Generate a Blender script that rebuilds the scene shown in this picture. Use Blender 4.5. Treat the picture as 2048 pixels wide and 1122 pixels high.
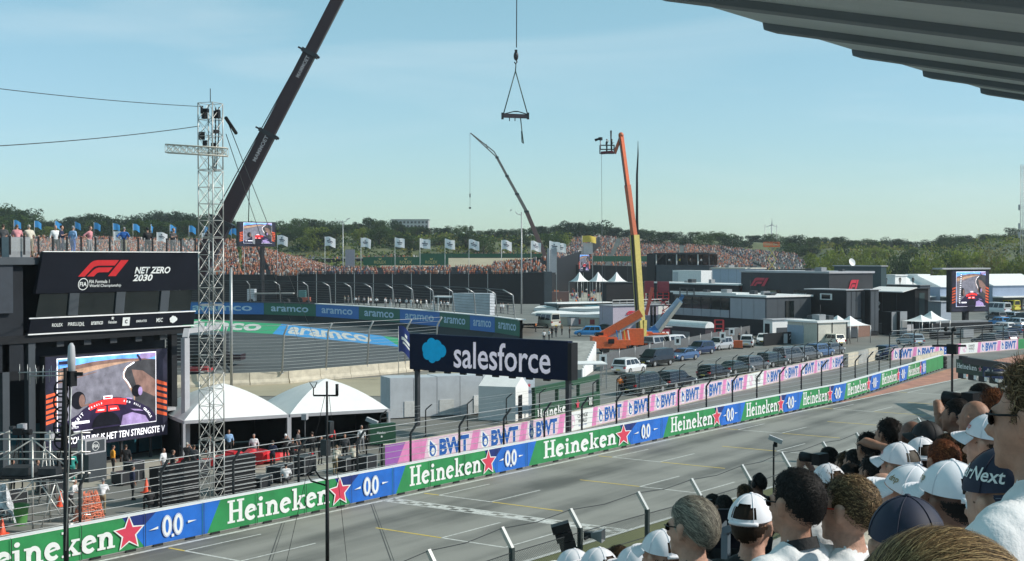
import bpy, bmesh, math, random
import numpy as np
from mathutils import Vector, Matrix, noise as mnoise
for o in list(bpy.data.objects): bpy.data.objects.remove(o)
SC = bpy.context.scene
COL = SC.collection
RND = random.Random(7)
R_ = math.radians
# ------------------------------------------------------------------ camera
FPX, VPX, HY, CH = 2600.0, 2800.0, 515.0, 12.4      # focal length in photo pixels, track vanishing point, horizon row, eye height
YAW = math.atan((VPX-1024)/FPX); PIT = math.atan((561-HY)/FPX)
CF = Vector((-math.sin(YAW)*math.cos(PIT), math.cos(YAW)*math.cos(PIT), -math.sin(PIT)))
CR = Vector((math.cos(YAW), math.sin(YAW), 0)); CU = CR.cross(CF)
CAMP = Vector((0, 0, CH))
cd = bpy.data.cameras.new('camera'); cam = bpy.data.objects.new('camera', cd); COL.objects.link(cam)
cd.sensor_width = 36; cd.lens = 36*FPX/2048; cd.clip_start = 0.05; cd.clip_end = 9000
cam.matrix_world = Matrix(((CR.x, CU.x, -CF.x, 0), (CR.y, CU.y, -CF.y, 0), (CR.z, CU.z, -CF.z, CH), (0, 0, 0, 1)))
SC.camera = cam
# ------------------------------------------------------------------ sky, sun, exposure
SUN_H = Vector((0.88, 0.47)).normalized(); SUN_EL = R_(37)
w = bpy.data.worlds.new('World'); SC.world = w; w.use_nodes = True
nt = w.node_tree; nt.nodes.clear()
sk = nt.nodes.new('ShaderNodeTexSky'); sk.sky_type = 'NISHITA'; sk.sun_disc = False
sk.sun_elevation = SUN_EL; sk.sun_rotation = math.atan2(SUN_H.x, SUN_H.y)
sk.air_density = 1.0; sk.dust_density = 0.3; sk.ozone_density = 1.6; sk.altitude = 0
bg = nt.nodes.new('ShaderNodeBackground'); bg.inputs['Strength'].default_value = 0.095
ow = nt.nodes.new('ShaderNodeOutputWorld')
# hazy maritime air: a gentle per-channel tone curve on the clear-sky colour
sp_ = nt.nodes.new('ShaderNodeSeparateColor'); cm_ = nt.nodes.new('ShaderNodeCombineColor'); nt.links.new(sk.outputs[0], sp_.inputs[0])
for i_, (g_, a_) in enumerate(((.70, 1.41), (.60, 2.21), (1.0, 1.18))):
    pn = nt.nodes.new('ShaderNodeMath'); pn.operation = 'POWER'; pn.inputs[1].default_value = g_; mn = nt.nodes.new('ShaderNodeMath'); mn.operation = 'MULTIPLY'; mn.inputs[1].default_value = a_
    nt.links.new(sp_.outputs[i_], pn.inputs[0]); nt.links.new(pn.outputs[0], mn.inputs[0]); nt.links.new(mn.outputs[0], cm_.inputs[i_])
tcw = nt.nodes.new('ShaderNodeTexCoord'); mpw = nt.nodes.new('ShaderNodeMapping'); mpw.inputs['Scale'].default_value = (1.1, 1.1, 7.0); nw_ = nt.nodes.new('ShaderNodeTexNoise'); nw_.inputs['Scale'].default_value = 2.3; nw_.inputs['Detail'].default_value = 7; nw_.inputs['Distortion'].default_value = .6
rw_ = nt.nodes.new('ShaderNodeValToRGB'); rw_.color_ramp.elements[0].position = .5; rw_.color_ramp.elements[1].position = .82; rw_.color_ramp.elements[0].color = (0, 0, 0, 1); rw_.color_ramp.elements[1].color = (.3, .3, .3, 1)
mxw = nt.nodes.new('ShaderNodeMix'); mxw.data_type = 'RGBA'; mxw.inputs[7].default_value = (7.6, 8.4, 8.6, 1)      # faint thin cirrus
nt.links.new(tcw.outputs['Generated'], mpw.inputs[0]); nt.links.new(mpw.outputs[0], nw_.inputs[0]); nt.links.new(nw_.outputs['Fac'], rw_.inputs[0]); nt.links.new(rw_.outputs[0], mxw.inputs[0]); nt.links.new(cm_.outputs[0], mxw.inputs[6]); nt.links.new(mxw.outputs[2], bg.inputs[0]); nt.links.new(bg.outputs[0], ow.inputs[0])
sl = bpy.data.lights.new('sun', 'SUN'); sl.energy = 3.6; sl.angle = R_(0.53); sl.color = (1.0, 0.94, 0.84)
so = bpy.data.objects.new('sun', sl); COL.objects.link(so); so.location = (0, 0, 60)
sd = Vector((SUN_H.x*math.cos(SUN_EL), SUN_H.y*math.cos(SUN_EL), math.sin(SUN_EL)))
so.rotation_euler = (-sd).to_track_quat('-Z', 'Y').to_euler()
SC.view_settings.view_transform = 'Standard'; SC.view_settings.look = 'None'
SC.view_settings.exposure = 0.3; SC.view_settings.gamma = 1.0; SC.view_settings.use_curve_mapping = False
SC.cycles.max_bounces = 6; SC.cycles.transparent_max_bounces = 12
# ------------------------------------------------------------------ where things stand
def ray(px, py): return CF + CR*((px-1024)/FPX) + CU*((561-py)/FPX)
def gp(px, py, z=0.0):                      # the point at height z seen at a photo position
    r = ray(px, py); return CAMP + r*((z-CH)/r.z)
def at(px, py, d): return CAMP + ray(px, py)*d       # the point at depth d
def dep(p): return (Vector(p)-CAMP).dot(CF)
def hz(px, py, p):                          # height at which photo row py crosses the vertical through p
    return at(px, py, dep(p)).z
def yawto(a, b): return math.atan2(b[1]-a[1], b[0]-a[0])
# ------------------------------------------------------------------ materials
MATS = {}
def mat(name, col, rough=0.6, metal=0.0, var=0.12, scale=3.0, bump=0.0, emit=0.0, spec=0.5, alpha=1.0, trans=0.0):
    if name in MATS: return MATS[name]
    m = bpy.data.materials.new(name); m.use_nodes = True; t = m.node_tree; p = t.nodes['Principled BSDF']
    c = (*col, 1) if len(col) == 3 else col
    p.inputs['Base Color'].default_value = c; p.inputs['Roughness'].default_value = rough
    p.inputs['Metallic'].default_value = metal; p.inputs['Specular IOR Level'].default_value = spec
    if trans: p.inputs['Transmission Weight'].default_value = trans
    if alpha < 1: p.inputs['Alpha'].default_value = alpha
    if var or bump:
        tc = t.nodes.new('ShaderNodeTexCoord'); n = t.nodes.new('ShaderNodeTexNoise')
        n.inputs['Scale'].default_value = scale; n.inputs['Detail'].default_value = 6; n.inputs['Roughness'].default_value = 0.62
        t.links.new(tc.outputs['Object'], n.inputs['Vector'])
        if var:
            r = t.nodes.new('ShaderNodeValToRGB'); e = r.color_ramp.elements
            e[0].position = 0.3; e[1].position = 0.72
            e[0].color = (*[x*(1-var) for x in c[:3]], 1); e[1].color = (*[min(1, x*(1+var)) for x in c[:3]], 1)
            t.links.new(n.outputs['Fac'], r.inputs['Fac']); t.links.new(r.outputs['Color'], p.inputs['Base Color'])
        if bump:
            b = t.nodes.new('ShaderNodeBump'); b.inputs['Strength'].default_value = bump; b.inputs['Distance'].default_value = 0.02
            t.links.new(n.outputs['Fac'], b.inputs['Height']); t.links.new(b.outputs['Normal'], p.inputs['Normal'])
    if emit:
        if var: t.links.new(r.outputs['Color'], p.inputs['Emission Color'])
        p.inputs['Emission Color'].default_value = c; p.inputs['Emission Strength'].default_value = emit
    MATS[name] = m; return m
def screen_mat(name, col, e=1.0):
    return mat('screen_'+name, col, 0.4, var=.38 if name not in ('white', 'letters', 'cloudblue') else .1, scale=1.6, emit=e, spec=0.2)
# common ones
BLACK = mat('black_paint', (0.008, 0.0088, 0.0105), 0.55, var=0.25, scale=1.5, spec=0.3)
NAVYBLK = mat('navy_black_panel', (0.0045, 0.006, 0.012), 0.5, var=0.2, scale=0.8, spec=0.22)
DARKSTEEL = mat('dark_steel', (0.045, 0.05, 0.055), 0.5, 0.4, var=0.25)
STEEL = mat('galvanised_steel', (0.42, 0.43, 0.43), 0.42, 0.55, var=0.2, scale=6)
ALU = mat('aluminium_truss', (0.5, 0.49, 0.46), 0.38, 0.45, var=0.15, scale=8)
WHITE = mat('white_paint', (0.78, 0.78, 0.77), 0.5, var=0.06, scale=2)
OFFWHITE = mat('offwhite_print', (0.7, 0.7, 0.7), 0.6, var=0.04)
CANVAS = mat('white_canvas', (0.80, 0.80, 0.79), 0.7, var=0.05, scale=1.2)
GREY = mat('grey_paint', (0.25, 0.26, 0.27), 0.5, var=0.12)
LGREY = mat('light_grey_panel', (0.42, 0.42, 0.44), 0.5, var=0.1, scale=0.7)
MGREY = mat('slate_grey_panel', (0.05, 0.06, 0.07), 0.5, var=0.15, scale=0.7)
CONC = mat('barrier_concrete', (0.52, 0.47, 0.37), 0.85, var=0.2, scale=1.3, bump=0.3)
CONCG = mat('grey_concrete', (0.33, 0.33, 0.31), 0.85, var=0.22, scale=1.1, bump=0.3)
GLASS = mat('dark_glass', (0.008, 0.013, 0.014), 0.08, var=0, spec=0.5)
BGLASS = mat('teal_glass', (0.03, 0.12, 0.16), 0.08, var=0.3, scale=0.4, spec=0.8)
RUBBER = mat('tyre_rubber', (0.018, 0.018, 0.018), 0.8)
RED = mat('red_paint', (0.55, 0.02, 0.025), 0.35)
ORANGE = mat('orange_lift_paint', (0.72, 0.14, 0.04), 0.45, var=0.15)
YELLOW = mat('yellow_line_paint', (0.62, 0.46, 0.09), 0.7, var=0.25, scale=4)
LINEW = mat('white_line_paint', (0.56, 0.56, 0.53), 0.7, var=0.35, scale=5)
BLUE = mat('blue_paint', (0.03, 0.2, 0.5), 0.4)
# ------------------------------------------------------------------ mesh building
class MB:
    def __init__(s): s.v = []; s.f = []; s.m = []; s.sm = []
    def add(s, vs, fs, mi=0, smooth=False):
        o = len(s.v); s.v += [tuple(v) for v in vs]
        for f in fs: s.f.append(tuple(i+o for i in f)); s.m.append(mi); s.sm.append(smooth)
    def box(s, c, d, mi=0, rz=0.0):
        x, y, z = d[0]/2, d[1]/2, d[2]/2; ca, sa = math.cos(rz), math.sin(rz); vs = []
        for dx, dy, dz in ((-x,-y,-z),(x,-y,-z),(x,y,-z),(-x,y,-z),(-x,-y,z),(x,-y,z),(x,y,z),(-x,y,z)):
            vs.append((c[0]+dx*ca-dy*sa, c[1]+dx*sa+dy*ca, c[2]+dz))
        s.add(vs, ((0,3,2,1),(4,5,6,7),(0,1,5,4),(1,2,6,5),(2,3,7,6),(3,0,4,7)), mi)
    def b2(s, lo, hi, mi=0): s.box([(a+b)/2 for a, b in zip(lo, hi)], [b-a for a, b in zip(lo, hi)], mi)
    def bar(s, a, b, w, h=None, mi=0, up=(0,0,1)):
        a, b = Vector(a), Vector(b); h = h or w; d = (b-a)
        if d.length < 1e-6: return
        d.normalize(); u = Vector(up)
        if abs(d.dot(u)) > 0.98: u = Vector((1,0,0))
        sx = d.cross(u).normalized()*(w/2); sy = sx.cross(d).normalized()*(h/2)
        vs = [a-sx-sy, a+sx-sy, a+sx+sy, a-sx+sy, b-sx-sy, b+sx-sy, b+sx+sy, b-sx+sy]
        s.add(vs, ((0,1,2,3),(7,6,5,4),(0,4,5,1),(1,5,6,2),(2,6,7,3),(3,7,4,0)), mi)
    def tube(s, pts, r, n=6, mi=0, cap=True, smooth=True):
        pts = [Vector(p) for p in pts]; rs = r if isinstance(r, (list, tuple)) else [r]*len(pts)
        rings = []; ref = None
        for i, p in enumerate(pts):
            d = (pts[min(i+1, len(pts)-1)]-pts[max(i-1, 0)])
            d = d.normalized() if d.length > 1e-9 else Vector((0,0,1))
            if ref is None: ref = Vector((0,0,1)) if abs(d.z) < 0.9 else Vector((1,0,0))
            x = d.cross(ref).normalized(); y = x.cross(d); 
            rings.append([p+x*(rs[i]*math.cos(2*math.pi*k/n))+y*(rs[i]*math.sin(2*math.pi*k/n)) for k in range(n)])
        vs = [v for rg in rings for v in rg]; fs = []
        for i in range(len(pts)-1):
            for k in range(n): fs.append((i*n+k, i*n+(k+1) % n, (i+1)*n+(k+1) % n, (i+1)*n+k))
        s.add(vs, fs, mi, smooth)
        if cap:
            o = len(s.v)-len(vs); L = len(pts)
            s.f.append(tuple(o+k for k in reversed(range(n)))); s.m.append(mi); s.sm.append(False)
            s.f.append(tuple(o+(L-1)*n+k for k in range(n))); s.m.append(mi); s.sm.append(False)
    def poly(s, pts, mi=0): s.add(pts, (tuple(range(len(pts))),), mi)
    def prism(s, pts, off, mi=0):           # a polygon pushed along a vector
        off = Vector(off); n = len(pts); a = [Vector(p) for p in pts]; b = [p+off for p in a]
        fs = [tuple(reversed(range(n))), tuple(range(n, 2*n))]+[(i, (i+1) % n, n+(i+1) % n, n+i) for i in range(n)]
        s.add(a+b, fs, mi)
    def lathe(s, prof, c=(0,0,0), n=16, mi=0, smooth=True):
        vs = []; fs = []
        for r, z in prof:
            for k in range(n): a = 2*math.pi*k/n; vs.append((c[0]+r*math.cos(a), c[1]+r*math.sin(a), c[2]+z))
        for i in range(len(prof)-1):
            for k in range(n): fs.append((i*n+k, i*n+(k+1) % n, (i+1)*n+(k+1) % n, (i+1)*n+k))
        s.add(vs, fs, mi, smooth)
    def grid(s, fn, nu, nv, mi=0, smooth=True):
        vs = [fn(i/nu, j/nv) for j in range(nv+1) for i in range(nu+1)]; fs = []
        for j in range(nv):
            for i in range(nu): a = j*(nu+1)+i; fs.append((a, a+1, a+nu+2, a+nu+1))
        s.add(vs, fs, mi, smooth)
    def ball(s, c, r, n=8, mi=0):
        rx, ry, rz = r if isinstance(r, (tuple, list)) else (r, r, r); vs = []; fs = []; m = n//2+1
        for j in range(m+1):
            t = math.pi*j/m
            for k in range(n): a = 2*math.pi*k/n; vs.append((c[0]+rx*math.sin(t)*math.cos(a), c[1]+ry*math.sin(t)*math.sin(a), c[2]-rz*math.cos(t)))
        for j in range(m):
            for k in range(n): fs.append((j*n+k, j*n+(k+1) % n, (j+1)*n+(k+1) % n, (j+1)*n+k))
        s.add(vs, fs, mi, True)
    def mesh(s, name, mats):
        me = bpy.data.meshes.new(name); me.from_pydata(s.v, [], s.f)
        for m in (mats if isinstance(mats, (list, tuple)) else [mats]): me.materials.append(m)
        me.polygons.foreach_set('material_index', s.m); me.polygons.foreach_set('use_smooth', s.sm); me.update()
        return me
    def build(s, name, mats, parent=None, loc=None, rz=0.0):
        return mkobj(name, s.mesh(name, mats), parent, loc, rz)
def mkobj(name, me, parent=None, loc=None, rz=0.0):
    o = bpy.data.objects.new(name, me); COL.objects.link(o)
    if parent is not None: o.parent = parent
    if loc is not None: o.location = loc
    if rz: o.rotation_euler = (0, 0, rz)
    return o
def tag(o, label=None, cat=None, group=None, kind=None):
    if label: o['label'] = label
    if cat: o['category'] = cat
    if group: o['group'] = group
    if kind: o['kind'] = kind
    return o
def thing(name, label, cat, loc=(0,0,0), rz=0.0, group=None):
    o = mkobj(name, None, None, loc, rz); o.empty_display_size = 0.2
    return tag(o, label, cat, group)
def struct(name, mb, mats): return tag(mb.build(name, mats), kind='structure')
def copy_tree(o, parent=None):
    c = o.copy(); COL.objects.link(c)
    if parent is not None: c.parent = parent
    for ch in list(o.children): copy_tree(ch, c)
    return c
def setmat(o, i, m):
    sl_ = o.material_slots[i]; sl_.link = 'OBJECT'; sl_.material = m
# ------------------------------------------------------------------ lettering
_TX = {}
def text_data(txt, bold=0.0, shear=0.0, space=1.0):
    k = (txt, bold, shear, space)
    if k not in _TX:
        cu = bpy.data.curves.new('lettering', 'FONT'); cu.body = txt; cu.offset = bold; cu.shear = shear; cu.space_character = space
        cu.resolution_u = 3; ob = bpy.data.objects.new('lettering', cu); COL.objects.link(ob)
        dg = bpy.context.evaluated_depsgraph_get(); me = bpy.data.meshes.new_from_object(ob.evaluated_get(dg))
        vs = [(v.co.x, v.co.y) for v in me.vertices]; fs = [tuple(p.vertices) for p in me.polygons]
        bpy.data.objects.remove(ob); bpy.data.curves.remove(cu); bpy.data.meshes.remove(me)
        xs = [v[0] for v in vs] or [0]; ys = [v[1] for v in vs] or [0]
        _TX[k] = (vs, fs, min(xs), max(xs), min(ys), max(ys))
    return _TX[k]
def put_text(mb, txt, o, ux, uy, h, w=None, bold=0.0, shear=0.0, mi=0, lift=0.006, align='c', space=1.0, frame=None):
    """flat lettering centred on o, in the plane of ux, uy; cap box h tall (and w wide)"""
    vs, fs, x0, x1, y0, y1 = text_data(txt, bold, shear, space)
    fx0, fx1, fy0, fy1 = frame or (x0, x1, y0, y1)
    ux, uy, o = Vector(ux).normalized(), Vector(uy).normalized(), Vector(o); nz = ux.cross(uy).normalized()
    sy = h/(fy1-fy0); sx = (w/(fx1-fx0)) if w else sy; cx = (fx0+fx1)/2; cy = (fy0+fy1)/2
    if align == 'l': cx = fx0
    mb.add([o+ux*((x-cx)*sx)+uy*((y-cy)*sy)+nz*lift for x, y in vs], fs, mi)
    return (fx0, fx1, fy0, fy1)
def stroke2d(path, wd):                      # a polyline with width, mitred -> list of quads (as one strip)
    n = len(path); L = []; Rr = []
    for i in range(n):
        a = path[max(0, i-1)]; b = path[min(n-1, i+1)]; dx, dy = b[0]-a[0], b[1]-a[1]; q = math.hypot(dx, dy) or 1
        w_ = wd[i] if isinstance(wd, (list, tuple)) else wd
        nx, ny = -dy/q*w_/2, dx/q*w_/2
        L.append((path[i][0]+nx, path[i][1]+ny)); Rr.append((path[i][0]-nx, path[i][1]-ny))
    return L, Rr
class Flat:
    """flat print: layers of polygons in the plane (o, ux, uy), each a few millimetres above the last"""
    def __init__(s, mb, o, ux, uy, lift=0.006, step=0.0025):
        s.mb, s.o = mb, Vector(o); s.ux, s.uy = Vector(ux).normalized(), Vector(uy).normalized()
        s.n = s.ux.cross(s.uy).normalized(); s.l = lift; s.step = step
    def P(s, x, y): return s.o+s.ux*x+s.uy*y+s.n*s.l
    def up(s): s.l += s.step
    def poly(s, pts, mi=0): s.mb.add([s.P(*p) for p in pts], (tuple(range(len(pts))),), mi); s.up()
    def rect(s, x0, y0, x1, y1, mi=0): s.poly([(x0,y0),(x1,y0),(x1,y1),(x0,y1)], mi)
    def disc(s, x, y, r, mi=0, n=14, ry=None): s.poly([(x+r*math.cos(2*math.pi*k/n), y+(ry or r)*math.sin(2*math.pi*k/n)) for k in range(n)], mi)
    def stroke(s, path, wd, mi=0):
        L, Rr = stroke2d(path, wd); n = len(path); vs = [s.P(*p) for p in Rr]+[s.P(*p) for p in L]
        s.mb.add(vs, [(i, i+1, n+i+1, n+i) for i in range(n-1)], mi); s.up()
    def text(s, txt, x, y, h, w=None, bold=0.0, shear=0.0, mi=0, align='c', space=1.0, frame=None):
        r = put_text(s.mb, txt, s.o+s.ux*x+s.uy*y, s.ux, s.uy, h, w, bold, shear, mi, s.l, align, space, frame); s.up(); return r
def arc(cx, cy, rx, ry, a0, a1, n=14): return [(cx+rx*math.cos(R_(a0+(a1-a0)*i/n)), cy+ry*math.sin(R_(a0+(a1-a0)*i/n))) for i in range(n+1)]
# ================================================================== ground
def sheet(name, pts, z, m, sub=0):
    mb = MB(); mb.poly([(p[0], p[1], z) for p in pts]); return struct(name, mb, m)
def asphalt_mat(name, c0, c1, streak=None):
    m = bpy.data.materials.new(name); m.use_nodes = True; t = m.node_tree; p = t.nodes['Principled BSDF']
    p.inputs['Roughness'].default_value = 0.72; p.inputs['Specular IOR Level'].default_value = 0.45
    tc = t.nodes.new('ShaderNodeTexCoord')
    mp = t.nodes.new('ShaderNodeMapping'); mp.inputs['Scale'].default_value = (0.5, 0.03, 1) if streak else (0.12, 0.12, 0.12)
    mp.inputs['Rotation'].default_value = (0, 0, R_(3.6) if streak else 0)
    n1 = t.nodes.new('ShaderNodeTexNoise'); n1.inputs['Scale'].default_value = 1.0; n1.inputs['Detail'].default_value = 5
    n2 = t.nodes.new('ShaderNodeTexNoise'); n2.inputs['Scale'].default_value = 40; n2.inputs['Detail'].default_value = 3
    n3 = t.nodes.new('ShaderNodeTexNoise'); n3.inputs['Scale'].default_value = 0.25; n3.inputs['Detail'].default_value = 4
    t.links.new(tc.outputs['Object'], mp.inputs[0]); t.links.new(mp.outputs[0], n1.inputs[0])
    t.links.new(tc.outputs['Object'], n2.inputs[0]); t.links.new(tc.outputs['Object'], n3.inputs[0])
    a = t.nodes.new('ShaderNodeMath'); a.operation = 'MULTIPLY_ADD'; a.inputs[1].default_value = 0.6
    b = t.nodes.new('ShaderNodeMath'); b.operation = 'MULTIPLY_ADD'; b.inputs[1].default_value = 0.25
    c = t.nodes.new('ShaderNodeMath'); c.operation = 'MULTIPLY'; c.inputs[1].default_value = 0.25
    t.links.new(n3.outputs['Fac'], c.inputs[0]); t.links.new(n2.outputs['Fac'], b.inputs[0]); t.links.new(c.outputs[0], b.inputs[2])
    t.links.new(n1.outputs['Fac'], a.inputs[0]); t.links.new(b.outputs[0], a.inputs[2])
    r = t.nodes.new('ShaderNodeValToRGB'); e = r.color_ramp.elements
    e[0].position = 0.38 if not streak else .43; e[0].color = (*c0, 1); e[1].position = 0.68 if not streak else .6; e[1].color = (*c1, 1)
    t.links.new(a.outputs[0], r.inputs[0]); t.links.new(r.outputs[0], p.inputs['Base Color'])
    bm = t.nodes.new('ShaderNodeBump'); bm.inputs['Strength'].default_value = 0.25; bm.inputs['Distance'].default_value = 0.01
    t.links.new(n2.outputs['Fac'], bm.inputs['Height']); t.links.new(bm.outputs[0], p.inputs['Normal'])
    MATS[name] = m; return m
TRACKM = asphalt_mat('track_asphalt', (0.102, 0.1, 0.09), (0.27, 0.262, 0.235), True)
PITM = asphalt_mat('pit_asphalt', (0.13, 0.13, 0.12), (0.21, 0.208, 0.19))
RUNM = asphalt_mat('runoff_asphalt', (0.055, 0.058, 0.058), (0.095, 0.098, 0.096))
PADM = asphalt_mat('paddock_ground', (0.12, 0.12, 0.11), (0.21, 0.205, 0.185))
SANDM = asphalt_mat('sand_ground', (0.3, 0.26, 0.18), (0.42, 0.37, 0.26))
GRASSM = asphalt_mat('verge_grass_ground', (0.10, 0.115, 0.04), (0.19, 0.18, 0.075))
CPAVE = asphalt_mat('concrete_paving', (0.28, 0.265, 0.22), (0.42, 0.395, 0.33))
REDM = mat('red_runoff_paint', (0.42, 0.2, 0.14), 0.75, var=0.3, scale=0.6)
mb = MB(); N = 64
mb.add([(1800*math.cos(2*math.pi*k/N), 1800*math.sin(2*math.pi*k/N), -0.03) for k in range(N)], (tuple(range(N)),))
struct('ground', mb, PADM)
# the pit wall runs along this line (bottom of its track face), the track edge opposite along EDGE
YB = 113.0
def wallX(y): return -44.0+0.0605*(y-37) if y < YB else -44.0+0.0605*(YB-37)-0.062*(y-YB)
def edgeX(y): return -28.75+0.066*(y-51.3)
def lineX(y): return wallX(y)+0.45 if y < 100 else wallX(100)+0.45+0.075*(y-100)
Y0, Y1 = -60, 420
ys = [Y0, 0, 37, 100, 112, 200, 300, Y1]
mb = MB()
for a, b in zip(ys, ys[1:]): mb.poly([(lineX(a)-1.4 if a < 100 else lineX(a)-.2, a, 0), (edgeX(a), a, 0), (edgeX(b), b, 0), (lineX(b)-1.4 if b < 100 else lineX(b)-.2, b, 0)])
struct('track', mb, TRACKM)
sheet('pit_lane', [(-64, -40), (wallX(-40)-.5, -40), (wallX(100)-.5, 100), (wallX(146)-.5, 146), (-36, 230), (-50, 215), (-52.6, 146), (-50.2, 102), (-49, 58), (-56, 52), (-60, 40), (-64, 20)], -0.004, PITM)
sheet('red_runoff', [(wallX(108)+.02, 108), (lineX(108)-.2, 108), (lineX(230)-.2, 230), (-36.2, 230), (wallX(146), 146), (wallX(112), 112)], -0.008, REDM)
sheet('podium_paving', [(-64.4, 30), (-46, 30), (-46, 51), (-52, 58), (-57, 60), (-64.4, 60)], -0.008, CPAVE)
sheet('verge', [(edgeX(-60), -60), (-10, -60), (-10, 420), (edgeX(420), 420)], -0.012, GRASSM)
# painted markings
mb = MB(); Zm = 0.005
def mk(x0, y0, x1, y1, wd, mi, z=Zm):
    d = Vector((x1-x0, y1-y0)); n = Vector((-d.y, d.x)).normalized()*wd/2
    mb.poly([(x0-n.x, y0-n.y, z), (x1-n.x, y1-n.y, z), (x1+n.x, y1+n.y, z), (x0+n.x, y0+n.y, z)], mi)
for a, b in zip(ys, ys[1:]):
    mk(lineX(a), a, lineX(b), b, 0.22, 0); mk(edgeX(a)-.12, a, edgeX(b)-.12, b, 0.24, 0)
GR = [37.4+8.15*k for k in range(-4, 22)]
for k, y in enumerate(GR):
    o = (y-50)*0.062
    if k % 2 == 0:
        mk(-42.5+o, y, -41.3+o, y, .14, 1, .0054); mk(-41.5+o, y, -38.2+o, y, .14, 0, .006); mk(-38.1+o, y, -33.9+o, y, .14, 1, .0054)
        for x in (-41.5, -38.2): mk(x+o, y, x+o+.24, y+4.2, .11, 0, .0066)
    else:
        mk(-38.4+o, y, -33.9+o, y, .14, 1, .0054); mk(-34.6+o, y, -31.2+o, y, .14, 0, .006)
        for x in (-34.6, -31.2): mk(x+o, y, x+o+.24, y+4.2, .11, 0, .0066)
y = 50.9; x0, x1 = lineX(y)+.05, edgeX(y)-.2; n = 30
for r in range(2):
    for k in range(n):
        if (k+r) % 2 == 0 or RND.random() < .12: mb.poly([(x0+(x1-x0)*k/n, y+r*.32, Zm), (x0+(x1-x0)*(k+1)/n, y+r*.32, Zm), (x0+(x1-x0)*(k+1)/n, y+(r+1)*.32, Zm), (x0+(x1-x0)*k/n, y+(r+1)*.32, Zm)], 0)
mk(x0, y-.08, x1, y-.08, .12, 0); mk(x0, y+.74, x1, y+.74, .16, 0)
struct('track_markings', mb, [LINEW, YELLOW])
mb = MB()       # overhead cable shadows painted as dark line pairs on the track
for (a, b) in (((740, 1004), (782, 1121)), ((565, 1042), (538, 1121))):
    p, q = gp(*a), gp(*b); mk(p.x, p.y, q.x, q.y, .05, 0, .004); mk(p.x+.16, p.y, q.x+.16, q.y, .03, 0, .004)
struct('cable_shadows', mb, mat('dark_grey', (0.075, 0.075, 0.072), .8))
# ================================================================== pit wall (green boards)
HG = mat('banner_green', (0.022, 0.235, 0.07), .45, var=.17, scale=1.1, bump=.2); HB = mat('banner_blue', (0.01, 0.13, 0.52), .45, var=.17, scale=1.1, bump=.2)
HN = mat('banner_navy', (0.008, 0.025, 0.16), .45, var=.05); HT = mat('banner_teal', (0.02, 0.2, 0.3), .45, var=.05)
HW = mat('banner_white', (0.74, 0.76, 0.74), .5, var=.03); HR = mat('banner_red', (0.6, 0.045, 0.09), .45, var=.05)
JOINT = mat('joint_black', (0.01, 0.012, 0.012), .8, var=0)
PINK = mat('banner_pink', (0.66, 0.22, 0.44), .5, var=.17, scale=1.1, bump=.2); PURP = mat('banner_purple', (0.3, 0.1, 0.38), .5, var=.06)
PPALE = mat('banner_pale_pink', (0.7, 0.5, 0.6), .5, var=.05); BWB = mat('banner_letter_blue', (0.01, 0.09, 0.36), .5, var=.05)
AGR = mat('banner_dark_green', (0.008, 0.13, 0.075), .5, var=.06); ABL = mat('banner_mid_blue', (0.02, 0.16, 0.5), .5, var=.06)
def slab_word(F, x0, y0, hgt, wid, mi):
    """the slab-serif word on the green boards, drawn as strokes"""
    u = wid/6.05; H_ = hgt; xh = H_*.64; sw = u*.2; ser = H_*.09
    def st(x, ya, yb): F.rect(x, ya, x+sw, yb, mi)
    def se(xa, xb, y): F.rect(xa, y, xb, y+ser, mi)
    x = x0
    st(x+.09*u, y0, y0+H_); st(x+.62*u, y0, y0+H_); F.rect(x+.2*u, y0+.45*H_, x+.7*u, y0+.56*H_, mi)
    for xa in (-.02, .51):
        se(x+xa*u, x+(xa+.42)*u, y0); se(x+xa*u, x+(xa+.42)*u, y0+H_-ser)
    x += 1.0*u
    def e(x):
        F.stroke(arc(x+.33*u, y0+xh/2, .26*u, xh*.42, 8, 318, 18), [sw*(.75+.35*math.sin(math.pi*i/18)) for i in range(19)], mi)
        F.poly([(x+.12*u, y0+xh*.44), (x+.6*u, y0+xh*.6), (x+.62*u, y0+xh*.74), (x+.12*u, y0+xh*.58)], mi)
    def i_(x):
        st(x+.1*u, y0, y0+xh); se(x, x+.4*u, y0); F.rect(x, y0+xh-ser, x+.15*u, y0+xh, mi); F.disc(x+.2*u, y0+xh+.2*H_, sw*.62, mi, 12, H_*.1)
    def n_(x):
        st(x+.1*u, y0, y0+xh); st(x+.52*u, y0, y0+xh*.7); se(x, x+.38*u, y0); se(x+.44*u, x+.82*u, y0); F.rect(x, y0+xh-ser, x+.15*u, y0+xh, mi)
        F.stroke(arc(x+.42*u, y0+xh*.58, .2*u, xh*.34, 0, 180, 10), sw*.95, mi)
    def k_(x):
        st(x+.1*u, y0, y0+H_); se(x, x+.38*u, y0); F.rect(x, y0+H_-ser, x+.15*u, y0+H_, mi); se(x+.46*u, x+.86*u, y0); se(x+.42*u, x+.8*u, y0+xh-ser)
        F.poly([(x+.28*u, y0+xh*.4), (x+.55*u, y0+xh), (x+.74*u, y0+xh), (x+.34*u, y0+xh*.34)], mi)
        F.poly([(x+.34*u, y0+xh*.5), (x+.58*u, y0), (x+.82*u, y0), (x+.48*u, y0+xh*.6)], mi)
    for g, adv in ((e, .7), (i_, .48), (n_, .9), (e, .72), (k_, .9), (e, .7), (n_, .9)): g(x); x += adv*u
def star(F, x, y, r, mi, ry=None, k=.42, rot=0):
    F.poly([(x+(r if i % 2 == 0 else r*k)*math.sin(R_(36*i+rot)), y+(ry or r)*(1 if i % 2 == 0 else k)*math.cos(R_(36*i+rot))) for i in range(10)], mi)
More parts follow.
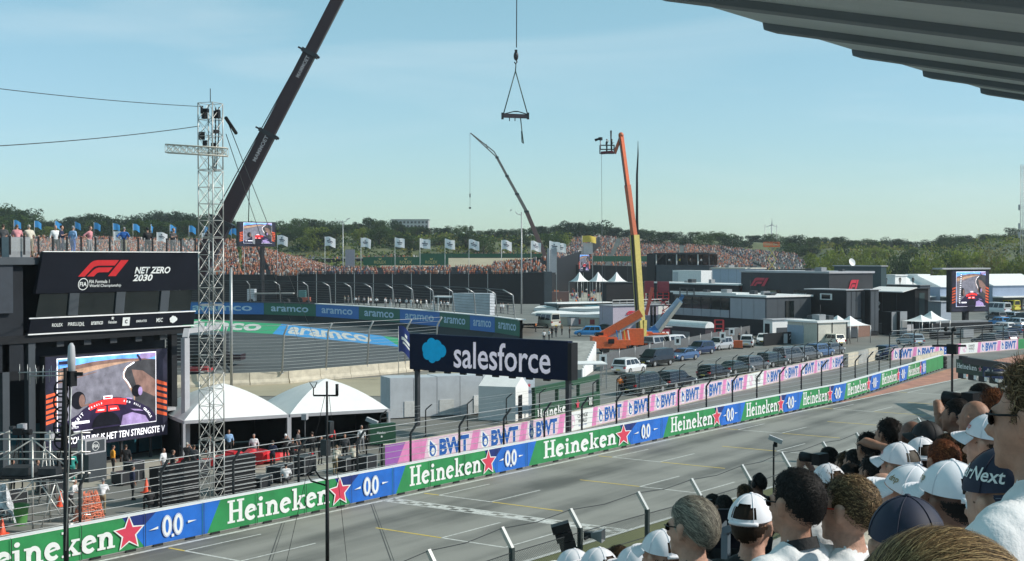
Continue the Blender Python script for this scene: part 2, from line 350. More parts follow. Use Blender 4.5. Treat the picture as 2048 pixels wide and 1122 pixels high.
def zero_zero(F, x, y, h, mw, mb_, full=True):
    for dx in (-.32*h, .32*h):
        F.disc(x+dx, y, .29*h, mw, 20, .52*h); 
        if full: F.disc(x+dx, y, .265*h, mb_, 20, .495*h); F.disc(x+dx, y, .245*h, mw, 20, .475*h)
        F.disc(x+dx, y, .1*h, mb_, 16, .32*h)
    F.rect(x-.07*h, y-.55*h, x+.07*h, y-.41*h, mw)
WH, PER = 1.5, None
# period boundaries measured where the blue field gives way to the green one
def wall_y(px):
    lo, hi = -20., 170.
    for _ in range(60):
        m_ = (lo+hi)/2; p = Vector((wallX(m_), m_, WH)); q = p-CAMP
        x = 1024+FPX*q.dot(CR)/q.dot(CF)
        if x < px: lo = m_
        else: hi = m_
    return lo
bounds = [wall_y(p) for p in (405, 785, 1052, 1322, 1478, 1595, 1686, 1757, 1812, 1852)]
YB = min(bounds, key=lambda q: abs(q-YB)); bounds = [wall_y(p) for p in (405, 785, 1052, 1322, 1478, 1595, 1686, 1757, 1812, 1852)]; bounds[min(range(10), key=lambda i: abs(bounds[i]-YB))] = YB
print('bounds', YB, [round(b, 1) for b in bounds])
bounds = [bounds[0]-12.4, *bounds]
pw = thing('pit_wall', 'long white-topped concrete pit wall wrapped in green and blue beer boards', 'wall', (0, 0, 0))
def wp(y, z=0, off=0.0): return Vector((wallX(y)+off, y, z))
ncell = 0
for bi, (a, b) in enumerate(zip(bounds, bounds[1:]+[bounds[-1]+8])):
    last = bi == len(bounds)-1; npan = 4 if not last else 3
    for k in range(npan):
        ya, yb = a+(b-a)*k/npan, a+(b-a)*(k+1)/npan; p, q = wp(ya), wp(yb); d = (q-p).normalized(); nx = Vector((d.y, -d.x, 0))
        m_ = MB(); p2, q2 = p+d*.015, q-d*.015
        sec = [(0, 0.07), (0, WH), (-.42, WH), (-.55, .3), (-.6, 0.0), (-.05, 0.0)]
        A = [p2+nx*s_+Vector((0, 0, z)) for s_, z in sec]; B = [q2+nx*s_+Vector((0, 0, z)) for s_, z in sec]
        m_.add(A+B, [(0,1,2,3,4,5), tuple(reversed(range(6, 12)))]+[(i, 6+i, 6+(i+1) % 6, (i+1) % 6) for i in range(6)], 0)
        m_.box(((p2+q2)/2+nx*(-.2)+Vector((0, 0, WH+.012)))[:], ((q2-p2).length, .44, .03), 1, yawto(p2, q2))
        for fx in (.22, .78):
            c_ = p2.lerp(q2, fx)+nx*.01; m_.box((c_.x, c_.y, .05), (.5, .08, .1), 2, yawto(p2, q2))
        m_.build('panel', [CONCG, WHITE, JOINT], pw)
    m_ = MB(); p, q = wp(a), wp(b); L = (q-p).length; F = Flat(m_, p+Vector((0, 0, 0.1)), (q-p), (0, 0, 1), .012, .0015); h = WH-.1
    if not last:
        F.rect(0.0, 0, L, h, 0)
        F.poly([(0, 0), (.25, 0), (1.0, h), (0, h)], 1)
        F.poly([(L*.75, 0), (L-.02, 0), (L-.02, h), (L*.66, h)], 1); F.poly([(L*.66, h), (L*.72, h*.45), (L*.8, h)], 3)
        slab_word(F, L*.115, .24, h*.74, L*.5, 2)
        star(F, L*.685, h*.5, L*.066, 2, h*.56, .47); star(F, L*.685, h*.5, L*.056, 4, h*.49, .44)
        zero_zero(F, L*.865, h*.5, h*.66, 2, 1)
        F.poly([(L*.765, h*.47), (L*.803, h*.47), (L*.803, h*.55)], 2); F.poly([(L*.93, h*.47), (L*.968, h*.52), (L*.93, h*.55)], 2)
    else: F.rect(0, 0, L, h, 0)
    for k in range(npan): F.rect(L*k/npan-.012, 0, L*k/npan+.02, h, 5)
    m_.build('printed_banner', [HG, HB, HW, HN, HR, JOINT], pw)
# ================================================================== fences
def bent_fence(name, label, pts, ystep, z0, hgt, side, nw=8, wr=.012, pr=.05, bend=.55, toprail=False, postm=None, wirem=None, group=None, lean=0.0):
    """posts with a cranked head and level wires; pts: polyline in plan"""
    f = thing(name, label, 'fence', (0, 0, 0), 0, group); postm = postm or DARKSTEEL; wirem = wirem or STEEL
    segs = [(Vector(a), Vector(b)) for a, b in zip(pts, pts[1:])]; P = []; carry = 0.0
    for a, b in segs:
        L = (b-a).length; s_ = carry
        while s_ < L: P.append((a.lerp(b, s_/L), (b-a).normalized())); s_ += ystep
        carry = s_-L
    heads = []
    for p, d in P:
        n = Vector((d.y, -d.x))*side; m_ = MB(); jl = RND.uniform(-.012, .012)
        k0 = Vector((p.x, p.y, z0)); k1 = Vector((p.x+n.x*lean+d.x*jl, p.y+n.y*lean+d.y*jl, z0+hgt*.84)); k2 = k1+Vector((n.x*bend, n.y*bend, hgt*.2))
        m_.tube([k0, k1, k1.lerp(k2, .12)+Vector((0, 0, .03)), k2], pr, 6); m_.box((p.x, p.y, z0+.04), (.22, .22, .08), 0, yawto((0, 0), d)); m_.build('post', postm, f)
        heads.append((k0, k1, k2))
    m_ = MB()
    for (a0, a1, a2), (b0, b1, b2) in zip(heads, heads[1:]):
        for k in range(nw):
            t_ = (k+.6)/nw; sag = RND.uniform(.0, .03); qa, qb = a0.lerp(a1, t_), b0.lerp(b1, t_)
            m_.tube([qa, (qa+qb)/2-Vector((0, 0, sag)), qb], wr, 3, 0, False)
        m_.tube([a2, b2], wr*(2.4 if toprail else 1.2), 4, 0, False); m_.tube([a1.lerp(a2, .5), b1.lerp(b2, .5)], wr, 3, 0, False)
    m_.build('wires', wirem, f); return f
bent_fence('debris_fence', 'dark cranked post debris fence rising just behind the green beer boards', [(wallX(y)-.75, y) for y in (22, 60, 112, 134)], 4.05, 0, WH+2.0, 1, 9, .017, .065)
# ================================================================== pink wall beyond the pit lane
bw = thing('pink_wall', 'long pink water-brand wall along the far side of the pit lane', 'wall')
BWP = [gp(*p) for p in ((770, 938), (1060, 884), (1400, 801), (1690, 733))]
def along(P, s_):
    for a, b in zip(P, P[1:]):
        L = (b-a).length
        if s_ <= L or b is P[-1]: return a+(b-a)*(s_/L), (b-a).normalized()
        s_ -= L
def pxof(p): q = Vector(p)-CAMP; return 1024+FPX*q.dot(CR)/q.dot(CF)
BL = sum((b-a).length for a, b in zip(BWP, BWP[1:]))
def bwt_cell(m_, p, q, h, kind):
    L = (q-p).length; F = Flat(m_, p+Vector((0, 0, .06)), q-p, (0, 0, 1), .012, .0012); hh = h-.06
    F.rect(0, 0, L, hh, 0)
    if kind == 'first': F.poly([(0, 0), (L*.3, 0), (L*.55, hh), (0, hh)], 1); return
    if kind == 'world':
        F.poly([(.25, 0), (L-.45, 0), (L-.2, hh), (.6, hh)], 2)
        F.disc(L*.3, hh*.5, hh*.38, 3, 18); F.disc(L*.26, hh*.6, hh*.14, 2); F.disc(L*.35, hh*.38, hh*.12, 2)
        F.text('CHANGE', L*.63, hh*.72, hh*.22, L*.3, .02, 0, 5); F.text('WORLD', L*.63, hh*.44, hh*.22, L*.27, .02, 0, 5); F.text('sip by sip', L*.63, hh*.2, hh*.12, L*.25, 0, .2, 4); return
    F.poly([(L*.04, 0), (L*.86, 0), (L*.9, hh*.12), (L*.96, hh), (L*.1, hh)], 3 if 0 else 6)
    F.disc(L*.2, hh*.4, L*.085, 2, 16, hh*.36); F.poly([(L*.1, hh*.5), (L*.13, hh*.98), (L*.29, hh*.55)], 2)
    F.disc(L*.2, hh*.4, L*.06, 4, 14, hh*.27); F.poly([(L*.14, hh*.5), (L*.15, hh*.88), (L*.24, hh*.58)], 4); F.disc(L*.205, hh*.37, L*.032, 2, 12, hh*.16)
    fr = F.text('BWT', L*.6, hh*.48, hh*.86, L*.58, .085, 0, 2); F.text('BWT', L*.6, hh*.48, hh*.86, L*.58, .05, 0, 4, frame=fr)
s_ = 0.0; k = 0; cell = 5.1
seq = ['first'] + ['b', 'b', 'b', 'world', 'b', 'b', 'b']*8
while s_ < BL-.5:
    e_ = min(BL, s_+(3.2 if k == 0 else cell)); (p, d), (q, _) = along(BWP, s_), along(BWP, e_-.01)
    dd = (q-p).normalized(); n = Vector((dd.y, -dd.x, 0)); m_ = MB()
    A = [(0, 0), (0, 1.4), (-.3, 1.4), (-.5, 0)]
    m_.add([p+n*a+Vector((0, 0, z)) for a, z in A]+[q+n*a+Vector((0, 0, z)) for a, z in A], [(0,1,2,3), (7,6,5,4), (0,4,5,1), (1,5,6,2), (2,6,7,3)])
    m_.build('concrete_block', CONC, bw)
    m_ = MB(); bwt_cell(m_, p, q, 1.4, seq[k]); m_.build('printed_banner', [PINK, PURP, HW, PPALE, BWB, JOINT, PPALE], bw)
    s_ = e_; k += 1
bent_fence('debris_fence', 'tall steel wire fence with cranked posts standing on the pink wall', [(p.x-.35, p.y) for p in BWP], 4.0, 1.38, 2.0, 1, 6, .006, .04, .5)
# far pink wall past the pit exit gap
bw2 = thing('pink_wall', 'short pink water-brand wall past the parked dark car at the pit exit', 'wall')
BW2 = [gp(1783, 721), gp(2036, 699), gp(2075, 696)]; T2 = sum((b-a).length for a, b in zip(BW2, BW2[1:])); s_ = 0; k = 0
seq2 = ['b', 'b', 'b', 'world', 'b', 'b', 'b']; c2 = ((BW2[1]-BW2[0]).length)/6
while s_ < T2-.3:
    (p, d), (q, _) = along(BW2, s_), along(BW2, min(T2-.01, s_+c2-.01)); dd = (q-p).normalized(); n = Vector((dd.y, -dd.x, 0)); m_ = MB()
    m_.add([p+n*a+Vector((0, 0, z)) for a, z in A]+[q+n*a+Vector((0, 0, z)) for a, z in A], [(0,1,2,3), (7,6,5,4), (0,4,5,1), (1,5,6,2), (2,6,7,3)]); m_.build('concrete_block', CONC, bw2)
    m_ = MB()
    if k < 6: bwt_cell(m_, p, q, 1.4, seq2[k])
    else: Flat(m_, p+Vector((0, 0, .06)), q-p, (0, 0, 1), .012).rect(0, 0, (q-p).length, 1.34, 6)
    m_.build('printed_banner', [PINK, PURP, HW, PPALE, BWB, JOINT, HG if k >= 6 else PPALE], bw2); s_ += c2; k += 1
bent_fence('debris_fence', 'grey wire fence above the short pink wall at the pit exit', [(p.x-.35, p.y+.3) for p in BW2], 5.2, 1.38, 2.1, 1, 6, .016, .07, .4, True)
# end of the pit wall: stacked tyres, and the return wall behind the green boards
tw = thing('tyre_stack', 'dark stacked tyre bundle capping the far end of the green pit wall', 'tyre stack', wp(bounds[-1]+8.3)[:])
for k in range(3):
    for j in range(2):
        m_ = MB(); m_.lathe([(.18, 0), (.34, .02), (.38, .12), (.38, .3), (.34, .42), (.18, .44)], (0, 0, 0), 14); m_.build('tyre', RUBBER, tw, (-.4*j-.1, .35, k*.45))
rw = thing('return_wall', 'low cream concrete wall behind the far end of the green boards', 'wall'); 
for k in range(4):
    a_ = gp(1828, 729).lerp(gp(1884, 716), k/4); b_ = gp(1828, 729).lerp(gp(1884, 716), (k+.97)/4); m_ = MB(); c_ = (a_+b_)/2
    m_.box((c_.x, c_.y, .45), ((b_-a_).length, .45, .9), 0, yawto(a_, b_)); m_.build('concrete_block', CONC, rw)
cw = thing('concrete_wall', 'plain cream and grey concrete blocks continuing from the pink wall to the gap', 'wall')
CWP = [gp(1692, 734), gp(1752, 719)]
for k in range(3):
    a_ = CWP[0].lerp(CWP[1], k/3); b_ = CWP[0].lerp(CWP[1], (k+.98)/3); c_ = (a_+b_)/2; m_ = MB()
    m_.box((c_.x, c_.y, .75), ((b_-a_).length, .5, 1.5), 0, yawto(a_, b_)); m_.build('concrete_block', CONCG if k == 1 else CONC, cw)
# ================================================================== people
def ordinal(n):
    u = 'zeroth first second third fourth fifth sixth seventh eighth ninth tenth eleventh twelfth thirteenth fourteenth fifteenth sixteenth seventeenth eighteenth nineteenth'.split()
    if n < 20: return u[n]
    t = {2: 'twent', 3: 'thirt', 4: 'fort', 5: 'fift', 6: 'sixt', 7: 'sevent'}[n//10]; return t+'ieth' if n % 10 == 0 else t+'y-'+u[n % 10]
def pal(name, c, r=.8): return mat('cloth_'+name, c, r, var=.12, scale=9, bump=.6)
SKIN = [mat('skin_%d' % i, c, .6, var=.2, scale=28, bump=.25) for i, c in enumerate(((.5, .28, .2), (.42, .22, .15), (.34, .18, .12), (.16, .08, .055)))]
HAIR = {k: mat('hair_'+k, c, .6, var=.3, scale=60) for k, c in dict(black=(.012, .01, .009), brown=(.05, .03, .018), dkblond=(.16, .1, .05), blond=(.34, .22, .1), grey=(.26, .24, .2), lgrey=(.4, .37, .32)).items()}
CL = {k: pal(k, c) for k, c in dict(white=(.74, .74, .75), lblue=(.28, .45, .7), blue=(.03, .13, .42), navy=(.014, .02, .055), black=(.014, .014, .016), grey=(.22, .22, .23), dgrey=(.06, .06, .065), orange=(.75, .2, .03), amber=(.78, .34, .03), red=(.55, .03, .03), pink=(.6, .25, .27), teal=(.03, .3, .26), green=(.1, .3, .08), khaki=(.25, .2, .12), cream=(.6, .55, .45), yellow=(.7, .6, .1), skyblue=(.1, .35, .75)).items()}
def eval_mesh(ob):
    dg = bpy.context.evaluated_depsgraph_get(); return bpy.data.meshes.new_from_object(ob.evaluated_get(dg))
def fuse(prims, voxel, name='body', smooth=3, nm=5):
    """prims: (p0, p1, r0, r1, mat) capsules fused into one continuous skin; each face takes the slot of the nearest limb"""
    mb = MB()
    for p0, p1, r0, r1, mi in prims:
        p0, p1 = Vector(p0), Vector(p1); L = (p1-p0).length
        if L < 1e-5: mb.ball(p0, r0 if not isinstance(r0, (int, float)) else r0, 14)
        else:
            d = (p1-p0).normalized(); pts = []; rs = []
            for k in range(5): a = math.pi/2*k/4; pts.append(p0-d*r0*math.cos(a)); rs.append(max(1e-4, r0*math.sin(a)))
            for k in range(5): a = math.pi/2*k/4; pts.append(p1+d*r1*math.sin(a)); rs.append(max(1e-4, r1*math.cos(a)))
            mb.tube(pts, rs, 12)
    ob = mb.build('tmp', BLACK); md = ob.modifiers.new('r', 'REMESH'); md.mode = 'VOXEL'; md.voxel_size = voxel; md.use_smooth_shade = True
    if smooth: s2 = ob.modifiers.new('s', 'SMOOTH'); s2.factor = .5; s2.iterations = smooth
    me = eval_mesh(ob); bpy.data.objects.remove(ob); me.name = name
    n = len(me.polygons); C = np.empty(n*3); me.polygons.foreach_get('center', C); C = C.reshape(-1, 3); best = np.full(n, 1e9); idx = np.zeros(n, int)
    for p0, p1, r0, r1, mi in prims:
        a, b = np.array(p0, float), np.array(p1, float); ab = b-a; q = ab@ab
        if q < 1e-9:
            rr = np.array(r0 if not isinstance(r0, (int, float)) else (r0,)*3); dist = np.linalg.norm((C-a)/rr, axis=1)*rr.mean()-rr.mean()
        else:
            t = np.clip((C-a)@ab/q, 0, 1); dist = np.linalg.norm(C-(a+t[:, None]*ab), axis=1)-(r0+(r1-r0)*t)
        k = dist < best; best[k] = dist[k]; idx[k] = mi
    me.polygons.foreach_set('material_index', idx.astype(np.int32)); me.polygons.foreach_set('use_smooth', [True]*n)
    while len(me.materials) < nm: me.materials.append(None)
    for i in range(nm): me.materials[i] = BLACK
    return me
def person_prims(la=None, ra=None, stance=.0, lean=0.0, slim=1.0, headturn=0, sit=False, skirt=False):
    """facing +X; la, ra: (elbow, wrist) left and right; slots 0 skin 1 top 2 trousers 3 hair 4 shoes"""
    P = []; S = slim
    hip = .93
    if sit: hip = .5
    for s_, dx in ((1, stance), (-1, -stance)):
        if sit:
            P += [((0, .1*s_, hip), (.42, .12*s_, hip+.02), .095, .07, 2), ((.42, .12*s_, hip+.02), (.44, .12*s_, .1), .065, .05, 2), ((.42, .12*s_, .05), (.58, .13*s_, .04), .045, .035, 4)]
        else:
            kn = (dx*.6+.03, .11*s_, .5); an = (dx, .11*s_, .1)
            P += [((0, .09*s_, hip-.04), kn, .092*S, .062, 2), (kn, an, .058, .042, 2), ((dx-.03, .11*s_, .05), (dx+.15, .13*s_, .04), .045, .036, 4)]
    ch = (lean, 0, hip+.44)
    P += [((0, .05, hip), (0, -.05, hip), .13*S, .13*S, 2), ((0, 0, hip+.1), (lean*.5, 0, hip+.25), .135*S, .145*S, 1), ((lean*.6, .06, hip+.32), (lean*.6, -.06, hip+.32), .14*S, .14*S, 1), ((lean, .12*S, hip+.43), (lean, -.12*S, hip+.43), .105, .105, 1)]
    z = hip+.5; x = lean
    la = la or ((-.02, .27, z-.32), (.06, .27, z-.56)); ra = ra or ((-.02, -.27, z-.32), (.06, -.27, z-.56))
    for s_, (e, w_) in ((1, la), (-1, ra)):
        sh = Vector((x, .185*s_, z-.04)); e, w_ = Vector(e), Vector(w_); h = w_+(w_-e).normalized()*.09
        P += [(sh, e, .062, .047, 1), (e, e.lerp(w_, .25), .045, .042, 1), (e.lerp(w_, .25), w_, .04, .03, 0), (w_, h, .034, .03, 0), (h, h+(w_-e).normalized()*.05+Vector((0, 0, -.01)), .024, .014, 0)]
    hx = x+.02
    P += [((x, 0, z), (hx, 0, z+.1), .055, .05, 0), ((hx+.01, 0, z+.19), (hx+.01, 0, z+.19), (.095, .078, .115), 0, 0), ((hx+.055, 0, z+.12), (hx+.055, 0, z+.12), (.045, .05, .05), 0, 0), ((hx+.11, 0, z+.17), (hx+.11, 0, z+.17), (.02, .016, .025), 0, 0),
          ((hx-.02, 0, z+.225), (hx-.02, 0, z+.225), (.098, .085, .095), 0, 3)]
    return P
ZS = 1.43
POSES = {
 'stand': fuse(person_prims(stance=.04), .026),
 'walk': fuse(person_prims(((-.14, .26, 1.14), (-.1, .27, .9)), ((.12, -.26, 1.13), (.26, -.25, .95)), stance=.24, lean=.04), .026),
 'akimbo': fuse(person_prims(((-.16, .36, 1.2), (.0, .2, 1.02)), ((-.16, -.36, 1.2), (.0, -.2, 1.02)), stance=.03, lean=.04), .026),
 'hold': fuse(person_prims(((.06, .27, 1.14), (.27, .1, 1.24)), ((.06, -.27, 1.14), (.27, -.1, 1.24)), stance=.05, lean=.03), .026),
 'aim': fuse(person_prims(((.16, .26, 1.28), (.3, .06, 1.52)), ((.16, -.26, 1.28), (.3, -.05, 1.52)), stance=.05, lean=.03), .026),
 'reach': fuse(person_prims(((.2, .24, 1.3), (.46, .2, 1.32)), ((.02, -.27, 1.14), (.16, -.24, .95)), stance=.06, lean=.1), .026),
 'lean': fuse(person_prims(((.24, .26, 1.16), (.45, .2, 1.12)), ((.24, -.26, 1.16), (.45, -.2, 1.12)), stance=.05, lean=.2), .026),
 'sit': fuse(person_prims(((.1, .26, .72), (.32, .18, .64)), ((.1, -.26, .72), (.32, -.18, .64)), sit=True, lean=.03), .026),
}
def person(pos, face, pose, top, legs, label, hair='brown', skin=0, group=None, sc=1.0, capm=None, shoe='black'):
    o = mkobj('person', POSES[pose], None, tuple(pos), face); o.scale = (sc, sc*RND.uniform(.96, 1.06), sc)
    setmat(o, 0, SKIN[skin]); setmat(o, 1, CL[top]); setmat(o, 2, CL[legs]); setmat(o, 3, capm or (CL[hair] if hair in CL else HAIR[hair])); setmat(o, 4, CL[shoe])
    return tag(o, label, 'person', group)
TOWCAM = math.atan2(-CF.y, -CF.x)          # heading that faces the camera
AWAY = math.atan2(CF.y, CF.x)
# crowd as a mass: small torsos and heads
CROWD = [pal('crowd_%d' % i, c) for i, c in enumerate(((.5, .16, .07), (.45, .2, .12), (.5, .29, .2), (.4, .1, .06), (.5, .47, .45), (.045, .045, .06), (.14, .1, .09), (.08, .1, .17), (.32, .29, .28), (.36, .13, .1), (.06, .06, .06)))]
HEADM = [SKIN[0], HAIR['brown'], SKIN[1], HAIR['dkblond']]
def crowd(name, label, pts, weights, seated=True, seed=1):
    r = random.Random(seed); mb = MB(); nC = len(CROWD); idx = [i for i, w_ in enumerate(weights) for _ in range(w_)]
    for p in pts:
        a = r.uniform(0, 6.28); c, s_ = math.cos(a), math.sin(a); m_ = r.choice(idx); h = r.uniform(.62, .78) if seated else r.uniform(1.3, 1.5); b0 = .0; wv = r.uniform(.2, .26); dv = wv*.62
        vs = []
        for z, k in ((b0, .8), (h*.8, 1.05), (h, .5)):
            for ux, uy in ((1, 1), (-1, 1), (-1, -1), (1, -1)): vs.append((p[0]+(ux*wv*c-uy*dv*s_)*k, p[1]+(ux*wv*s_+uy*dv*c)*k, p[2]+z))
        fs = [(0, 1, 5, 4), (1, 2, 6, 5), (2, 3, 7, 6), (3, 0, 4, 7), (4, 5, 9, 8), (5, 6, 10, 9), (6, 7, 11, 10), (7, 4, 8, 11), (8, 9, 10, 11)]
        if not seated:
            mb.add(vs[4:8]+[(v[0], v[1], p[2]+h*.45) for v in vs[:4]], [(0, 4, 5, 1), (1, 5, 6, 2), (2, 6, 7, 3), (3, 7, 4, 0)], m_)
            lm = r.choice((5, 7, 8, 10)); mb.add([(p[0]+(v[0]-p[0])*.7, p[1]+(v[1]-p[1])*.7, p[2]+h*.5) for v in vs[:4]]+[(p[0]+(v[0]-p[0])*.45, p[1]+(v[1]-p[1])*.45, p[2]) for v in vs[:4]], [(0, 4, 5, 1), (1, 5, 6, 2), (2, 6, 7, 3), (3, 7, 4, 0)], lm)
            mb.add(vs[4:12], [tuple(i-4 for i in f) for f in fs[4:]], m_)
        else: mb.add(vs, fs, m_)
        hr = .13; q = (p[0], p[1], p[2]+h+.1)
        hm = nC+r.randrange(4) if r.random() < .75 else r.choice(idx)
        mb.add([(q[0]+hr, q[1], q[2]), (q[0], q[1]+hr, q[2]), (q[0]-hr, q[1], q[2]), (q[0], q[1]-hr, q[2]), (q[0], q[1], q[2]+hr*1.15), (q[0], q[1], q[2]-hr*1.15)], [(0, 1, 4), (1, 2, 4), (2, 3, 4), (3, 0, 4), (1, 0, 5), (2, 1, 5), (3, 2, 5), (0, 3, 5)], hm)
    o = mb.build(name, CROWD+HEADM); return tag(o, label, None, None, 'stuff')
# ================================================================== race control building on the left
def atX(px, py, X):
    r = ray(px, py); return CAMP+r*(X/r.x)
def f1_mark(F, x, y, w_, h_, mi):
    T = lambda pts: [(x+a*w_, y+b*h_) for a, b in pts]
    F.poly(T([(.60, 0), (.76, 0), (1.0, 1), (.84, 1)]), mi)
    F.poly(T([(0, 0), (.13, 0), (.27, .5), (.31, .6), (.38, .66), (.72, .66), (.8, 1), (.36, 1), (.28, .95), (.22, .82)]), mi)
    F.poly(T([(.17, 0), (.31, 0), (.37, .2), (.41, .25), (.6, .25), (.68, .55), (.4, .55), (.34, .5), (.29, .38)]), mi)
def cloud(F, x, y, w_, mi):
    for a, b, r in ((-.27, .06, .2), (-.08, .2, .2), (.14, .14, .21), (.32, .02, .2), (.14, -.12, .18), (-.05, -.2, .17), (-.25, -.1, .18)): F.disc(x+a*w_, y+b*w_, r*w_, mi, 22)
    F.disc(x, y, .22*w_, mi, 18)
SM = [screen_mat('sky', (.12, .33, .85), .9), screen_mat('sand', (.42, .26, .18), .55), screen_mat('dark_grey', (.17, .165, .2), .5), screen_mat('scrub', (.045, .045, .05), .6), screen_mat('white', (.85, .84, .9), .8), screen_mat('black', (.006, .006, .01), .6), screen_mat('red', (.65, .03, .03), .8), screen_mat('navy', (.02, .015, .04), .6), screen_mat('orange', (.6, .1, .04), .6), screen_mat('mauve', (.3, .22, .42), .6), screen_mat('dune', (.2, .12, .1), .5), screen_mat('frame', (.02, .02, .035), .5)]
def onboard_view(F, x0, y0, w_, h_, detail=True, tall=False):
    """the on-board picture shown on the big screens, layer by layer"""
    T = lambda pts: [(x0+a*w_, y0+b*h_) for a, b in pts]
    F.poly(T([(0, 0), (1, 0), (1, 1), (0, 1)]), 4)
    e = .008; I = lambda pts: T([(e+(1-2*e)*a, e*1.6+(1-3.2*e)*b) for a, b in pts]); S = lambda pts, wd, m: F.stroke(I(pts), wd*w_, m)
    F.poly(I([(0, 0), (1, 0), (1, 1), (0, 1)]), 0)
    F.poly(I([(0, .3), (1, .3), (1, .9), (.85, .93), (.6, .95), (.35, .935), (.15, .9), (0, .87)]), 10)
    F.poly(I([(0, .3), (.8, .3), (.82, .9), (.65, .905), (.4, .885), (.2, .85), (0, .815)]), 1)
    F.poly(I([(0, 0), (.82, 0), (.76, .4), (.7, .56), (.645, .68), (.66, .8), (.74, .88), (.8, .9), (.72, .893), (.55, .86), (.35, .81), (.18, .765), (0, .72)]), 2)
    F.poly(I([(0, .69), (.2, .745), (.38, .795), (.38, .785), (.2, .73), (0, .67)]), 10)
    F.poly(I([(.76, 0), (1, 0), (1, .9), (.86, .91), (.76, .885), (.68, .8), (.665, .69), (.72, .58), (.78, .42)]), 3); F.poly(I([(.8, .5), (1, .35), (1, .6), (.86, .75), (.74, .78)]), 10)
    S([(.77, .88), (.69, .82), (.655, .74), (.66, .67), (.7, .6), (.73, .52)], .012, 4)
    F.poly(I([(.8, .93), (.93, .92), (1, .95), (1, 1), (.84, 1)]), 9); S([(.8, .99), (.84, .9)], .02, 7)
    for cx, cy, rx, ry, c2 in ((.2, .42, .07, .12, 10), (.79, .47, .055, .085, 9)):
        F.disc(x0+cx*w_, y0+cy*h_, rx*w_, 5, 22, ry*h_); F.disc(x0+(cx+.035)*w_, y0+(cy-.01)*h_, rx*.42*w_, c2, 16, ry*.72*h_)
    F.poly(I([(.0, 0), (1, 0), (1, .08), (.93, .2), (.78, .32), (.62, .4), (.5, .42), (.38, .38), (.24, .26), (.1, .16), (0, .12)]), 7)
    S([(.22, .33), (.32, .36), (.3, .3)], .014, 10); S([(.74, .36), (.68, .38)], .014, 9)
    S([(.12, .02), (.17, .14), (.25, .25), (.36, .33), (.48, .365), (.6, .36), (.74, .31), (.85, .22), (.94, .1)], .05, 7)
    S([(.3, .3), (.38, .335), (.48, .36), (.58, .355), (.68, .33)], .05, 6)
    F.poly(I([(.36, .22), (.47, .22), (.47, .3), (.38, .29)]), 6); F.poly(I([(.49, .22), (.61, .22), (.59, .29), (.49, .3)]), 6); F.rect(x0+.385*w_, y0+.25*h_, x0+.45*w_, y0+.265*h_, 4); F.rect(x0+.51*w_, y0+.25*h_, x0+.575*w_, y0+.265*h_, 4)
    F.poly(I([(.62, 0), (.92, 0), (.88, .1), (.74, .17), (.64, .14)]), 9); F.poly(I([(.72, .22), (.82, .2), (.86, .17), (.76, .19)]), 9)
    F.disc(x0+.47*w_, y0+.04*h_, .14*w_, 5, 22, .19*h_); F.poly(I([(.3, 0), (.62, 0), (.62, .02), (.3, .02)]), 7)
    F.rect(x0+.44*w_, y0+.4*h_, x0+.53*w_, y0+.445*h_, 4); F.rect(x0+.455*w_, y0+.408*h_, x0+.515*w_, y0+.43*h_, 6)
    F.rect(x0+.06*w_, y0+.1*h_, x0+.085*w_, y0+.145*h_, 4); F.rect(x0+.13*w_, y0+.105*h_, x0+.3*w_, y0+.14*h_, 4)
    if detail:
        F.text('21.529', x0+.16*w_, y0+.065*h_, .03*h_, None, .01, 0, 4)
        def word(t, pts, hh):
            n = len(t)
            for k, ch in enumerate(t):
                if ch == ' ': continue
                f = (k+.5)/n*(len(pts)-1); i = min(len(pts)-2, int(f)); g = f-i; ax, ay = pts[i]; bx, by = pts[i+1]; px_, py_ = I([(ax+(bx-ax)*g, ay+(by-ay)*g)])[0]; an = math.atan2((by-ay)*h_, (bx-ax)*w_)
                put_text(F.mb, ch, F.o+F.ux*px_+F.uy*py_, F.ux*math.cos(an)+F.uy*math.sin(an), F.uy*math.cos(an)-F.ux*math.sin(an), hh*h_, None, .03, 0, 4, F.l)
            F.up()
        word('BYBIT', [(.135, .06), (.185, .165), (.235, .235)], .045); word('ORACLE', [(.28, .285), (.36, .325), (.43, .35)], .026); word('RED BULL', [(.64, .35), (.75, .3), (.83, .235)], .026); word('ORACLE', [(.86, .21), (.91, .14), (.94, .06)], .035)
    if tall:
        for k in range(16): F.rect(x0+.015*w_, y0+(.12+.052*k)*h_, x0+.1*w_, y0+(.158+.052*k)*h_, 5); F.rect(x0+.03*w_, y0+(.13+.052*k)*h_, x0+.085*w_, y0+(.148+.052*k)*h_, 4)
def rays_side(F, x0, y0, w_, h_, flip):
    for k in range(6):
        b = y0+h_*(k*.165); a_ = (0, .09) if not flip else (.09, 0)
        F.poly([(x0, b+a_[0]*h_), (x0+w_, b+a_[1]*h_), (x0+w_, b+a_[1]*h_+.085*h_), (x0, b+a_[0]*h_+.105*h_)], 8)
BX = -64.6
rc = thing('race_control_building', 'dark race control block with a red racing logo and slanted windows', 'building', (BX, 45, 0))
def RC(p): return Vector(p)-Vector((BX, 45, 0))
def rcbox(name, lo, hi, m_): b_ = MB(); b_.b2(RC(lo), RC(hi)); return b_.build(name, m_, rc)
Yr = atX(401, 515, -63.3).y; Yl = atX(70, 515, -63.3).y; ZT, ZB = 12.72, 8.1
WALLD = mat('charcoal_cladding', (.011, .014, .019), .6, var=.2, scale=.6, spec=.25)
rcbox('core', (-74, 33, 0), (-66.2, Yr-1.0, 12.2), WALLD)
rcbox('roof_deck', (-76, 30, 12.0), (-63.75, Yr-.3, 12.42), MGREY)
rcbox('left_block', (-70, 30, 6.0), (-64.2, Yl-.15, 12.2), WALLD)
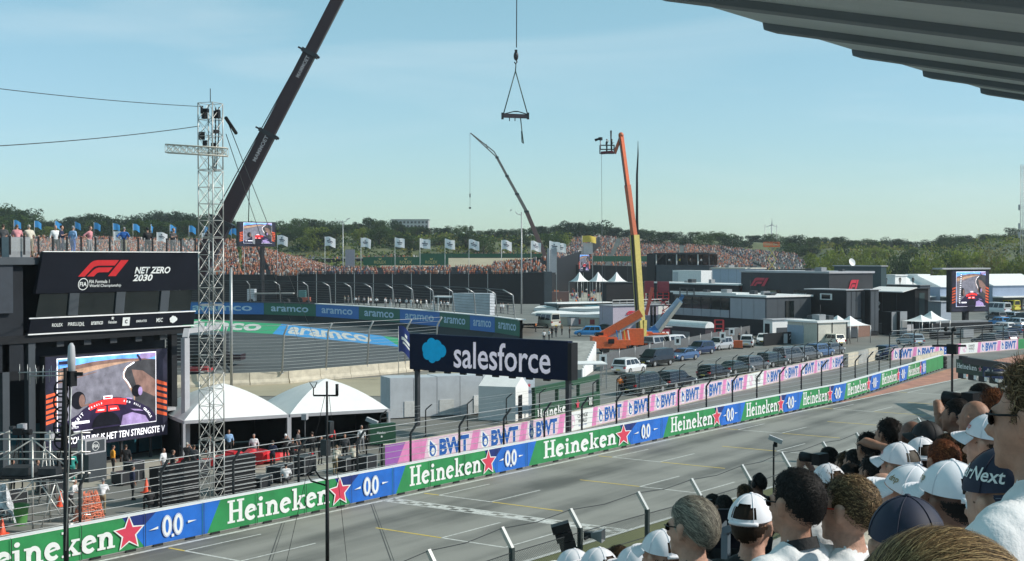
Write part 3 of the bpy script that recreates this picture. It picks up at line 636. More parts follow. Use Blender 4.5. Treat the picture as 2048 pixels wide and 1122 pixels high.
rcbox('left_panel', (-64.2, 33, 9.3), (-63.9, Yl-1.0, 12.15), mat('blue_grey_cladding', (.022, .03, .042), .6, var=.15))
def fx(z): return -63.95+(z-ZB)/(ZT-ZB)*.65
def fpan(name, z0, z1, m_, ya=Yl, yb=Yr, off=0.0, th=.25, skew=True):
    b_ = MB(); sk_ = lambda z: (z-ZB)/(ZT-ZB)*.55
    A = [RC((fx(z)+off+t, y+(sk_(z) if y == ya and skew else 0), z)) for z in (z0, z1) for t in (-th, 0) for y in (ya, yb)]
    b_.add(A, [(2, 3, 7, 6), (0, 4, 5, 1), (4, 6, 7, 5), (0, 1, 3, 2), (1, 5, 7, 3), (0, 2, 6, 4)]); return b_.build(name, m_, rc)
fpan('fascia_panel', 10.35, ZT, NAVYBLK); fpan('sponsor_panel', ZB, 8.95, NAVYBLK)
ZW0, ZW1 = 9.0, 10.33
for px in (148, 241, 330):
    y = atX(px, 610, -63.7).y; fpan('mullion', ZW0+.04, ZW1, MGREY, y-.33, y+.33, .02, .3, False)
mys = [Yl]+[atX(px, 610, -63.7).y for px in (148, 241, 330)]+[Yr]
for a, b in zip(mys, mys[1:]): fpan('window', ZW0+.02, ZW1, GLASS, a+.34, b-.34, -.08, .05, a == Yl)
b_ = MB()
for z in (8.96, 8.04): b_.bar(RC((fx(z)+.03, Yl-.05, z)), RC((fx(z)+.03, Yr, z)), .07, .07)
b_.bar(RC((fx(ZT)+.02, Yl+.5, ZT+.02)), RC((fx(ZT)+.02, Yr, ZT+.02)), .08, .05); b_.build('white_trim', WHITE, rc)
lean = Vector((.65, 0, ZT-ZB)).normalized()
def fo(y, z): return RC((fx(z), y, z))
b_ = MB(); F = Flat(b_, fo(0, ZB), (0, 1, 0), lean, .01, .003); k_ = 1/lean.z
gy = lambda px, py: (atX(px, py, fx(hz(px, py, (-63.6, atX(px, py, -63.6).y, 0)))).y, (hz(px, py, (-63.6, atX(px, py, -63.6).y, 0))-ZB)*k_)
a0 = gy(156, 553); a1 = gy(257, 520); f1_mark(F, a0[0], a0[1], a1[0]-a0[0], a1[1]-a0[1], 1)
a = gy(166, 568); F.disc(*a, .36, 0, 20); F.disc(*a, .31, 2, 20); F.text('FIA', *a, .26, .5, .02, 0, 0)
F.text('FIA Formula 1', *gy(178, 563), .2, 1.45, .01, 0, 0, 'l'); F.text('World Championship', *gy(178, 572), .22, 2.3, .01, 0, 0, 'l')
F.text('NET ZERO', *gy(305, 540), .42, 2.75, .03, .2, 0); F.text('2030', *gy(285, 555), .42, 1.5, .03, .2, 0)
xs_ = 0
for px, py, t_, h_, w_ in ((114, 650, 'ROLEX', .2, .72), (146, 648, 'PIRELLI', .2, .75), (163, 648, 'DHL', .24, .35), (193, 646, 'aramco', .2, .85), (224, 644, 'Heineken', .18, .62), (282, 642, 'EMIRATES', .14, .8), (318, 640, 'MSC', .26, .5)): F.text(t_, *gy(px, py), h_, w_, .015, 0, 0)
star(F, *[v+d for v, d in zip(gy(224, 638), (0, .05))], .13, 0); a = gy(251, 643); F.rect(a[0]-.27, a[1]-.26, a[0]+.27, a[1]+.26, 0); F.text('c', a[0], a[1], .24, .2, .02, 0, 2); cloud(F, *gy(345, 639), .62, 0)
b_.build('lettering', [HW, RED, NAVYBLK], rc)
# open storey under the panel: dark soffit, columns, glass
rcbox('soffit', (-73, 33, 7.55), (-64.1, Yr-.1, 8.0), BLACK); rcbox('back_wall', (-66.2, 34, 0), (-65.9, Yr-.7, 7.55), WALLD)
for px in (8, 60, 345): p = atX(px, 800, -64.4); rcbox('column', (-64.6, p.y-.22, 0), (-64.2, p.y+.22, 7.55), MGREY if px < 300 else BLACK)
for k in range(7):
    y = 38+k*2.75
    if y < Yr-1.2: rcbox('glass_panel', (-65.85, y, .1), (-65.8, min(y+2.5, Yr-.9), 2.7), BGLASS)
p = atX(349, 800, -64.5); rcbox('side_glass', (-64.9, p.y-.55, 2.2), (-64.85, p.y+.25, 6.2), BGLASS)
rcbox('canopy_ledge', (-65.8, atX(285, 860, -64).y, 2.75), (-63.9, atX(350, 860, -64).y, 2.95), LGREY)
for k in range(9): y = 40+k*1.9; b_ = MB(); b_.box(RC((-64.6, y, 7.38)), (.5, .5, .34)); b_.build('soffit_lamp', DARKSTEEL, rc)
b_ = MB(); A = [(-64.45, 0), (-64.0, .0)]
p = atX(371, 800, -62.2); b_ = MB(); b_.box(RC((-62.2, p.y, 3.7)), (.35, .4, 7.4)); b_.bar(RC((-62.2, p.y, 7.35)), RC((-62.6, p.y+.5, 7.85)), .34); b_.bar(RC((-62.6, p.y+.5, 7.8)), RC((-62.6, p.y+3.2, 7.95)), .3); b_.build('grey_portal', LGREY, rc)
# roof rail
for k in range(14):
    px = 20+k*28.5; p = atX(px, 500, -63.75); b_ = MB(); b_.bar(RC((-63.75, p.y, 12.55)), RC((-63.75, p.y, 13.6)), .1, .06); b_.build('rail_post', BLACK, rc)
RAILG = mat('rail_glass', (.6, .66, .66), .1, var=0, alpha=.07)
for k in range(13):
    a, b = atX(20+k*28.5, 500, -63.75).y+.06, atX(48.5+k*28.5, 500, -63.75).y-.06; rcbox('rail_glass', (-63.76, a, 12.75), (-63.74, b, 13.5), RAILG)
b_ = MB(); b_.b2(RC((-64.6, atX(12, 500, -64.2).y, 12.2)), RC((-63.9, atX(54, 500, -64.2).y, 13.55))); b_.build('roof_cabinet', GREY, rc)
for px, pose, top, legs, hr, fc, lb in ((8, 'reach', 'dgrey', 'black', 'brown', 2.4, 'person in grey leaning at the leftmost end of the dark roof deck'), (37, 'lean', 'pink', 'navy', 'dkblond', 2.6, 'person with folded arms over the pale roof cabinet'), (62, 'reach', 'cream', 'khaki', 'lgrey', 2.9, 'grey haired person in cream reaching along the roof rail'), (113, 'stand', 'white', 'black', 'grey', -.3, 'person in white shirt with dark trousers on the roof deck'), (124, 'hold', 'navy', 'navy', 'black', .6, 'person in navy bending at the roof rail near the white shirt'), (148, 'stand', 'lblue', 'blue', 'grey', 1.8, 'person in pale blue top on the roof deck'), (181, 'akimbo', 'pink', 'grey', 'brown', .4, 'person in pink checked shirt on the roof deck'), (250, 'akimbo', 'blue', 'khaki', 'grey', AWAY, 'person in bright blue shirt, hands on hips, seen from behind on the roof'), (298, 'hold', 'black', 'black', 'black', 2.9, 'person in black leaning back beside a white flag on the roof'), (348, 'hold', 'dgrey', 'dgrey', 'dkblond', .1, 'rightmost person in dark green grey on the roof deck')):
    p = atX(px, 500, -64.6); person((-64.7, p.y, 12.42), fc, pose, top, legs, lb, hr, 0, 'people on the race control roof', 1.07)
# big screen under the panel
sc_ = thing('big_screen', 'large LED screen with on-board race view below the race control panel', 'screen', (0, 0, 0))
XS = -63.7; sL, sR = atX(90, 800, XS).y, atX(335, 800, XS).y; s0, s1 = 1.3, 6.75
b_ = MB(); b_.b2((XS-.5, sL, s0), (XS, sR, s1)); b_.build('cabinet', BLACK, sc_)
b_ = MB(); F = Flat(b_, (XS, sL, s0), (0, 1, 0), (0, 0, 1), .012, .003); W_, H_ = sR-sL, s1-s0
F.rect(.03, .03, W_-.03, H_-.03, 11); rays_side(F, .05, .28*H_, .09*W_, .34*H_, False); rays_side(F, .9*W_, .22*H_, .09*W_, .42*H_, True)
onboard_view(F, .085*W_, .17*H_, .81*W_, .8*H_); F.rect(.09*W_, .905*H_, .17*W_, .94*H_, 7); F.text('COUREURS IS HET TEN STRENGSTE V', .56*W_, .085*H_, .075*H_, .8*W_, .015, .12, 4)
b_.build('screen_image', SM, sc_)
for k in range(4): y = sL+W_*(k+.5)/4; b_ = MB(); b_.bar((XS-.3, y, 0), (XS-.3, y, s0), .14); b_.build('leg', DARKSTEEL, sc_)
# ================================================================== podium apron: people, cones, cabinets
def gperson(px, py, face, pose, top, legs, label, hair='brown', skin=0, group=None, sc=1.0): return person(gp(px, py), face, pose, top, legs, label, hair, skin, group, sc)
G1 = 'people in the pit lane'
gperson(226, 951, 1.2, 'stand', 'amber', 'black', 'person in bright amber vest standing below the big screen', 'black', 1, G1)
gperson(205, 1030, 2.3, 'lean', 'white', 'khaki', 'person in white shirt working behind the wall near the orange netting', 'grey', 0, G1)
gperson(141, 1030, .5, 'lean', 'white', 'black', 'person in white shirt bending beside the black antenna mast', 'dkblond', 0, G1)
gperson(327, 958, .2, 'stand', 'white', 'grey', 'person in loose white shirt and dark cap right of the big screen', 'black', 1, G1)
gperson(144, 965, 2.6, 'stand', 'teal', 'teal', 'person in teal clothes beside the FIA cabinet', 'brown', 0, G1)
gperson(300, 1026, 2.8, 'sit', 'black', 'black', 'person in black crouching behind the blue board', 'black', 2, G1)
gperson(374, 945, 2.0, 'aim', 'black', 'black', 'photographer in black with white bag left of the truss tower', 'lgrey', 0, G1)
gperson(458, 915, -.7, 'stand', 'lblue', 'black', 'person in pale blue shirt inside the left tent', 'brown', 2, G1)
gperson(508, 925, -.9, 'stand', 'white', 'grey', 'person in white polo standing before the red show car', 'grey', 1, G1)
gperson(571, 925, 2.0, 'aim', 'black', 'black', 'camera operator in black with white cap between the two tents', 'white', 0, G1)
gperson(662, 905, 2.2, 'stand', 'red', 'black', 'person in red shirt inside the right tent', 'brown', 1, G1)
gperson(723, 905, -.4, 'stand', 'white', 'grey', 'person in white under the right end of the tent', 'grey', 1, G1)
gperson(572, 975, 2.4, 'sit', 'white', 'dgrey', 'person in white sitting behind the wall left of centre', 'black', 0, G1)
gperson(670, 952, 1.8, 'lean', 'cream', 'khaki', 'person in cream bending behind the red star board', 'dkblond', 0, G1)
gperson(768, 935, 2.7, 'stand', 'grey', 'grey', 'person in grey behind the dark green equipment box', 'black', 1, G1)
gperson(625, 920, 2.7, 'hold', 'black', 'black', 'person in black near the microphone boom in the tent', 'brown', 0, G1)
gperson(596, 915, .4, 'stand', 'dgrey', 'black', 'person in dark grey in the shade between the tents', 'black', 0, G1)
cone_me = None
def cone(px, py, label, sc=1.0):
    t_ = thing('traffic_cone', label, 'cone', gp(px, py), 0, 'traffic cones'); b_ = MB(); b_.lathe([(.17, .05), (.03, .75), (0, .76)], n=12); b_.build('cone', mat('cone_orange', (.8, .1, .04), .5), t_)
    b_ = MB(); b_.box((0, 0, .025), (.46, .46, .05)); b_.build('base', mat('cone_orange', (.8, .1, .04), .5), t_); t_.scale = (sc,)*3
cone(293, 985, 'orange traffic cone right of the white shirted worker'); cone(121, 1012, 'orange traffic cone beside the black antenna mast'); cone(4, 1068, 'orange traffic cone at the left edge behind the wall')
t_ = thing('fia_cabinet', 'white framed cabinet with a round FIA badge below the screen', 'cabinet', gp(184, 960), R_(5))
b_ = MB(); b_.box((0, 0, .75), (.9, 1.3, 1.5)); b_.build('base', MGREY, t_); b_ = MB(); b_.box((.0, 0, 1.92), (.6, 1.5, .8)); b_.build('frame', LGREY, t_)
b_ = MB(); F = Flat(b_, (.3, -.65, 1.6), (0, 1, 0), (0, 0, 1)); F.rect(0, 0, 1.3, .64, 1); F.disc(.65, .32, .26, 0, 18); F.disc(.65, .32, .23, 1, 18); F.text('FIA', .65, .32, .2, .4, .02, 0, 0); b_.build('badge', [HW, MGREY], t_)
t_ = thing('orange_netting', 'crumpled orange safety netting heaped behind the green wall', 'netting', gp(178, 1040))
b_ = MB(); r_ = random.Random(3)
for k in range(26):
    a_ = 6.28*k/26; b_.tube([(.5*math.cos(a_)*(1-.5*t)+r_.uniform(-.05, .05), .8*math.sin(a_)*(1-.5*t)+r_.uniform(-.05, .05), 1.35*t+r_.uniform(-.03, .03)) for t in (0, .2, .4, .6, .8, 1)], .022, 4)
for k in range(12):
    z_ = .05+1.25*k/12; b_.tube([(.5*math.cos(6.28*i/20)*(1-.37*z_)+r_.uniform(-.05, .05), .8*math.sin(6.28*i/20)*(1-.37*z_)+r_.uniform(-.05, .05), z_+r_.uniform(-.05, .05)) for i in range(21)], .025, 4)
b_.build('net', mat('netting_orange', (.78, .24, .14), .7, var=.3, scale=6), t_)
# ================================================================== tents
def tent(label, pL, pR, depth, zE, zP, k):
    d = (pR-pL).to_2d().normalized(); n = Vector((-d.y, d.x)); L = (pR-pL).to_2d().length
    t_ = thing('canopy_tent', label, 'tent', (pL.x, pL.y, 0), math.atan2(d.y, d.x), 'white canopy tents'); D = depth
    px_, py_ = L*.5, D*.45
    corners = [(0, 0), (L, 0), (L, D), (0, D)]
    for i in range(4):
        (ax, ay), (bx, by) = corners[i], corners[(i+1) % 4]; b_ = MB()
        def fn(u, v, ax=ax, ay=ay, bx=bx, by=by):
            x, y = ax+(bx-ax)*u, ay+(by-ay)*u; f = math.sin(v*math.pi/2)**.9 if 0 else (v*(2-v))*.55+v*.45
            return (x+(px_-x)*v, y+(py_-y)*v, zE+(zP-zE)*f)
        b_.grid(fn, 8, 8); b_.build('roof_panel', CANVAS, t_)
    b_ = MB()
    for (ax, ay), (bx, by) in zip(corners, corners[1:]+corners[:1]): b_.bar((ax, ay, zE-.08), (bx, by, zE-.08), .1, .2)
    b_.build('eaves_frame', LGREY, t_)
    for x, y in corners: b_ = MB(); b_.box((x, y, (zE-.18)/2), (.14, .14, zE-.18)); b_.build('leg', LGREY, t_)
    for nm, a, b in (('back_curtain', (0, D-.05), (L, D-.05)), ('side_curtain', (L-.05, .3), (L-.05, D)), ('side_curtain', (.05, 1.2), (.05, D))):  # left side curtain added to darken the inside
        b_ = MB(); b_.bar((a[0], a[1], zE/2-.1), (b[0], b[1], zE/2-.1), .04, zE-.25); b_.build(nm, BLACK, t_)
    b_ = MB(); b_.b2((.1, .3, zE-.24), (L-.1, D-.1, zE-.2)); b_.build('shade_lining', BLACK, t_)  # black sheet added under the roof to keep the interior dark
    return t_
zE = 2.45; A_, B_, C_ = gp(368, 842, zE), gp(578, 829, zE), gp(778, 818, zE)
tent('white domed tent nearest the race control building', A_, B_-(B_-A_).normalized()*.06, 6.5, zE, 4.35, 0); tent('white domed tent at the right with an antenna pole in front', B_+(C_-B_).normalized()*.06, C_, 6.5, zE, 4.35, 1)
# red show cars
def show_car(label, p, rz):
    t_ = thing('racing_car', label, 'racing car', p, rz, 'red racing cars'); RP = mat('racing_red', (.62, .02, .03), .3); b_ = MB()
    st = [(-2.2, .28, .35, .2), (-1.2, .42, .95, .26), (-.3, .45, .85, .25), (.5, .35, .55, .26), (1.5, .18, .45, .3), (2.6, .1, .32, .24)]
    for (xa, wa, za, ba), (xb, wb, zb, bb) in zip(st, st[1:]): b_.add([(xa, -wa, ba), (xa, wa, ba), (xa, wa*.6, za), (xa, -wa*.6, za), (xb, -wb, bb), (xb, wb, bb), (xb, wb*.6, zb), (xb, -wb*.6, zb)], [(0, 1, 5, 4), (1, 2, 6, 5), (2, 3, 7, 6), (3, 0, 4, 7), (0, 3, 2, 1), (4, 5, 6, 7)])
    for s_ in (-1, 1): b_.b2((-1.2, s_*.5-.25, .2), (.4, s_*.5+.25, .6))
    b_.build('body', RP, t_); b_ = MB(); b_.b2((-2.7, -.5, .75), (-2.2, .5, .95)); b_.b2((-2.7, -.53, .3), (-2.2, -.5, .98)); b_.b2((-2.7, .5, .3), (-2.2, .53, .98)); b_.build('rear_wing', RP, t_)
    b_ = MB(); b_.b2((2.3, -.95, .12), (2.8, .95, .18)); b_.b2((2.3, -.97, .12), (2.8, -.94, .4)); b_.b2((2.3, .94, .12), (2.8, .97, .4)); b_.build('front_wing', RP, t_)
    for x in (-1.75, 1.75):
        for s_ in (-1, 1): b_ = MB(); b_.tube([(x, s_*.62, .34), (x, s_*.98, .34)], .34, 16); b_.build('wheel', RUBBER, t_)
d_ = yawto(A_, C_); show_car('red racing car parked behind the truss tower', gp(440, 935), d_+2.6); show_car('red racing car with white front wing under the right half of the tents', gp(535, 925), d_+.3)
# ================================================================== truss tower
def lattice(mb, o, ux, uy, uz, w_, L, n, r, rb):
    """square lattice: o corner centre, along uz"""
    ux, uy, uz, o = Vector(ux), Vector(uy), Vector(uz), Vector(o); C4 = [(-1, -1), (1, -1), (1, 1), (-1, 1)]
    c = [[o+ux*(a*w_/2)+uy*(b*w_/2)+uz*(L*k/n) for a, b in C4] for k in range(n+1)]
    for j in range(4): mb.tube([c[0][j], c[n][j]], r, 6)
    for k in range(n+1):
        for j in range(4): mb.tube([c[k][j], c[k][(j+1) % 4]], rb, 4, 0, False)
        if k < n:
            for j in range(4): mb.tube([c[k][j], c[k+1][(j+1) % 4]], rb, 4, 0, False); mb.tube([c[k][(j+1) % 4], c[k+1][j]], rb, 4, 0, False)
tb = gp(424, 1012); TT = hz(424, 207, tb)
tt = thing('truss_tower', 'tall aluminium lattice tower with a short cross truss, left of centre', 'tower', tb, R_(12))
nsec = 6; sh_ = TT/nsec
for k in range(nsec): b_ = MB(); lattice(b_, (0, 0, k*sh_+.03), (1, 0, 0), (0, 1, 0), (0, 0, 1), .86, sh_-.06, 4, .03, .0145); b_.build('tower_section', ALU, tt)
zc = hz(424, 303, tb); b_ = MB(); ca = CR.copy(); inv = Matrix.Rotation(-R_(12), 3, 'Z'); ca = inv @ ca; cn = ca.cross(Vector((0, 0, 1)))
lattice(b_, -ca*2.0+cn*.75+Vector((0, 0, zc+.06)), cn, Vector((0, 0, 1)), (ca+Vector((0, 0, -.06))).normalized(), .4, 3.0, 9, .03, .016); b_.build('cross_truss', mat('beige_truss', (.62, .58, .5), .5), tt)
b_ = MB(); r_ = random.Random(5)
for k in range(9): a_ = r_.uniform(0, 6.28); b_.box((.42*math.cos(a_), .42*math.sin(a_), TT-r_.uniform(.1, 2.2)), (r_.uniform(.12, .3), .2, r_.uniform(.15, .4)), 0, a_)
b_.tube([(0, 0, TT), (0, 0, TT+.7)], .02, 5)
for k in range(3): b_.tube([(.3-.2*k, .3, TT-.2), (.25-.2*k, .35, TT-1.5), (.1, .3-.1*k, TT-3.4)], .03, 5)
b_.build('rigging', BLACK, tt)
def cable(label, a, b, r, sag, m_=None, name='guy_cable', group=None):
    b_ = MB(); a, b = Vector(a), Vector(b); b_.tube([a.lerp(b, t/12)-Vector((0, 0, sag*4*(t/12)*(1-t/12))) for t in range(13)], r, 5); return tag(b_.build(name, m_ or DARKSTEEL), label, 'cable', group)
dT = dep(tb)
cable('upper cable running left from the lattice tower top', at(402, 213, dT), at(-60, 170, dT*.8), .017, .1); cable('lower cable running left from the lattice tower', at(400, 252, dT), at(-60, 295, dT*.8), .02, .12)
cable('guy cable from the tower top down right to the ground', at(452, 235, dT), gp(640, 700), .022, .3); cable('second thinner guy cable from the tower toward the far runoff', at(452, 268, dT), gp(600, 690), .02, .3)
b_ = MB(); b_.tube([at(452, 236, dT), at(472, 266, dT+2)], .1, 6); tag(b_.build('cable_tensioner', BLACK), 'black tensioner sleeve on the guy cable below the tower top', 'tensioner')

# loose gear on the apron
FC = mat('flight_case', (.02, .022, .026), .5)
def case(px, py, sx, sy, sz, label):
    t_ = thing('flight_case', label, 'flight case', gp(px, py), R_(4+RND.uniform(-12, 12)), 'flight cases on the apron'); b_ = MB(); b_.b2((-sx/2, -sy/2, .1), (sx/2, sy/2, sz)); b_.build('case', FC, t_)
    b_ = MB()
    for x in (-1, 1):
        for y in (-1, 1): b_.b2((x*sx/2-.025, y*sy/2-.025, .1), (x*sx/2+.025, y*sy/2+.025, sz+.01))
    b_.bar((-sx/2, -sy/2, sz), (sx/2, -sy/2, sz), .05); b_.bar((-sx/2, sy/2, sz), (sx/2, sy/2, sz), .05); b_.bar((sx/2, -sy/2, sz), (sx/2, sy/2, sz), .05); b_.build('edge_trim', STEEL, t_); b_ = MB()
    for x in (-1, 1): b_.b2((x*sx*.4-.05, -sy*.4, 0), (x*sx*.4+.05, sy*.4, .1))
    b_.build('castors', RUBBER, t_)
for a in ((250, 968, .8, 1.2, .7, 'black flight case left of the cone on the apron'), (268, 962, .7, .9, 1.1, 'tall black flight case near the apron glass doors'), (560, 962, .9, 1.4, .9, 'long black flight case behind the green board left of centre'), (610, 950, .8, 1.0, 1.1, 'black flight case below the tent divide'), (700, 940, .9, 1.6, .8, 'long black flight case at the right tent opening'), (735, 952, .7, .8, 1.2, 'tall flight case beside the dark green box'), (520, 975, .8, 1.2, .6, 'low flight case right of the tower foot'), (106, 985, .9, 1.3, 1.0, 'flight case under the black antenna mast'), (20, 1030, .9, 1.3, 1.1, 'flight case behind the scaffold at the left edge'), (395, 958, .8, 1.0, 1.0, 'flight case left of the tower foot')): case(*a)
for px, py, fc, ps, tp, lb in ((345, 962, 1.0, 'hold', 'black', 'technician in black right of the white shirted guest'), (388, 950, 2.0, 'stand', 'dgrey', 'technician in grey beside the left tent leg'), (420, 930, -.5, 'stand', 'black', 'person in black behind the truss tower'), (545, 940, 1.9, 'hold', 'navy', 'person in navy between the tents and the fence'), (585, 935, -.6, 'stand', 'black', 'mechanic in black beside the red racing car'), (640, 930, .4, 'aim', 'black', 'camera operator in black behind the forked mast'), (690, 925, -1, 'stand', 'dgrey', 'person in grey deep in the right tent'), (708, 948, 2.2, 'lean', 'cream', 'person in cream bending left of the dark green box'), (252, 950, 2.2, 'stand', 'black', 'person in black right of the amber vest'), (265, 1000, 1.2, 'stand', 'navy', 'marshal in navy left of the orange cone'), (75, 985, .6, 'stand', 'black', 'person in black under the scaffold'), (25, 985, .6, 'stand', 'white', 'person in white behind the scaffold at the left edge')):
    gperson(px, py, fc, ps, tp, 'black', lb, 'brown', 1, G1)
for px, py, yt, lb in ((100, 1000, 880, 'floodlight stand behind the black antenna mast'), (610, 930, 838, 'microphone boom stand between the tents'), (45, 1000, 860, 'floodlight stand at the left behind the scaffold')):
    t_ = thing('light_stand', lb, 'stand', gp(px, py), 0, 'stands on the apron'); z = hz(px, yt, t_.location); b_ = MB(); b_.tube([(0, 0, 0), (0, 0, z)], .04, 6); b_.build('pole', DARKSTEEL, t_); b_ = MB(); b_.box((0, 0, z+.15), (.3, .5, .35), 0, .5); b_.build('lamp_head', LGREY, t_)
    for k in range(3): a_ = 2.1*k; b_ = MB(); b_.tube([(0, 0, .7), (.6*math.cos(a_), .6*math.sin(a_), 0)], .025, 4); b_.build('leg', DARKSTEEL, t_)
# ================================================================== masts in front of the track
def mast(label, p, topz, r0, r1, name='antenna_mast'):
    t_ = thing(name, label, 'mast', (p.x, p.y, p.z)); b_ = MB(); H_ = topz-p.z
    b_.tube([(0, 0, 0), (0, 0, H_*.55), (0, 0, H_*.551), (0, 0, H_)], [r0, r0, r1, r1], 8); b_.build('pole', BLACK, t_); return t_, H_
def loc(px, py, p): q = at(px, py, dep(p)); return q-Vector(p)
b1 = at(133, 1200, 43); t_, H_ = mast('black mast with yagi aerials and cable loops in front of the left screen', b1, hz(140, 735, b1), .085, .06)
b_ = MB(); c_ = loc(143, 720, b1); b_.lathe([(.0, -.55), (.12, -.5), (.14, 0), (.11, .45), (.05, .56), (0, .57)], c_, 10); b_.build('white_aerial', LGREY, t_)
b_ = MB(); b_.box(loc(143, 757, b1), (.25, .25, .5)); b_.box(loc(150, 748, b1), (.5, .12, .12), 0, YAW); b_.build('clamp', BLACK, t_)
for (ax, ay, bx, by) in ((37, 745, 150, 742), (58, 752, 150, 750)):
    b_ = MB(); A_, B_ = loc(ax, ay, b1), loc(bx, by, b1); b_.tube([A_, B_], .02, 5)
    for k in range(6): q = A_.lerp(B_, .02+.14*k); b_.tube([q-Vector((0, 0, .28-.02*k)), q+Vector((0, 0, .28-.02*k))], .012, 4)
    b_.build('yagi_aerial', STEEL, t_)
for k in range(5):
    b_ = MB(); c_ = loc(122, 778+26*k, b1); rr = .22+.03*(k % 2)
    b_.tube([c_+CR*(rr*math.cos(a))+Vector((0, 0, rr*1.2*math.sin(a))) for a in [6.28*i/14 for i in range(15)]], .03, 5); b_.tube([c_-CR*rr, c_+CR*rr], .03, 4); b_.build('cable_loop', BLACK, t_)
b_ = MB(); b_.tube([loc(128, 760, b1), loc(124, 900, b1)], .05, 6); b_.tube([loc(139, 760, b1), loc(141, 930, b1)], .03, 5, 0); b_.build('cable_run', BLACK, t_)
b_ = MB(); b_.tube([loc(143, 758, b1)+CR*.04-CF*.1, loc(133, 900, b1)+CR*.12-CF*.1, loc(134, 1100, b1)-CF*.12], .022, 5); b_.build('conduit', STEEL, t_)
b2 = at(655, 1200, 41); t_, H_ = mast('thin black mast with a forked head in front of the right tent', b2, hz(657, 762, b2), .06, .035)
b_ = MB(); b_.tube([loc(627, 791, b2), loc(676, 791, b2)], .03, 5); b_.tube([loc(627, 791, b2), loc(627, 776, b2), loc(619, 764, b2), loc(634, 764, b2), loc(629, 776, b2)], .02, 5); b_.tube([loc(674, 791, b2), loc(674, 768, b2)], .05, 6); b_.build('fork_head', BLACK, t_)
b_ = MB(); b_.box(loc(651, 895, b2), (.25, .2, .5)); b_.box(loc(660, 855, b2), (.18, .18, .4)); b_.build('equipment_box', DARKSTEEL, t_)
b_ = MB(); b_.tube([loc(655, 972, b2), loc(622, 962, b2), loc(614, 948, b2), loc(630, 940, b2), loc(640, 955, b2), loc(655, 960, b2)], .03, 5); b_.build('cable_loop', BLACK, t_)
cable('thin stay wire left of the forked mast', loc(650, 790, b2)+b2, at(560, 1180, 40), .008, 0, BLACK, 'stay_wire'); cable('thin stay wire right of the forked mast', loc(658, 790, b2)+b2, at(700, 1180, 44), .008, 0, BLACK, 'stay_wire')
# grey lamp-less pole behind the tower
p = gp(463, 775); b_ = MB(); b_.tube([(0, 0, 0), (0, 0, hz(463, 537, p))], .13, 8); o = b_.build('steel_pole', STEEL, None, p); tag(o, 'slim grey steel pole right of the lattice tower', 'pole')
# ================================================================== scaffold at the left edge
sp = gp(66, 1064); sf = thing('scaffold', 'aluminium scaffold platform with cameras at the lower left edge', 'scaffold', sp, YAW)
Wd, Dp = 3.4, 2.2
for x in (-1.9, 0.0, 1.5):
    for y in (0, Dp): b_ = MB(); b_.tube([(x, y, 0), (x, y, 4.3)], .045, 6); b_.build('standard', ALU, sf)
for z in (.35, 2.3, 3.3, 4.2):
    for y in (0, Dp): b_ = MB(); b_.tube([(-2.4, y, z), (1.9, y, z)], .04, 6); b_.build('ledger', ALU, sf)
    for x in (-1.9, 1.5): b_ = MB(); b_.tube([(x, 0, z+.06), (x, Dp, z+.06)], .035, 6); b_.build('transom', ALU, sf)
for a, b in (((-1.9, 0, .4), (0, 0, 2.3)), ((1.5, 0, .4), (.3, 0, 2.3)), ((0, 0, 4.2), (1.5, 0, 3.0)), ((-1.9, 0, 3.0), (0, 0, 4.2)), ((1.5, Dp, .4), (-.2, Dp, 2.3)), ((.4, -.3, 0), (1.1, -.3, 2.2)), ((1.9, -.3, 0), (1.2, -.3, 2.2))): b_ = MB(); b_.tube([a, b], .035, 6); b_.build('brace', ALU, sf)
b_ = MB(); b_.b2((-2.0, -.1, 2.4), (1.5, Dp+.1, 2.48)); b_.build('deck', BLACK, sf)
b_ = MB(); b_.b2((-1.5, .3, 2.5), (-.3, 1.4, 2.85)); b_.b2((.1, .4, 2.5), (.9, 1.2, 2.8)); b_.build('covered_gear', DARKSTEEL, sf)
def tv_camera(label, p, rz, h=1.5):
    t_ = thing('broadcast_camera', label, 'camera', p, rz, 'broadcast cameras'); b_ = MB(); b_.box((0, 0, h+.16), (.5, .2, .3)); b_.build('camera_body', BLACK, t_)
    b_ = MB(); b_.tube([(.25, 0, h+.16), (.65, 0, h+.16)], [.1, .14], 10); b_.build('lens', BLACK, t_); b_ = MB(); b_.box((-.3, 0, h+.34), (.2, .25, .14)); b_.build('viewfinder', DARKSTEEL, t_)
    for k in range(3): a = 2.1*k; b_ = MB(); b_.tube([(0, 0, h), (.4*math.cos(a), .4*math.sin(a), 0)], .025, 5); b_.build('leg', BLACK, t_)
for k, (dx, dy, rz) in enumerate(((-1.2, 1.5, .4), (.9, 1.6, -.2))): q = Matrix.Rotation(YAW, 3, 'Z') @ Vector((dx, dy, 2.48)); tv_camera(('broadcast camera on tripod on the far left of the scaffold', 'broadcast camera on tripod on the scaffold, nearest the big screen')[k], sp+q, rz, 1.7)
tarp = thing('white_tarpaulin', 'rumpled white and black striped cloth on the left scaffold', 'tarpaulin', sp+Vector((-1.2, -1.4, 0)))
b_ = MB(); r_ = random.Random(8); b_.grid(lambda u, v: (u*1.8+.12*math.sin(9*v+4*u), .5*math.sin(3*u+v)+.1*r_.random(), 1.1+1.1*v-.5*u+.15*math.sin(7*u)), 14, 12); b_.build('cloth', [mat('striped_cloth', (.45, .46, .48), .7, var=.8, scale=5)], tarp)
lad = thing('step_ladder', 'aluminium step ladder standing behind the left scaffold', 'ladder', gp(96, 1010)); b_ = MB()
for s_ in (-.25, .25): b_.tube([(-.4, s_, 0), (0, s_*.7, 3.2)], .04, 5); b_.tube([(.5, s_, 0), (0, s_*.7, 3.2)], .03, 5)
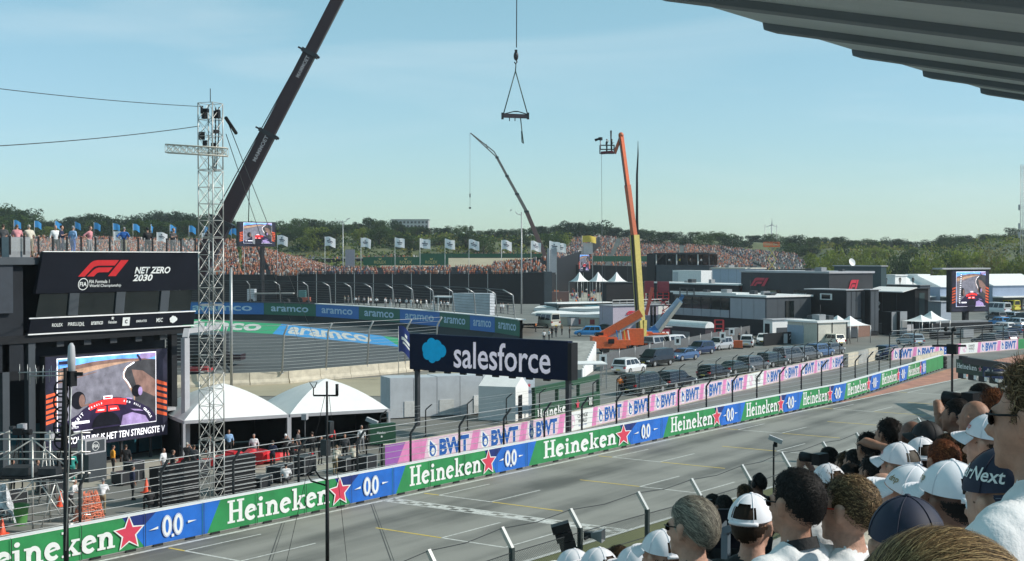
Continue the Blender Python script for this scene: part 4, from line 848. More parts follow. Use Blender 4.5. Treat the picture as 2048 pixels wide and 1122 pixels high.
for k in range(9): f = k/9.5; b_.bar((-.4+.4*f, -.24+.06*f, 3.2*f+.2), (-.4+.4*f, .24-.06*f, 3.2*f+.2), .08, .03)
b_.build('frame', ALU, lad)
p = gp(40, 1050); t_ = thing('green_bin', 'green plastic bin behind the wall at the left', 'bin', p); b_ = MB(); b_.lathe([(.3, 0), (.38, .8), (.42, .85), (.42, .95), (.3, 1.0), (0, 1.02)], n=14); b_.build('drum', mat('bin_green', (.1, .3, .08), .5), t_)
# steel pit counter left of centre with barred front
for px, py, w_, lb in ((350, 1006, 2.6, 'black barred cabinet on wheels behind the blue board at left'), (470, 985, 2.2, 'grey barred trolley right of the lattice tower foot')):
    t_ = thing('barred_cabinet', lb, 'cabinet', gp(px, py), YAW*0+R_(87)); b_ = MB(); b_.box((0, 0, 1.0), (w_, .7, 1.9)); b_.build('carcass', BLACK, t_)
    for k in range(8): b_ = MB(); b_.bar((-w_/2, -.4, .25+.22*k), (w_/2, -.4, .25+.22*k), .04); b_.build('bar', STEEL, t_)
# ================================================================== dark green equipment box and cctv at the fence
p = gp(764, 962); t_ = thing('equipment_box', 'dark green equipment box with beer logo hung on the fence', 'equipment box', (p.x, p.y, 0), R_(60)); b_ = MB(); b_.box((0, 0, 2.65), (1.5, .35, 1.1)); b_.build('case', mat('bottle_green', (.01, .06, .03), .5), t_)
b_ = MB(); b_.tube([(0, 0, 0), (0, 0, 2.1)], .06, 6); b_.build('stand', BLACK, t_); b_ = MB(); F = Flat(b_, (-.7, -.18, 2.1), (1, 0, 0), (0, 0, 1)); F.text('Heineken', .6, .62, .14, .5, .01, 0, 0); star(F, .62, .4, .08, 0); b_.build('logo', HW, t_)
def cctv(label, base, px, py, h0=0):
    t_ = thing('cctv_camera', label, 'cctv camera', base); q = at(px, py, dep(base))-Vector(base); b_ = MB(); b_.tube([(0, 0, 0), (0, 0, q.z-.25), (q.x, q.y, q.z-.12)], .045, 6); b_.build('pole', BLACK, t_)
    b_ = MB(); c_ = Vector((q.x, q.y, q.z)); d = (CR*.9-CF*.2-Vector((0, 0, .35))).normalized(); b_.bar(c_-d*.35, c_+d*.35, .26, .22); b_.bar(c_-d*.42, c_+d*.45+Vector((0, 0, .0)), .3, .05, 0) if 0 else None; b_.build('housing', LGREY, t_)
    b_ = MB(); b_.box(c_-Vector((0, 0, .25)), (.15, .15, .25)); b_.build('bracket', BLACK, t_)
cctv('white cctv camera on a pole above the dark green box', gp(733, 950), 744, 842)
cctv('white cctv camera on a black pole above the near track fence', gp(1547, 1010), 1551, 879)
# ================================================================== blue sponsor sign with cloud logo
SL, SR = gp(834, 851), gp(1136, 884); sg = thing('sponsor_sign', 'big navy sponsor board with pale blue cloud logo on two posts', 'sign', (SL.x, SL.y, 0), yawto(SL, SR))
LL = (SR-SL).to_2d().length; z0, z1 = 4.15, 6.78; xl, xr = -.55, LL+.12
b_ = MB(); b_.b2((xl, -.2, z0), (xr, .35, z1)); b_.build('board', mat('sign_navy', (.004, .010, .036), .7, var=.1, spec=.15), sg)
b_ = MB(); b_.b2((xr, -.22, z0+.02), (xr+.32, .5, z1-.1)); b_.build('end_box', BLACK, sg)
for x in (0, LL): b_ = MB(); b_.b2((x-.15, -.1, 0), (x+.15, .2, z0)); b_.build('post', DARKSTEEL, sg)
for k in range(9): b_ = MB(); b_.b2((xl+.3+k*1.5, -.1, z0-.14), (xl+.8+k*1.5, .1, z0)); b_.build('bracket', BLACK, sg)
b_ = MB(); F = Flat(b_, (xl, -.2, z0), (1, 0, 0), (0, 0, 1), .012, .003); W_, H_ = xr-xl, z1-z0
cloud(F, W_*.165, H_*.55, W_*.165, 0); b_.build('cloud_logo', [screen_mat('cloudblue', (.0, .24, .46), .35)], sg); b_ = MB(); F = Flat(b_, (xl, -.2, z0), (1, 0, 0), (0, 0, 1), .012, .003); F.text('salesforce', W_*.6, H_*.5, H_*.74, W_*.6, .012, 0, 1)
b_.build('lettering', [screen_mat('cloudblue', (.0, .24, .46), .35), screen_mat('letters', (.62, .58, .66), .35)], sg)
# FIA flag on a pole left of the board
def flag(label, p, top, w_, h_, m_, group, heading=None, txt=None, polem=None, drop=0.25, r=.04, curl=1.0, emblem=None):
    t_ = thing('flag', label, 'flag', (p.x, p.y, p.z), 0, group); H_ = top-p.z; b_ = MB(); b_.tube([(0, 0, 0), (0, 0, H_)], [r, r*.7], 6); b_.build('pole', polem or WHITE, t_)
    d = heading or CR; d = Vector((d.x, d.y, 0)).normalized(); n = Vector((-d.y, d.x, 0)); ph = RND.uniform(0, 6)
    fn = lambda u, v: d*(w_*u*(1-.08*math.sin(3*u)))+n*(.13*w_*curl*u*math.sin(5*u+ph+v))+Vector((0, 0, H_-h_*(1-v)-drop*h_*u*u-.05*h_*math.sin(6*u+ph)))
    b_ = MB(); b_.grid(fn, 8, 4); fl = b_.build('cloth', m_, t_)
    if txt:
        for s_ in (1, -1):
            b_ = MB()
            def q(u, v): a = fn(u, v); return a+(fn(u+.02, v)-a).cross(fn(u, v+.02)-a).normalized()*s_*.012
            for u0, u1, v0, v1 in ((.2, .78, .46, .58), (.28, .7, .32, .4), (.42, .56, .64, .76)): b_.grid(lambda a, b: q(u0+(u1-u0)*a, v0+(v1-v0)*b), 4, 1)
            b_.build('print', txt, fl)
    return t_
PRN = mat('flag_print', (.1, .1, .13), .7, var=0)
fp = gp(797, 760); flag('blue flag with a round white emblem left of the navy sponsor board', fp, hz(797, 652, fp), 1.7, 2.6, HN, None, CR, HW, STEEL, .5)
# ================================================================== grey container row below the sign, beer backdrop
cr_ = thing('site_container', 'pale grey panel container row behind the pink wall', 'container', gp(780, 838), yawto(gp(780, 838), gp(1010, 826)))
CW = (gp(1010, 826)-gp(780, 838)).length; zt_ = hz(900, 752, gp(900, 832))
PALEC = mat('pale_container', (.46, .49, .52), .55, var=.14, scale=.7)
for k in range(5): b_ = MB(); b_.b2((CW*k/5+.02, 0, .05), (CW*(k+1)/5-.02, 2.4, zt_-.03*(k % 2))); b_.build('wall_panel', PALEC, cr_)
for k in range(3): b_ = MB(); b_.b2((CW*(.12+.3*k), -.05, .1), (CW*(.12+.3*k)+1.2, .0, 1.3)); b_.build('door_panel', mat('pale_door', (.55, .56, .55), .5), cr_)
b_ = MB(); b_.b2((CW*.72, -.06, .7), (CW*.72+.5, -.0, 1.5)); b_.build('notice', WHITE, cr_)
hb = thing('beer_hut', 'small pale hut with a bright gable beside the green beer backdrop', 'hut', gp(1045, 838), yawto(gp(1045, 838), gp(1090, 822)))
b_ = MB(); b_.prism([(-1.6, 0, 0), (1.4, 0, 0), (1.4, 0, 2.4), (-.1, 0, 3.3), (-1.6, 0, 2.6)], (0, 3, 0)); b_.build('walls', CANVAS, hb); b_ = MB(); b_.b2((-1.0, -.05, 0), (-.2, 0, 1.9)); b_.build('door', BLACK, hb)
hp = thing('pale_banner', 'tall pale banner with beer star between hut and backdrop', 'banner', gp(1058, 832), R_(60)); b_ = MB(); b_.b2((-.5, 0, 0), (.5, .1, 3.4)); b_.build('panel', mat('pale_blue_banner', (.5, .56, .62), .6), hp); b_ = MB(); F = Flat(b_, (-.5, 0, 0), (1, 0, 0), (0, 0, 1)); F.text('00', .5, 3.0, .3, .4, .02, 0, 0); star(F, .5, 2.4, .2, 1); F.text('00', .5, 1.9, .25, .3, .02, 0, 0); b_.build('print', [HN, HR], hp)
A_, B_ = gp(1070, 850), gp(1200, 815); bd = thing('beer_backdrop', 'dark green beer backdrop with lettering behind the pink wall', 'backdrop', A_, yawto(A_, B_)); L_ = (B_-A_).length
b_ = MB(); b_.b2((0, 0, 0), (L_, .3, 1.35)); b_.build('lower_board', mat('backdrop_green', (.02, .075, .035), .5), bd); b_ = MB(); b_.b2((0, .02, 2.3), (L_, .3, 2.75)); b_.build('lintel', mat('backdrop_green', (.02, .075, .035), .5), bd)
for k in range(4): b_ = MB(); x = .05+(L_-.2)*k/3; b_.b2((x, .02, 1.35), (x+.14, .28, 2.3)); b_.build('post', mat('backdrop_green', (.02, .075, .035), .5), bd)
b_ = MB(); F = Flat(b_, (0, 0, 0), (1, 0, 0), (0, 0, 1), .01, .002); slab_word(F, .4, .45, .62, L_*.45, 0); star(F, L_*.62, .75, .42, 1); zero_zero(F, L_*.83, .75, .62, 0, 2, False); b_.build('lettering', [HW, HR, mat('backdrop_green', (.02, .075, .035), .5)], bd)
gperson(1022, 815, .3, 'stand', 'dgrey', 'black', 'person in dark grey standing on the step beside the pale hut', 'grey', 1)
gperson(1061, 826, -.8, 'stand', 'cream', 'grey', 'person in cream beside the green beer backdrop', 'black', 0); gperson(1040, 820, .8, 'sit', 'white', 'grey', 'person in white sitting below the pale hut', 'black', 1)
gperson(1240, 790, -1.0, 'stand', 'orange', 'black', 'person in orange vest behind the parked white car', 'brown', 0)
# ================================================================== concrete barrier with fence before the run-off
sheet('gravel_bank', [gp(366, 792), gp(820, 792), gp(1080, 745), gp(1000, 735), gp(800, 752), gp(366, 776)], .006, SANDM)
sheet('runoff', [gp(330, 760), gp(800, 742), gp(1010, 700), gp(1000, 684), gp(820, 656), gp(640, 644), gp(330, 640)], .008, RUNM)
BR = [gp(330, 776), gp(560, 768), gp(800, 746), gp(880, 736)]
cb = thing('concrete_barrier', 'long cream concrete barrier in front of the dark run-off tarmac', 'barrier')
s_ = 0.0; T_ = sum((b-a).length for a, b in zip(BR, BR[1:]))
while s_ < T_-.2:
    (p, d), (q, _) = along(BR, s_), along(BR, min(T_-.01, s_+3.95)); d = (q-p).normalized(); n = Vector((d.y, -d.x, 0)); S_ = [(.28, 0), (.28, .22), (.12, .5), (.08, 1.15), (-.08, 1.15), (-.12, .5), (-.28, .22), (-.28, 0)]
    b_ = MB(); m = len(S_); b_.add([p+n*a+Vector((0, 0, z*1.05)) for a, z in S_]+[q+n*a+Vector((0, 0, z*1.05)) for a, z in S_], [tuple(range(m)), tuple(reversed(range(m, 2*m)))]+[(i, m+i, m+(i+1) % m, (i+1) % m) for i in range(m)]); b_.build('barrier_block', CONC, cb); s_ += 4.0
bent_fence('catch_fence', 'tall silver catch fence on the cream barrier before the run-off', [(p.x, p.y) for p in BR], 5.6, 1.0, 4.6, 1, 12, .02, .09, .6, False, STEEL, STEEL, None, .35)
# little digger left of the tower
p = gp(400, 752); dg_ = thing('mini_digger', 'small red and white digger parked at the run-off behind the tower', 'digger', p, .4); b_ = MB(); b_.b2((-1, -.8, .5), (1.2, .8, 1.0)); b_.build('body', RED, dg_); b_ = MB(); b_.b2((-.6, -.6, 1.0), (.4, .6, 2.3)); b_.build('cab', GLASS, dg_)
for s_ in (-.7, .7): b_ = MB(); b_.b2((-1.3, s_-.2, 0), (1.3, s_+.2, .5)); b_.build('track', BLACK, dg_)
b_ = MB(); b_.bar((1.0, 0, .9), (2.4, 0, 1.8), .25); b_.bar((2.4, 0, 1.8), (3.4, 0, .5), .2); b_.build('arm', DARKSTEEL, dg_)
# ================================================================== banked wall with oil company boards
def oil_board(m_, p, q, h, mi):
    L = (q-p).length; F = Flat(m_, p, q-p, (0, 0, 1), .03, .01); F.rect(0, 0, L, h, mi); F.text('aramco', L*.5, h*.5, h*.42, L*.72, .02, 0, 2)
AW = [at(px, py, d) for px, py, d in ((362, 642, 262), (528, 640, 258), (632, 642, 250), (718, 648, 238), (800, 654, 226), (880, 662, 213), (940, 670, 203), (990, 676, 196), (1040, 684, 186))]
ab = thing('banked_wall', 'curved blue and green oil company board wall along the banked corner', 'wall')
for k, (a, b) in enumerate(zip(AW, AW[1:])):
    a, b = Vector((a.x, a.y, 0)), Vector((b.x, b.y, 0)); d = (b-a).normalized(); n = Vector((d.y, -d.x, 0)); zb = 1.1; zt = hz(640, 606, a) if k < 3 else 1.1+2.35
    zt = 3.45
    b_ = MB(); b_.add([a+n*.9, b+n*.9, b+Vector((0, 0, zb)), a+Vector((0, 0, zb)), a-n*.4, b-n*.4, a-n*.4+Vector((0, 0, zt)), b-n*.4+Vector((0, 0, zt)), a+Vector((0, 0, zt)), b+Vector((0, 0, zt))], [(0, 1, 2, 3), (4, 6, 7, 5), (6, 8, 9, 7), (3, 2, 9, 8)]); b_.build('wall_segment', BLACK, ab)
    b_ = MB(); oil_board(b_, a+Vector((0, 0, zb))+d*.02, b+Vector((0, 0, zb))-d*.02, zt-zb, k % 2); b_.build('printed_board', [ABL, AGR, mat('board_pale', (.5, .62, .75), .5)], ab)
    b_ = MB(); c_ = (a+b)/2-n*.3; b_.box((c_.x, c_.y, zt+.06), ((b-a).length, 1.2, .12), 0, yawto(a, b)); b_.build('white_coping', CANVAS if k > 1 else DARKSTEEL, ab)
bent_fence('catch_fence', 'far grey catch fence leaning over the oil company boards', [(p.x-1.0, p.y+.8) for p in AW], 7.6, 3.4, 4.2, 1, 8, .028, .1, 1.5, True, STEEL, DARKSTEEL, None, .4)
# painted logo strip on the run-off
pa, pb = gp(392, 652), gp(800, 683); q1, q2 = gp(800, 697), gp(392, 662); P4 = [gp(395, 640), gp(600, 650), gp(800, 676), gp(1000, 702)]; Q4 = [gp(395, 659), gp(560, 667), gp(795, 694), gp(1000, 722)]
b_ = MB(); A_, B_, C_, D_ = gp(365, 637.5), gp(563, 648), gp(545, 668), gp(365, 658); E_, G_ = gp(765, 672), gp(800, 694)
def bil(q, u, v): return q[0].lerp(q[1], u).lerp(q[3].lerp(q[2], u), v)
for q, mi, t in (([A_, B_, C_, D_], 0, 'amco'), ([B_, E_, G_, C_], 1, 'aramco'), ([E_, gp(900, 690), gp(905, 708), G_], 0, None)):
    b_.grid(lambda u, v: bil(q, u, v)+Vector((0, 0, .02)), 4, 2, mi, False)
    if t:
        vs, fs, x0, x1, y0, y1 = text_data(t, .03, .0); 
        b_.add([bil(q, .12+.72*(x-x0)/(x1-x0), .86-.7*(y-y0)/(y1-y0))+Vector((0, 0, .03)) for x, y in vs], fs, 2)
struct('runoff_painting', b_, [mat('paint_green', (.02, .33, .13), .6), mat('paint_blue', (.03, .28, .62), .6), LINEW])
# people in white behind the boards, box container, truck and tractor
r_ = random.Random(12)
for k in range(40):
    px = 690+k*8.6+r_.uniform(-4, 4)
    if 756 < px < 766: continue
    d = 262-(px-690)*.135+r_.uniform(-3, 3); py = 613+ (px-690)*.055
    p = at(px, py, d); person((p.x, p.y, 2.9), r_.uniform(0, 6.28), r_.choice(('stand', 'stand', 'walk', 'hold')), r_.choice(('white', 'white', 'white', 'cream', 'grey')), r_.choice(('grey', 'dgrey', 'black', 'white')), 'marshal in pale clothes behind the curved oil boards, %s from the left' % ordinal(k+1), r_.choice(('brown', 'black', 'grey')), r_.choice((0, 1)), 'marshals behind the curved boards', 1.05)
tag(sheet('service_terrace', [at(360, 600, 300), at(1080, 600, 290), at(1075, 640, 205), at(990, 640, 205), at(800, 640, 236), at(640, 640, 259), at(360, 640, 270)], 2.0, PADM))
p = at(945, 640, 215); bx = thing('box_container', 'pale grey box container behind the catch fence near the centre', 'container', (p.x, p.y, 2.9), R_(20)); b_ = MB(); b_.b2((-3, -1.5, 0), (3.4, 1.5, 3.6)); b_.build('box', PALEC, bx); b_ = MB(); b_.b2((-6.5, -1.4, 2.9), (-3.02, 1.4, 3.1)); b_.b2((-6.4, -1.3, 0), (-6.2, -1.1, 2.9)); b_.b2((-6.4, 1.1, 0), (-6.2, 1.3, 2.9)); b_.build('awning', CANVAS, bx)
p = at(545, 604, 268); tk = thing('flatbed_truck', 'dark flatbed truck parked behind the curved boards', 'truck', (p.x, p.y, 2.9), YAW); b_ = MB(); b_.b2((-3.4, -1.2, 2.0), (4.4, 1.2, 2.25)); b_.build('flatbed', CONCG, tk); b_ = MB(); b_.b2((-5, -1.1, .6), (-3.5, 1.1, 3.0)); b_.build('cab', PALEC, tk)
for x in (-4.2, 1.5, 3): b_ = MB(); b_.tube([(x, -1.2, .5), (x, 1.2, .5)], .5, 14); b_.build('wheel_pair', RUBBER, tk)
p = at(607, 606, 262); tr_ = thing('tractor', 'small teal tractor behind the curved boards', 'tractor', (p.x, p.y, 2.9), YAW); b_ = MB(); b_.b2((-1.2, -.7, .6), (1.4, .7, 1.5)); b_.build('body', mat('tractor_orange', (.4, .1, .06), .5), tr_); b_ = MB(); b_.b2((-.9, -.7, 1.5), (.5, .7, 2.9)); b_.build('cab', mat('teal_cab', (.08, .2, .2), .2), tr_)
for x, r in ((-.8, .8), (1.1, .5)):
    for s_ in (-1, 1): b_ = MB(); b_.tube([(x, s_*.7, r), (x, s_*1.05, r)], r, 14); b_.build('wheel', RUBBER, tr_)
# ================================================================== dunes
def lerp_tab(tab, x):
    if x <= tab[0][0]: return tab[0][1]
    for (a, u), (b, v) in zip(tab, tab[1:]):
        if x <= b: return u+(v-u)*(x-a)/(b-a)
    return tab[-1][1]
TERR = [(-300, 472), (450, 472), (620, 476), (760, 474), (900, 476), (1000, 482), (1120, 470), (1300, 478), (1500, 490), (1620, 496), (1750, 502), (1880, 500), (1950, 492), (2010, 484), (2400, 480)]
RST = [(-300, 400), (1080, 400), (1150, 455), (1600, 450), (1700, 350), (2400, 330)]
def nz(x, y, s): return mnoise.noise(Vector((x*s, y*s, 3.7)))
def terr(px, r):
    z5 = CH+(515-lerp_tab(TERR, px))*560/FPX; r0 = lerp_tab(RST, px); t = min(1, max(0, (r-r0)/(545-r0))); t = t*t*(3-2*t)
    p = dirp(px)*r; n = nz(p.x, p.y, .012)*2.4+nz(p.x, p.y, .04)*1.1
    dip = 5.0*max(0, min(1, (px-1085)/40))*max(0, min(1, (1640-px)/40)) if r < 572 else 0     # the terrace crowd sits in this hollow
    return max(-1.5, t*z5+n*t*.9-(1-t)*.6-dip)
def dirp(px):
    r = ray(px, HY); return Vector((r.x, r.y, 0))/Vector((r.x, r.y)).dot(Vector((CF.x, CF.y)).normalized())
DUNE = asphalt_mat('dune_ground', (.055, .08, .03), (.16, .165, .08))
rs = [320+12*k for k in range(26)]+[640, 680, 740, 820, 950, 1200, 1600]; pxs = list(range(-420, 2500, 30)); mb = MB(); nn = len(pxs)
for r in rs:
    for px in pxs: p = dirp(px)*r; mb.v.append((p.x, p.y, terr(px, min(r, 900))))
for j in range(len(rs)-1):
    for i in range(nn-1): a = j*nn+i; mb.f.append((a, a+1, a+nn+1, a+nn)); mb.m.append(0); mb.sm.append(True)
struct('dunes', mb, DUNE)
# ================================================================== trees
def leafmat(name, c, k=.4):
    """leaves: light falls on them and through them"""
    m = bpy.data.materials.new(name); m.use_nodes = True; t = m.node_tree; t.nodes.clear(); d = t.nodes.new('ShaderNodeBsdfDiffuse'); l = t.nodes.new('ShaderNodeBsdfTranslucent'); x = t.nodes.new('ShaderNodeMixShader'); o = t.nodes.new('ShaderNodeOutputMaterial')
    g = t.nodes.new('ShaderNodeNewGeometry'); n = t.nodes.new('ShaderNodeTexNoise'); n.inputs['Scale'].default_value = .2; n.inputs['Detail'].default_value = 4; r = t.nodes.new('ShaderNodeValToRGB'); e = r.color_ramp.elements; e[0].position = .32; e[1].position = .7
    e[0].color = (*[v*(1-k) for v in c], 1); e[1].color = (min(1, c[0]*(1+k*1.3)), min(1, c[1]*(1+k)), c[2]*(1+k*.6), 1); t.links.new(g.outputs['Position'], n.inputs['Vector']); t.links.new(n.outputs['Fac'], r.inputs[0]); t.links.new(r.outputs[0], d.inputs[0]); t.links.new(r.outputs[0], l.inputs[0]); x.inputs[0].default_value = .4
    t.links.new(d.outputs[0], x.inputs[1]); t.links.new(l.outputs[0], x.inputs[2]); t.links.new(x.outputs[0], o.inputs[0]); return m
LEAF = [leafmat('leaf_dark', (.03, .056, .028)), leafmat('leaf_mid', (.055, .095, .033)), leafmat('leaf_light', (.17, .22, .05)), leafmat('leaf_olive', (.19, .19, .065)), leafmat('leaf_pine', (.024, .046, .03))]
BARK = mat('bark', (.07, .055, .04), .9, var=.3)
def crown_mesh(name, seed, lobes, leaf, n, flat=.8):
    r = np.random.default_rng(seed); V = []; 
    for (cx, cy, cz, rad) in lobes:
        m = int(n*rad*rad/ sum(l[3]**2 for l in lobes)); d = r.normal(size=(m, 3)); d /= np.linalg.norm(d, axis=1)[:, None]; rr = rad*(r.uniform(.45, 1.08, m)**.6)
        c = np.array((cx, cy, cz))+d*rr[:, None]*np.array((1, 1, flat)); a = r.normal(size=(m, 3)); a /= np.linalg.norm(a, axis=1)[:, None]; b = np.cross(a, d+.3*r.normal(size=(m, 3))); b /= np.linalg.norm(b, axis=1)[:, None]+1e-9
        s_ = leaf*r.uniform(.5, 1.25, m)[:, None]; V.append(np.stack([c-a*s_, c-b*s_*.55, c+a*s_, c+b*s_*.55], 1))
    V = np.concatenate(V).reshape(-1, 3); me = bpy.data.meshes.new(name); k = len(V)//4; me.from_pydata(V.tolist(), [], np.arange(k*4).reshape(k, 4).tolist()); me.materials.append(LEAF[0]); me.update(); return me
def lobes(seed, n, w_, h, cone=0.0):
    r = random.Random(seed); L = [(0, 0, h*.62, w_*.36)]
    for k in range(n):
        a = r.uniform(0, 6.28); t = r.uniform(.06, .95); q = w_*(.42-.2*abs(t-.5))*(1-cone*t); L.append((q*math.cos(a), q*math.sin(a), h*t, w_*r.uniform(.13, .27)*(1-.5*cone*t)))
    return L
CROWNS = [crown_mesh('crown', 10+i, lobes(20+i, 22, 1.1, 1.0), .04, 2600) for i in range(5)]+[crown_mesh('crown', 31+i, lobes(41+i, 20, .85, 1.05, .35), .038, 2200) for i in range(2)]
BUSHES = [crown_mesh('foliage', 60+i, [(x, y, z*.6+.22, rd) for x, y, z, rd in lobes(70+i, 9, 1.0, .7)], .05, 700) for i in range(4)]
tb_ = MB(); tb_.tube([(0, 0, 0), (.02, 0, .25), (.0, .02, .5), (0, 0, .8)], [.045, .035, .025, .01], 7)
for a in (0.3, 2.2, 4.4): tb_.tube([(0, 0, .3), (.14*math.cos(a), .14*math.sin(a), .5), (.24*math.cos(a), .24*math.sin(a), .68)], [.02, .014, .006], 5)
TRUNK = tb_.mesh('trunk', BARK)
def tree(px, r, h, w_, kind, leaf, label, group, z=None):
    p = dirp(px)*r; t_ = thing('tree', label, 'tree', (p.x, p.y, (terr(px, r) if z is None else z)-.15), RND.uniform(0, 6.28), group); t_.scale = (w_, w_, h)
    mkobj('trunk', TRUNK, t_); c = mkobj('crown', CROWNS[kind], t_); setmat(c, 0, LEAF[leaf]); return t_
SKY_T = [(-120, 418), (0, 415), (30, 416), (60, 420), (78, 438), (120, 440), (160, 429), (200, 427), (245, 436), (275, 430), (320, 424), (380, 427), (430, 429), (470, 443), (560, 448), (590, 440), (620, 435), (660, 441), (700, 450), (730, 432), (760, 438), (800, 450), (850, 452), (900, 452), (940, 450), (970, 460), (1000, 464), (1040, 462), (1080, 455), (1110, 447), (1150, 444), (1200, 447), (1240, 455), (1280, 461), (1320, 468), (1420, 466), (1480, 469), (1540, 475), (1580, 470), (1640, 474), (1680, 472), (1720, 486), (1760, 478), (1800, 474), (1860, 488), (1885, 472), (1920, 467), (1960, 474), (1990, 468), (2020, 472), (2200, 474)]
def sector(px): 
    for lim, s_ in ((90, 'at the far left edge'), (260, 'behind the left blue flags'), (430, 'left of the lattice tower'), (560, 'behind the far orange screen'), (790, 'behind the first white flags'), (1000, 'below the far apartment block'), (1100, 'behind the thin crane'), (1300, 'above the hill crowd'), (1560, 'right of the tall lift boom'), (1720, 'behind the racing logo building'), (1880, 'in the pale distance at right'), (9999, 'beside the right hand dune')):
        if px < lim: return s_
CNT = {}
def nth(k, px): q = (k, sector(px)); CNT[q] = CNT.get(q, 0)+1; return ordinal(CNT[q])
rt = random.Random(21); px = -60
while px < 2120:
    yt = lerp_tab(SKY_T, px)+rt.uniform(-1, 6); r = rt.uniform(545, 640); zb = terr(px, r); h = max(4.5, CH+(515-yt)*r/FPX-zb); dark = px < 440 and px > 110 or 1090 < px < 1290
    tree(px, r, h/1.0, rt.uniform(1.0, 1.5)*max(6.5, h*.9), rt.randrange(7), rt.choice((0, 4, 4, 0)) if dark else rt.choice((0, 1, 1, 0)), 'dark skyline tree, %s from the left of those %s' % (nth('a', px), sector(px)), 'skyline trees '+sector(px)); px += rt.uniform(10, 19)
px = -40
while px < 2110:
    r = rt.uniform(490, 545); yt = lerp_tab(SKY_T, px)+rt.uniform(12, 26); zb = terr(px, r); h = CH+(515-yt)*r/FPX-zb
    if h > 2.5 and not (1120 < px < 1560) and not (px > 1640 and rt.random() < .55): tree(px, r, h, rt.uniform(1.0, 1.5)*max(5, h), rt.randrange(5), rt.choice((1, 1, 2, 0)) if px < 1600 else rt.choice((1, 2, 2, 0)), 'mid green lower tree, %s from the left of those %s' % (nth('b', px), sector(px)), 'lower row trees '+sector(px))
    px += rt.uniform(11, 20)
for px, yt, r, leaf in ((1640, 505, 400, 2), (1672, 500, 420, 2), (1715, 503, 410, 2), (1752, 508, 390, 2), (1792, 505, 400, 1), (1828, 512, 380, 0), (1862, 510, 370, 2), (1895, 498, 400, 1), (1930, 505, 380, 2), (1985, 512, 370, 3), (2025, 515, 360, 2), (2060, 520, 355, 2)):
    zb = terr(px, r); tree(px, r, max(4, CH+(515-yt)*r/FPX-zb), rt.uniform(7, 10), rt.randrange(5), leaf, 'bright green leafy tree %s' % {1640: 'just above the racing logo building roof', 1672: 'with the widest crown above the black block', 1715: 'left of the satellite dish', 1752: 'right of the satellite dish', 1792: 'above the white marquee roofs', 1828: 'darkest, right of the marquee gable', 1862: 'just left of the right hand screen', 1895: 'behind the left edge of the right hand screen', 1930: 'directly behind the right hand screen', 1985: 'just right of the right hand screen', 2025: 'below the slender lattice mast', 2060: 'cut by the right edge of the picture'}[px], None)
BUSHN = 0
for px in sorted(rt.uniform(1625, 2075) for _ in range(46)):
    r = rt.uniform(345, 430); p = dirp(px)*r; BUSHN += 1; t_ = thing('bush', 'sunlit yellow green dune bush at the right, %s from the left' % ordinal(BUSHN), 'bush', (p.x, p.y, terr(px, r)-.3), rt.uniform(0, 6.28), 'sunlit dune bushes at the right'); w_ = rt.uniform(5, 10); t_.scale = (w_, w_, rt.uniform(3.5, 7)); c = mkobj('foliage', BUSHES[rt.randrange(4)], t_); setmat(c, 0, LEAF[rt.choice((2, 2, 3, 3, 1))])
    mkobj('stem', TRUNK, t_).scale = (1, 1, .5)
# scrub on the dunes
rg = random.Random(5); mb = MB(); 
for k in range(6500):
    px = rg.uniform(-80, 2120); r = rg.uniform(400, 560) if px < 1620 else rg.uniform(352, 560)
    if 1110 < px < 1620 and r < 575: continue
    z = terr(px, r); p = dirp(px)*r; s0 = rg.uniform(.7, 2.2); mi = rg.choice((0, 1, 1, 2, 2, 3, 3)) if px > 1600 else rg.choice((0, 1, 1, 2, 3))
    for j in range(9):
        c = Vector((p.x+rg.gauss(0, s0*.6), p.y+rg.gauss(0, s0*.6), z+abs(rg.gauss(0, s0*.5)))); a = Vector((rg.gauss(0, 1), rg.gauss(0, 1), rg.gauss(0, 1))).normalized()*s0*.36; b = a.cross(Vector((rg.gauss(0, 1), rg.gauss(0, 1), rg.gauss(0, 1)))).normalized()*s0*.22
        mb.add([c-a, c-b, c+a, c+b], [(0, 1, 2, 3)], mi)
tag(mb.build('dune_scrub', LEAF[:4]), 'low green and olive scrub covering the dunes', None, None, 'stuff')
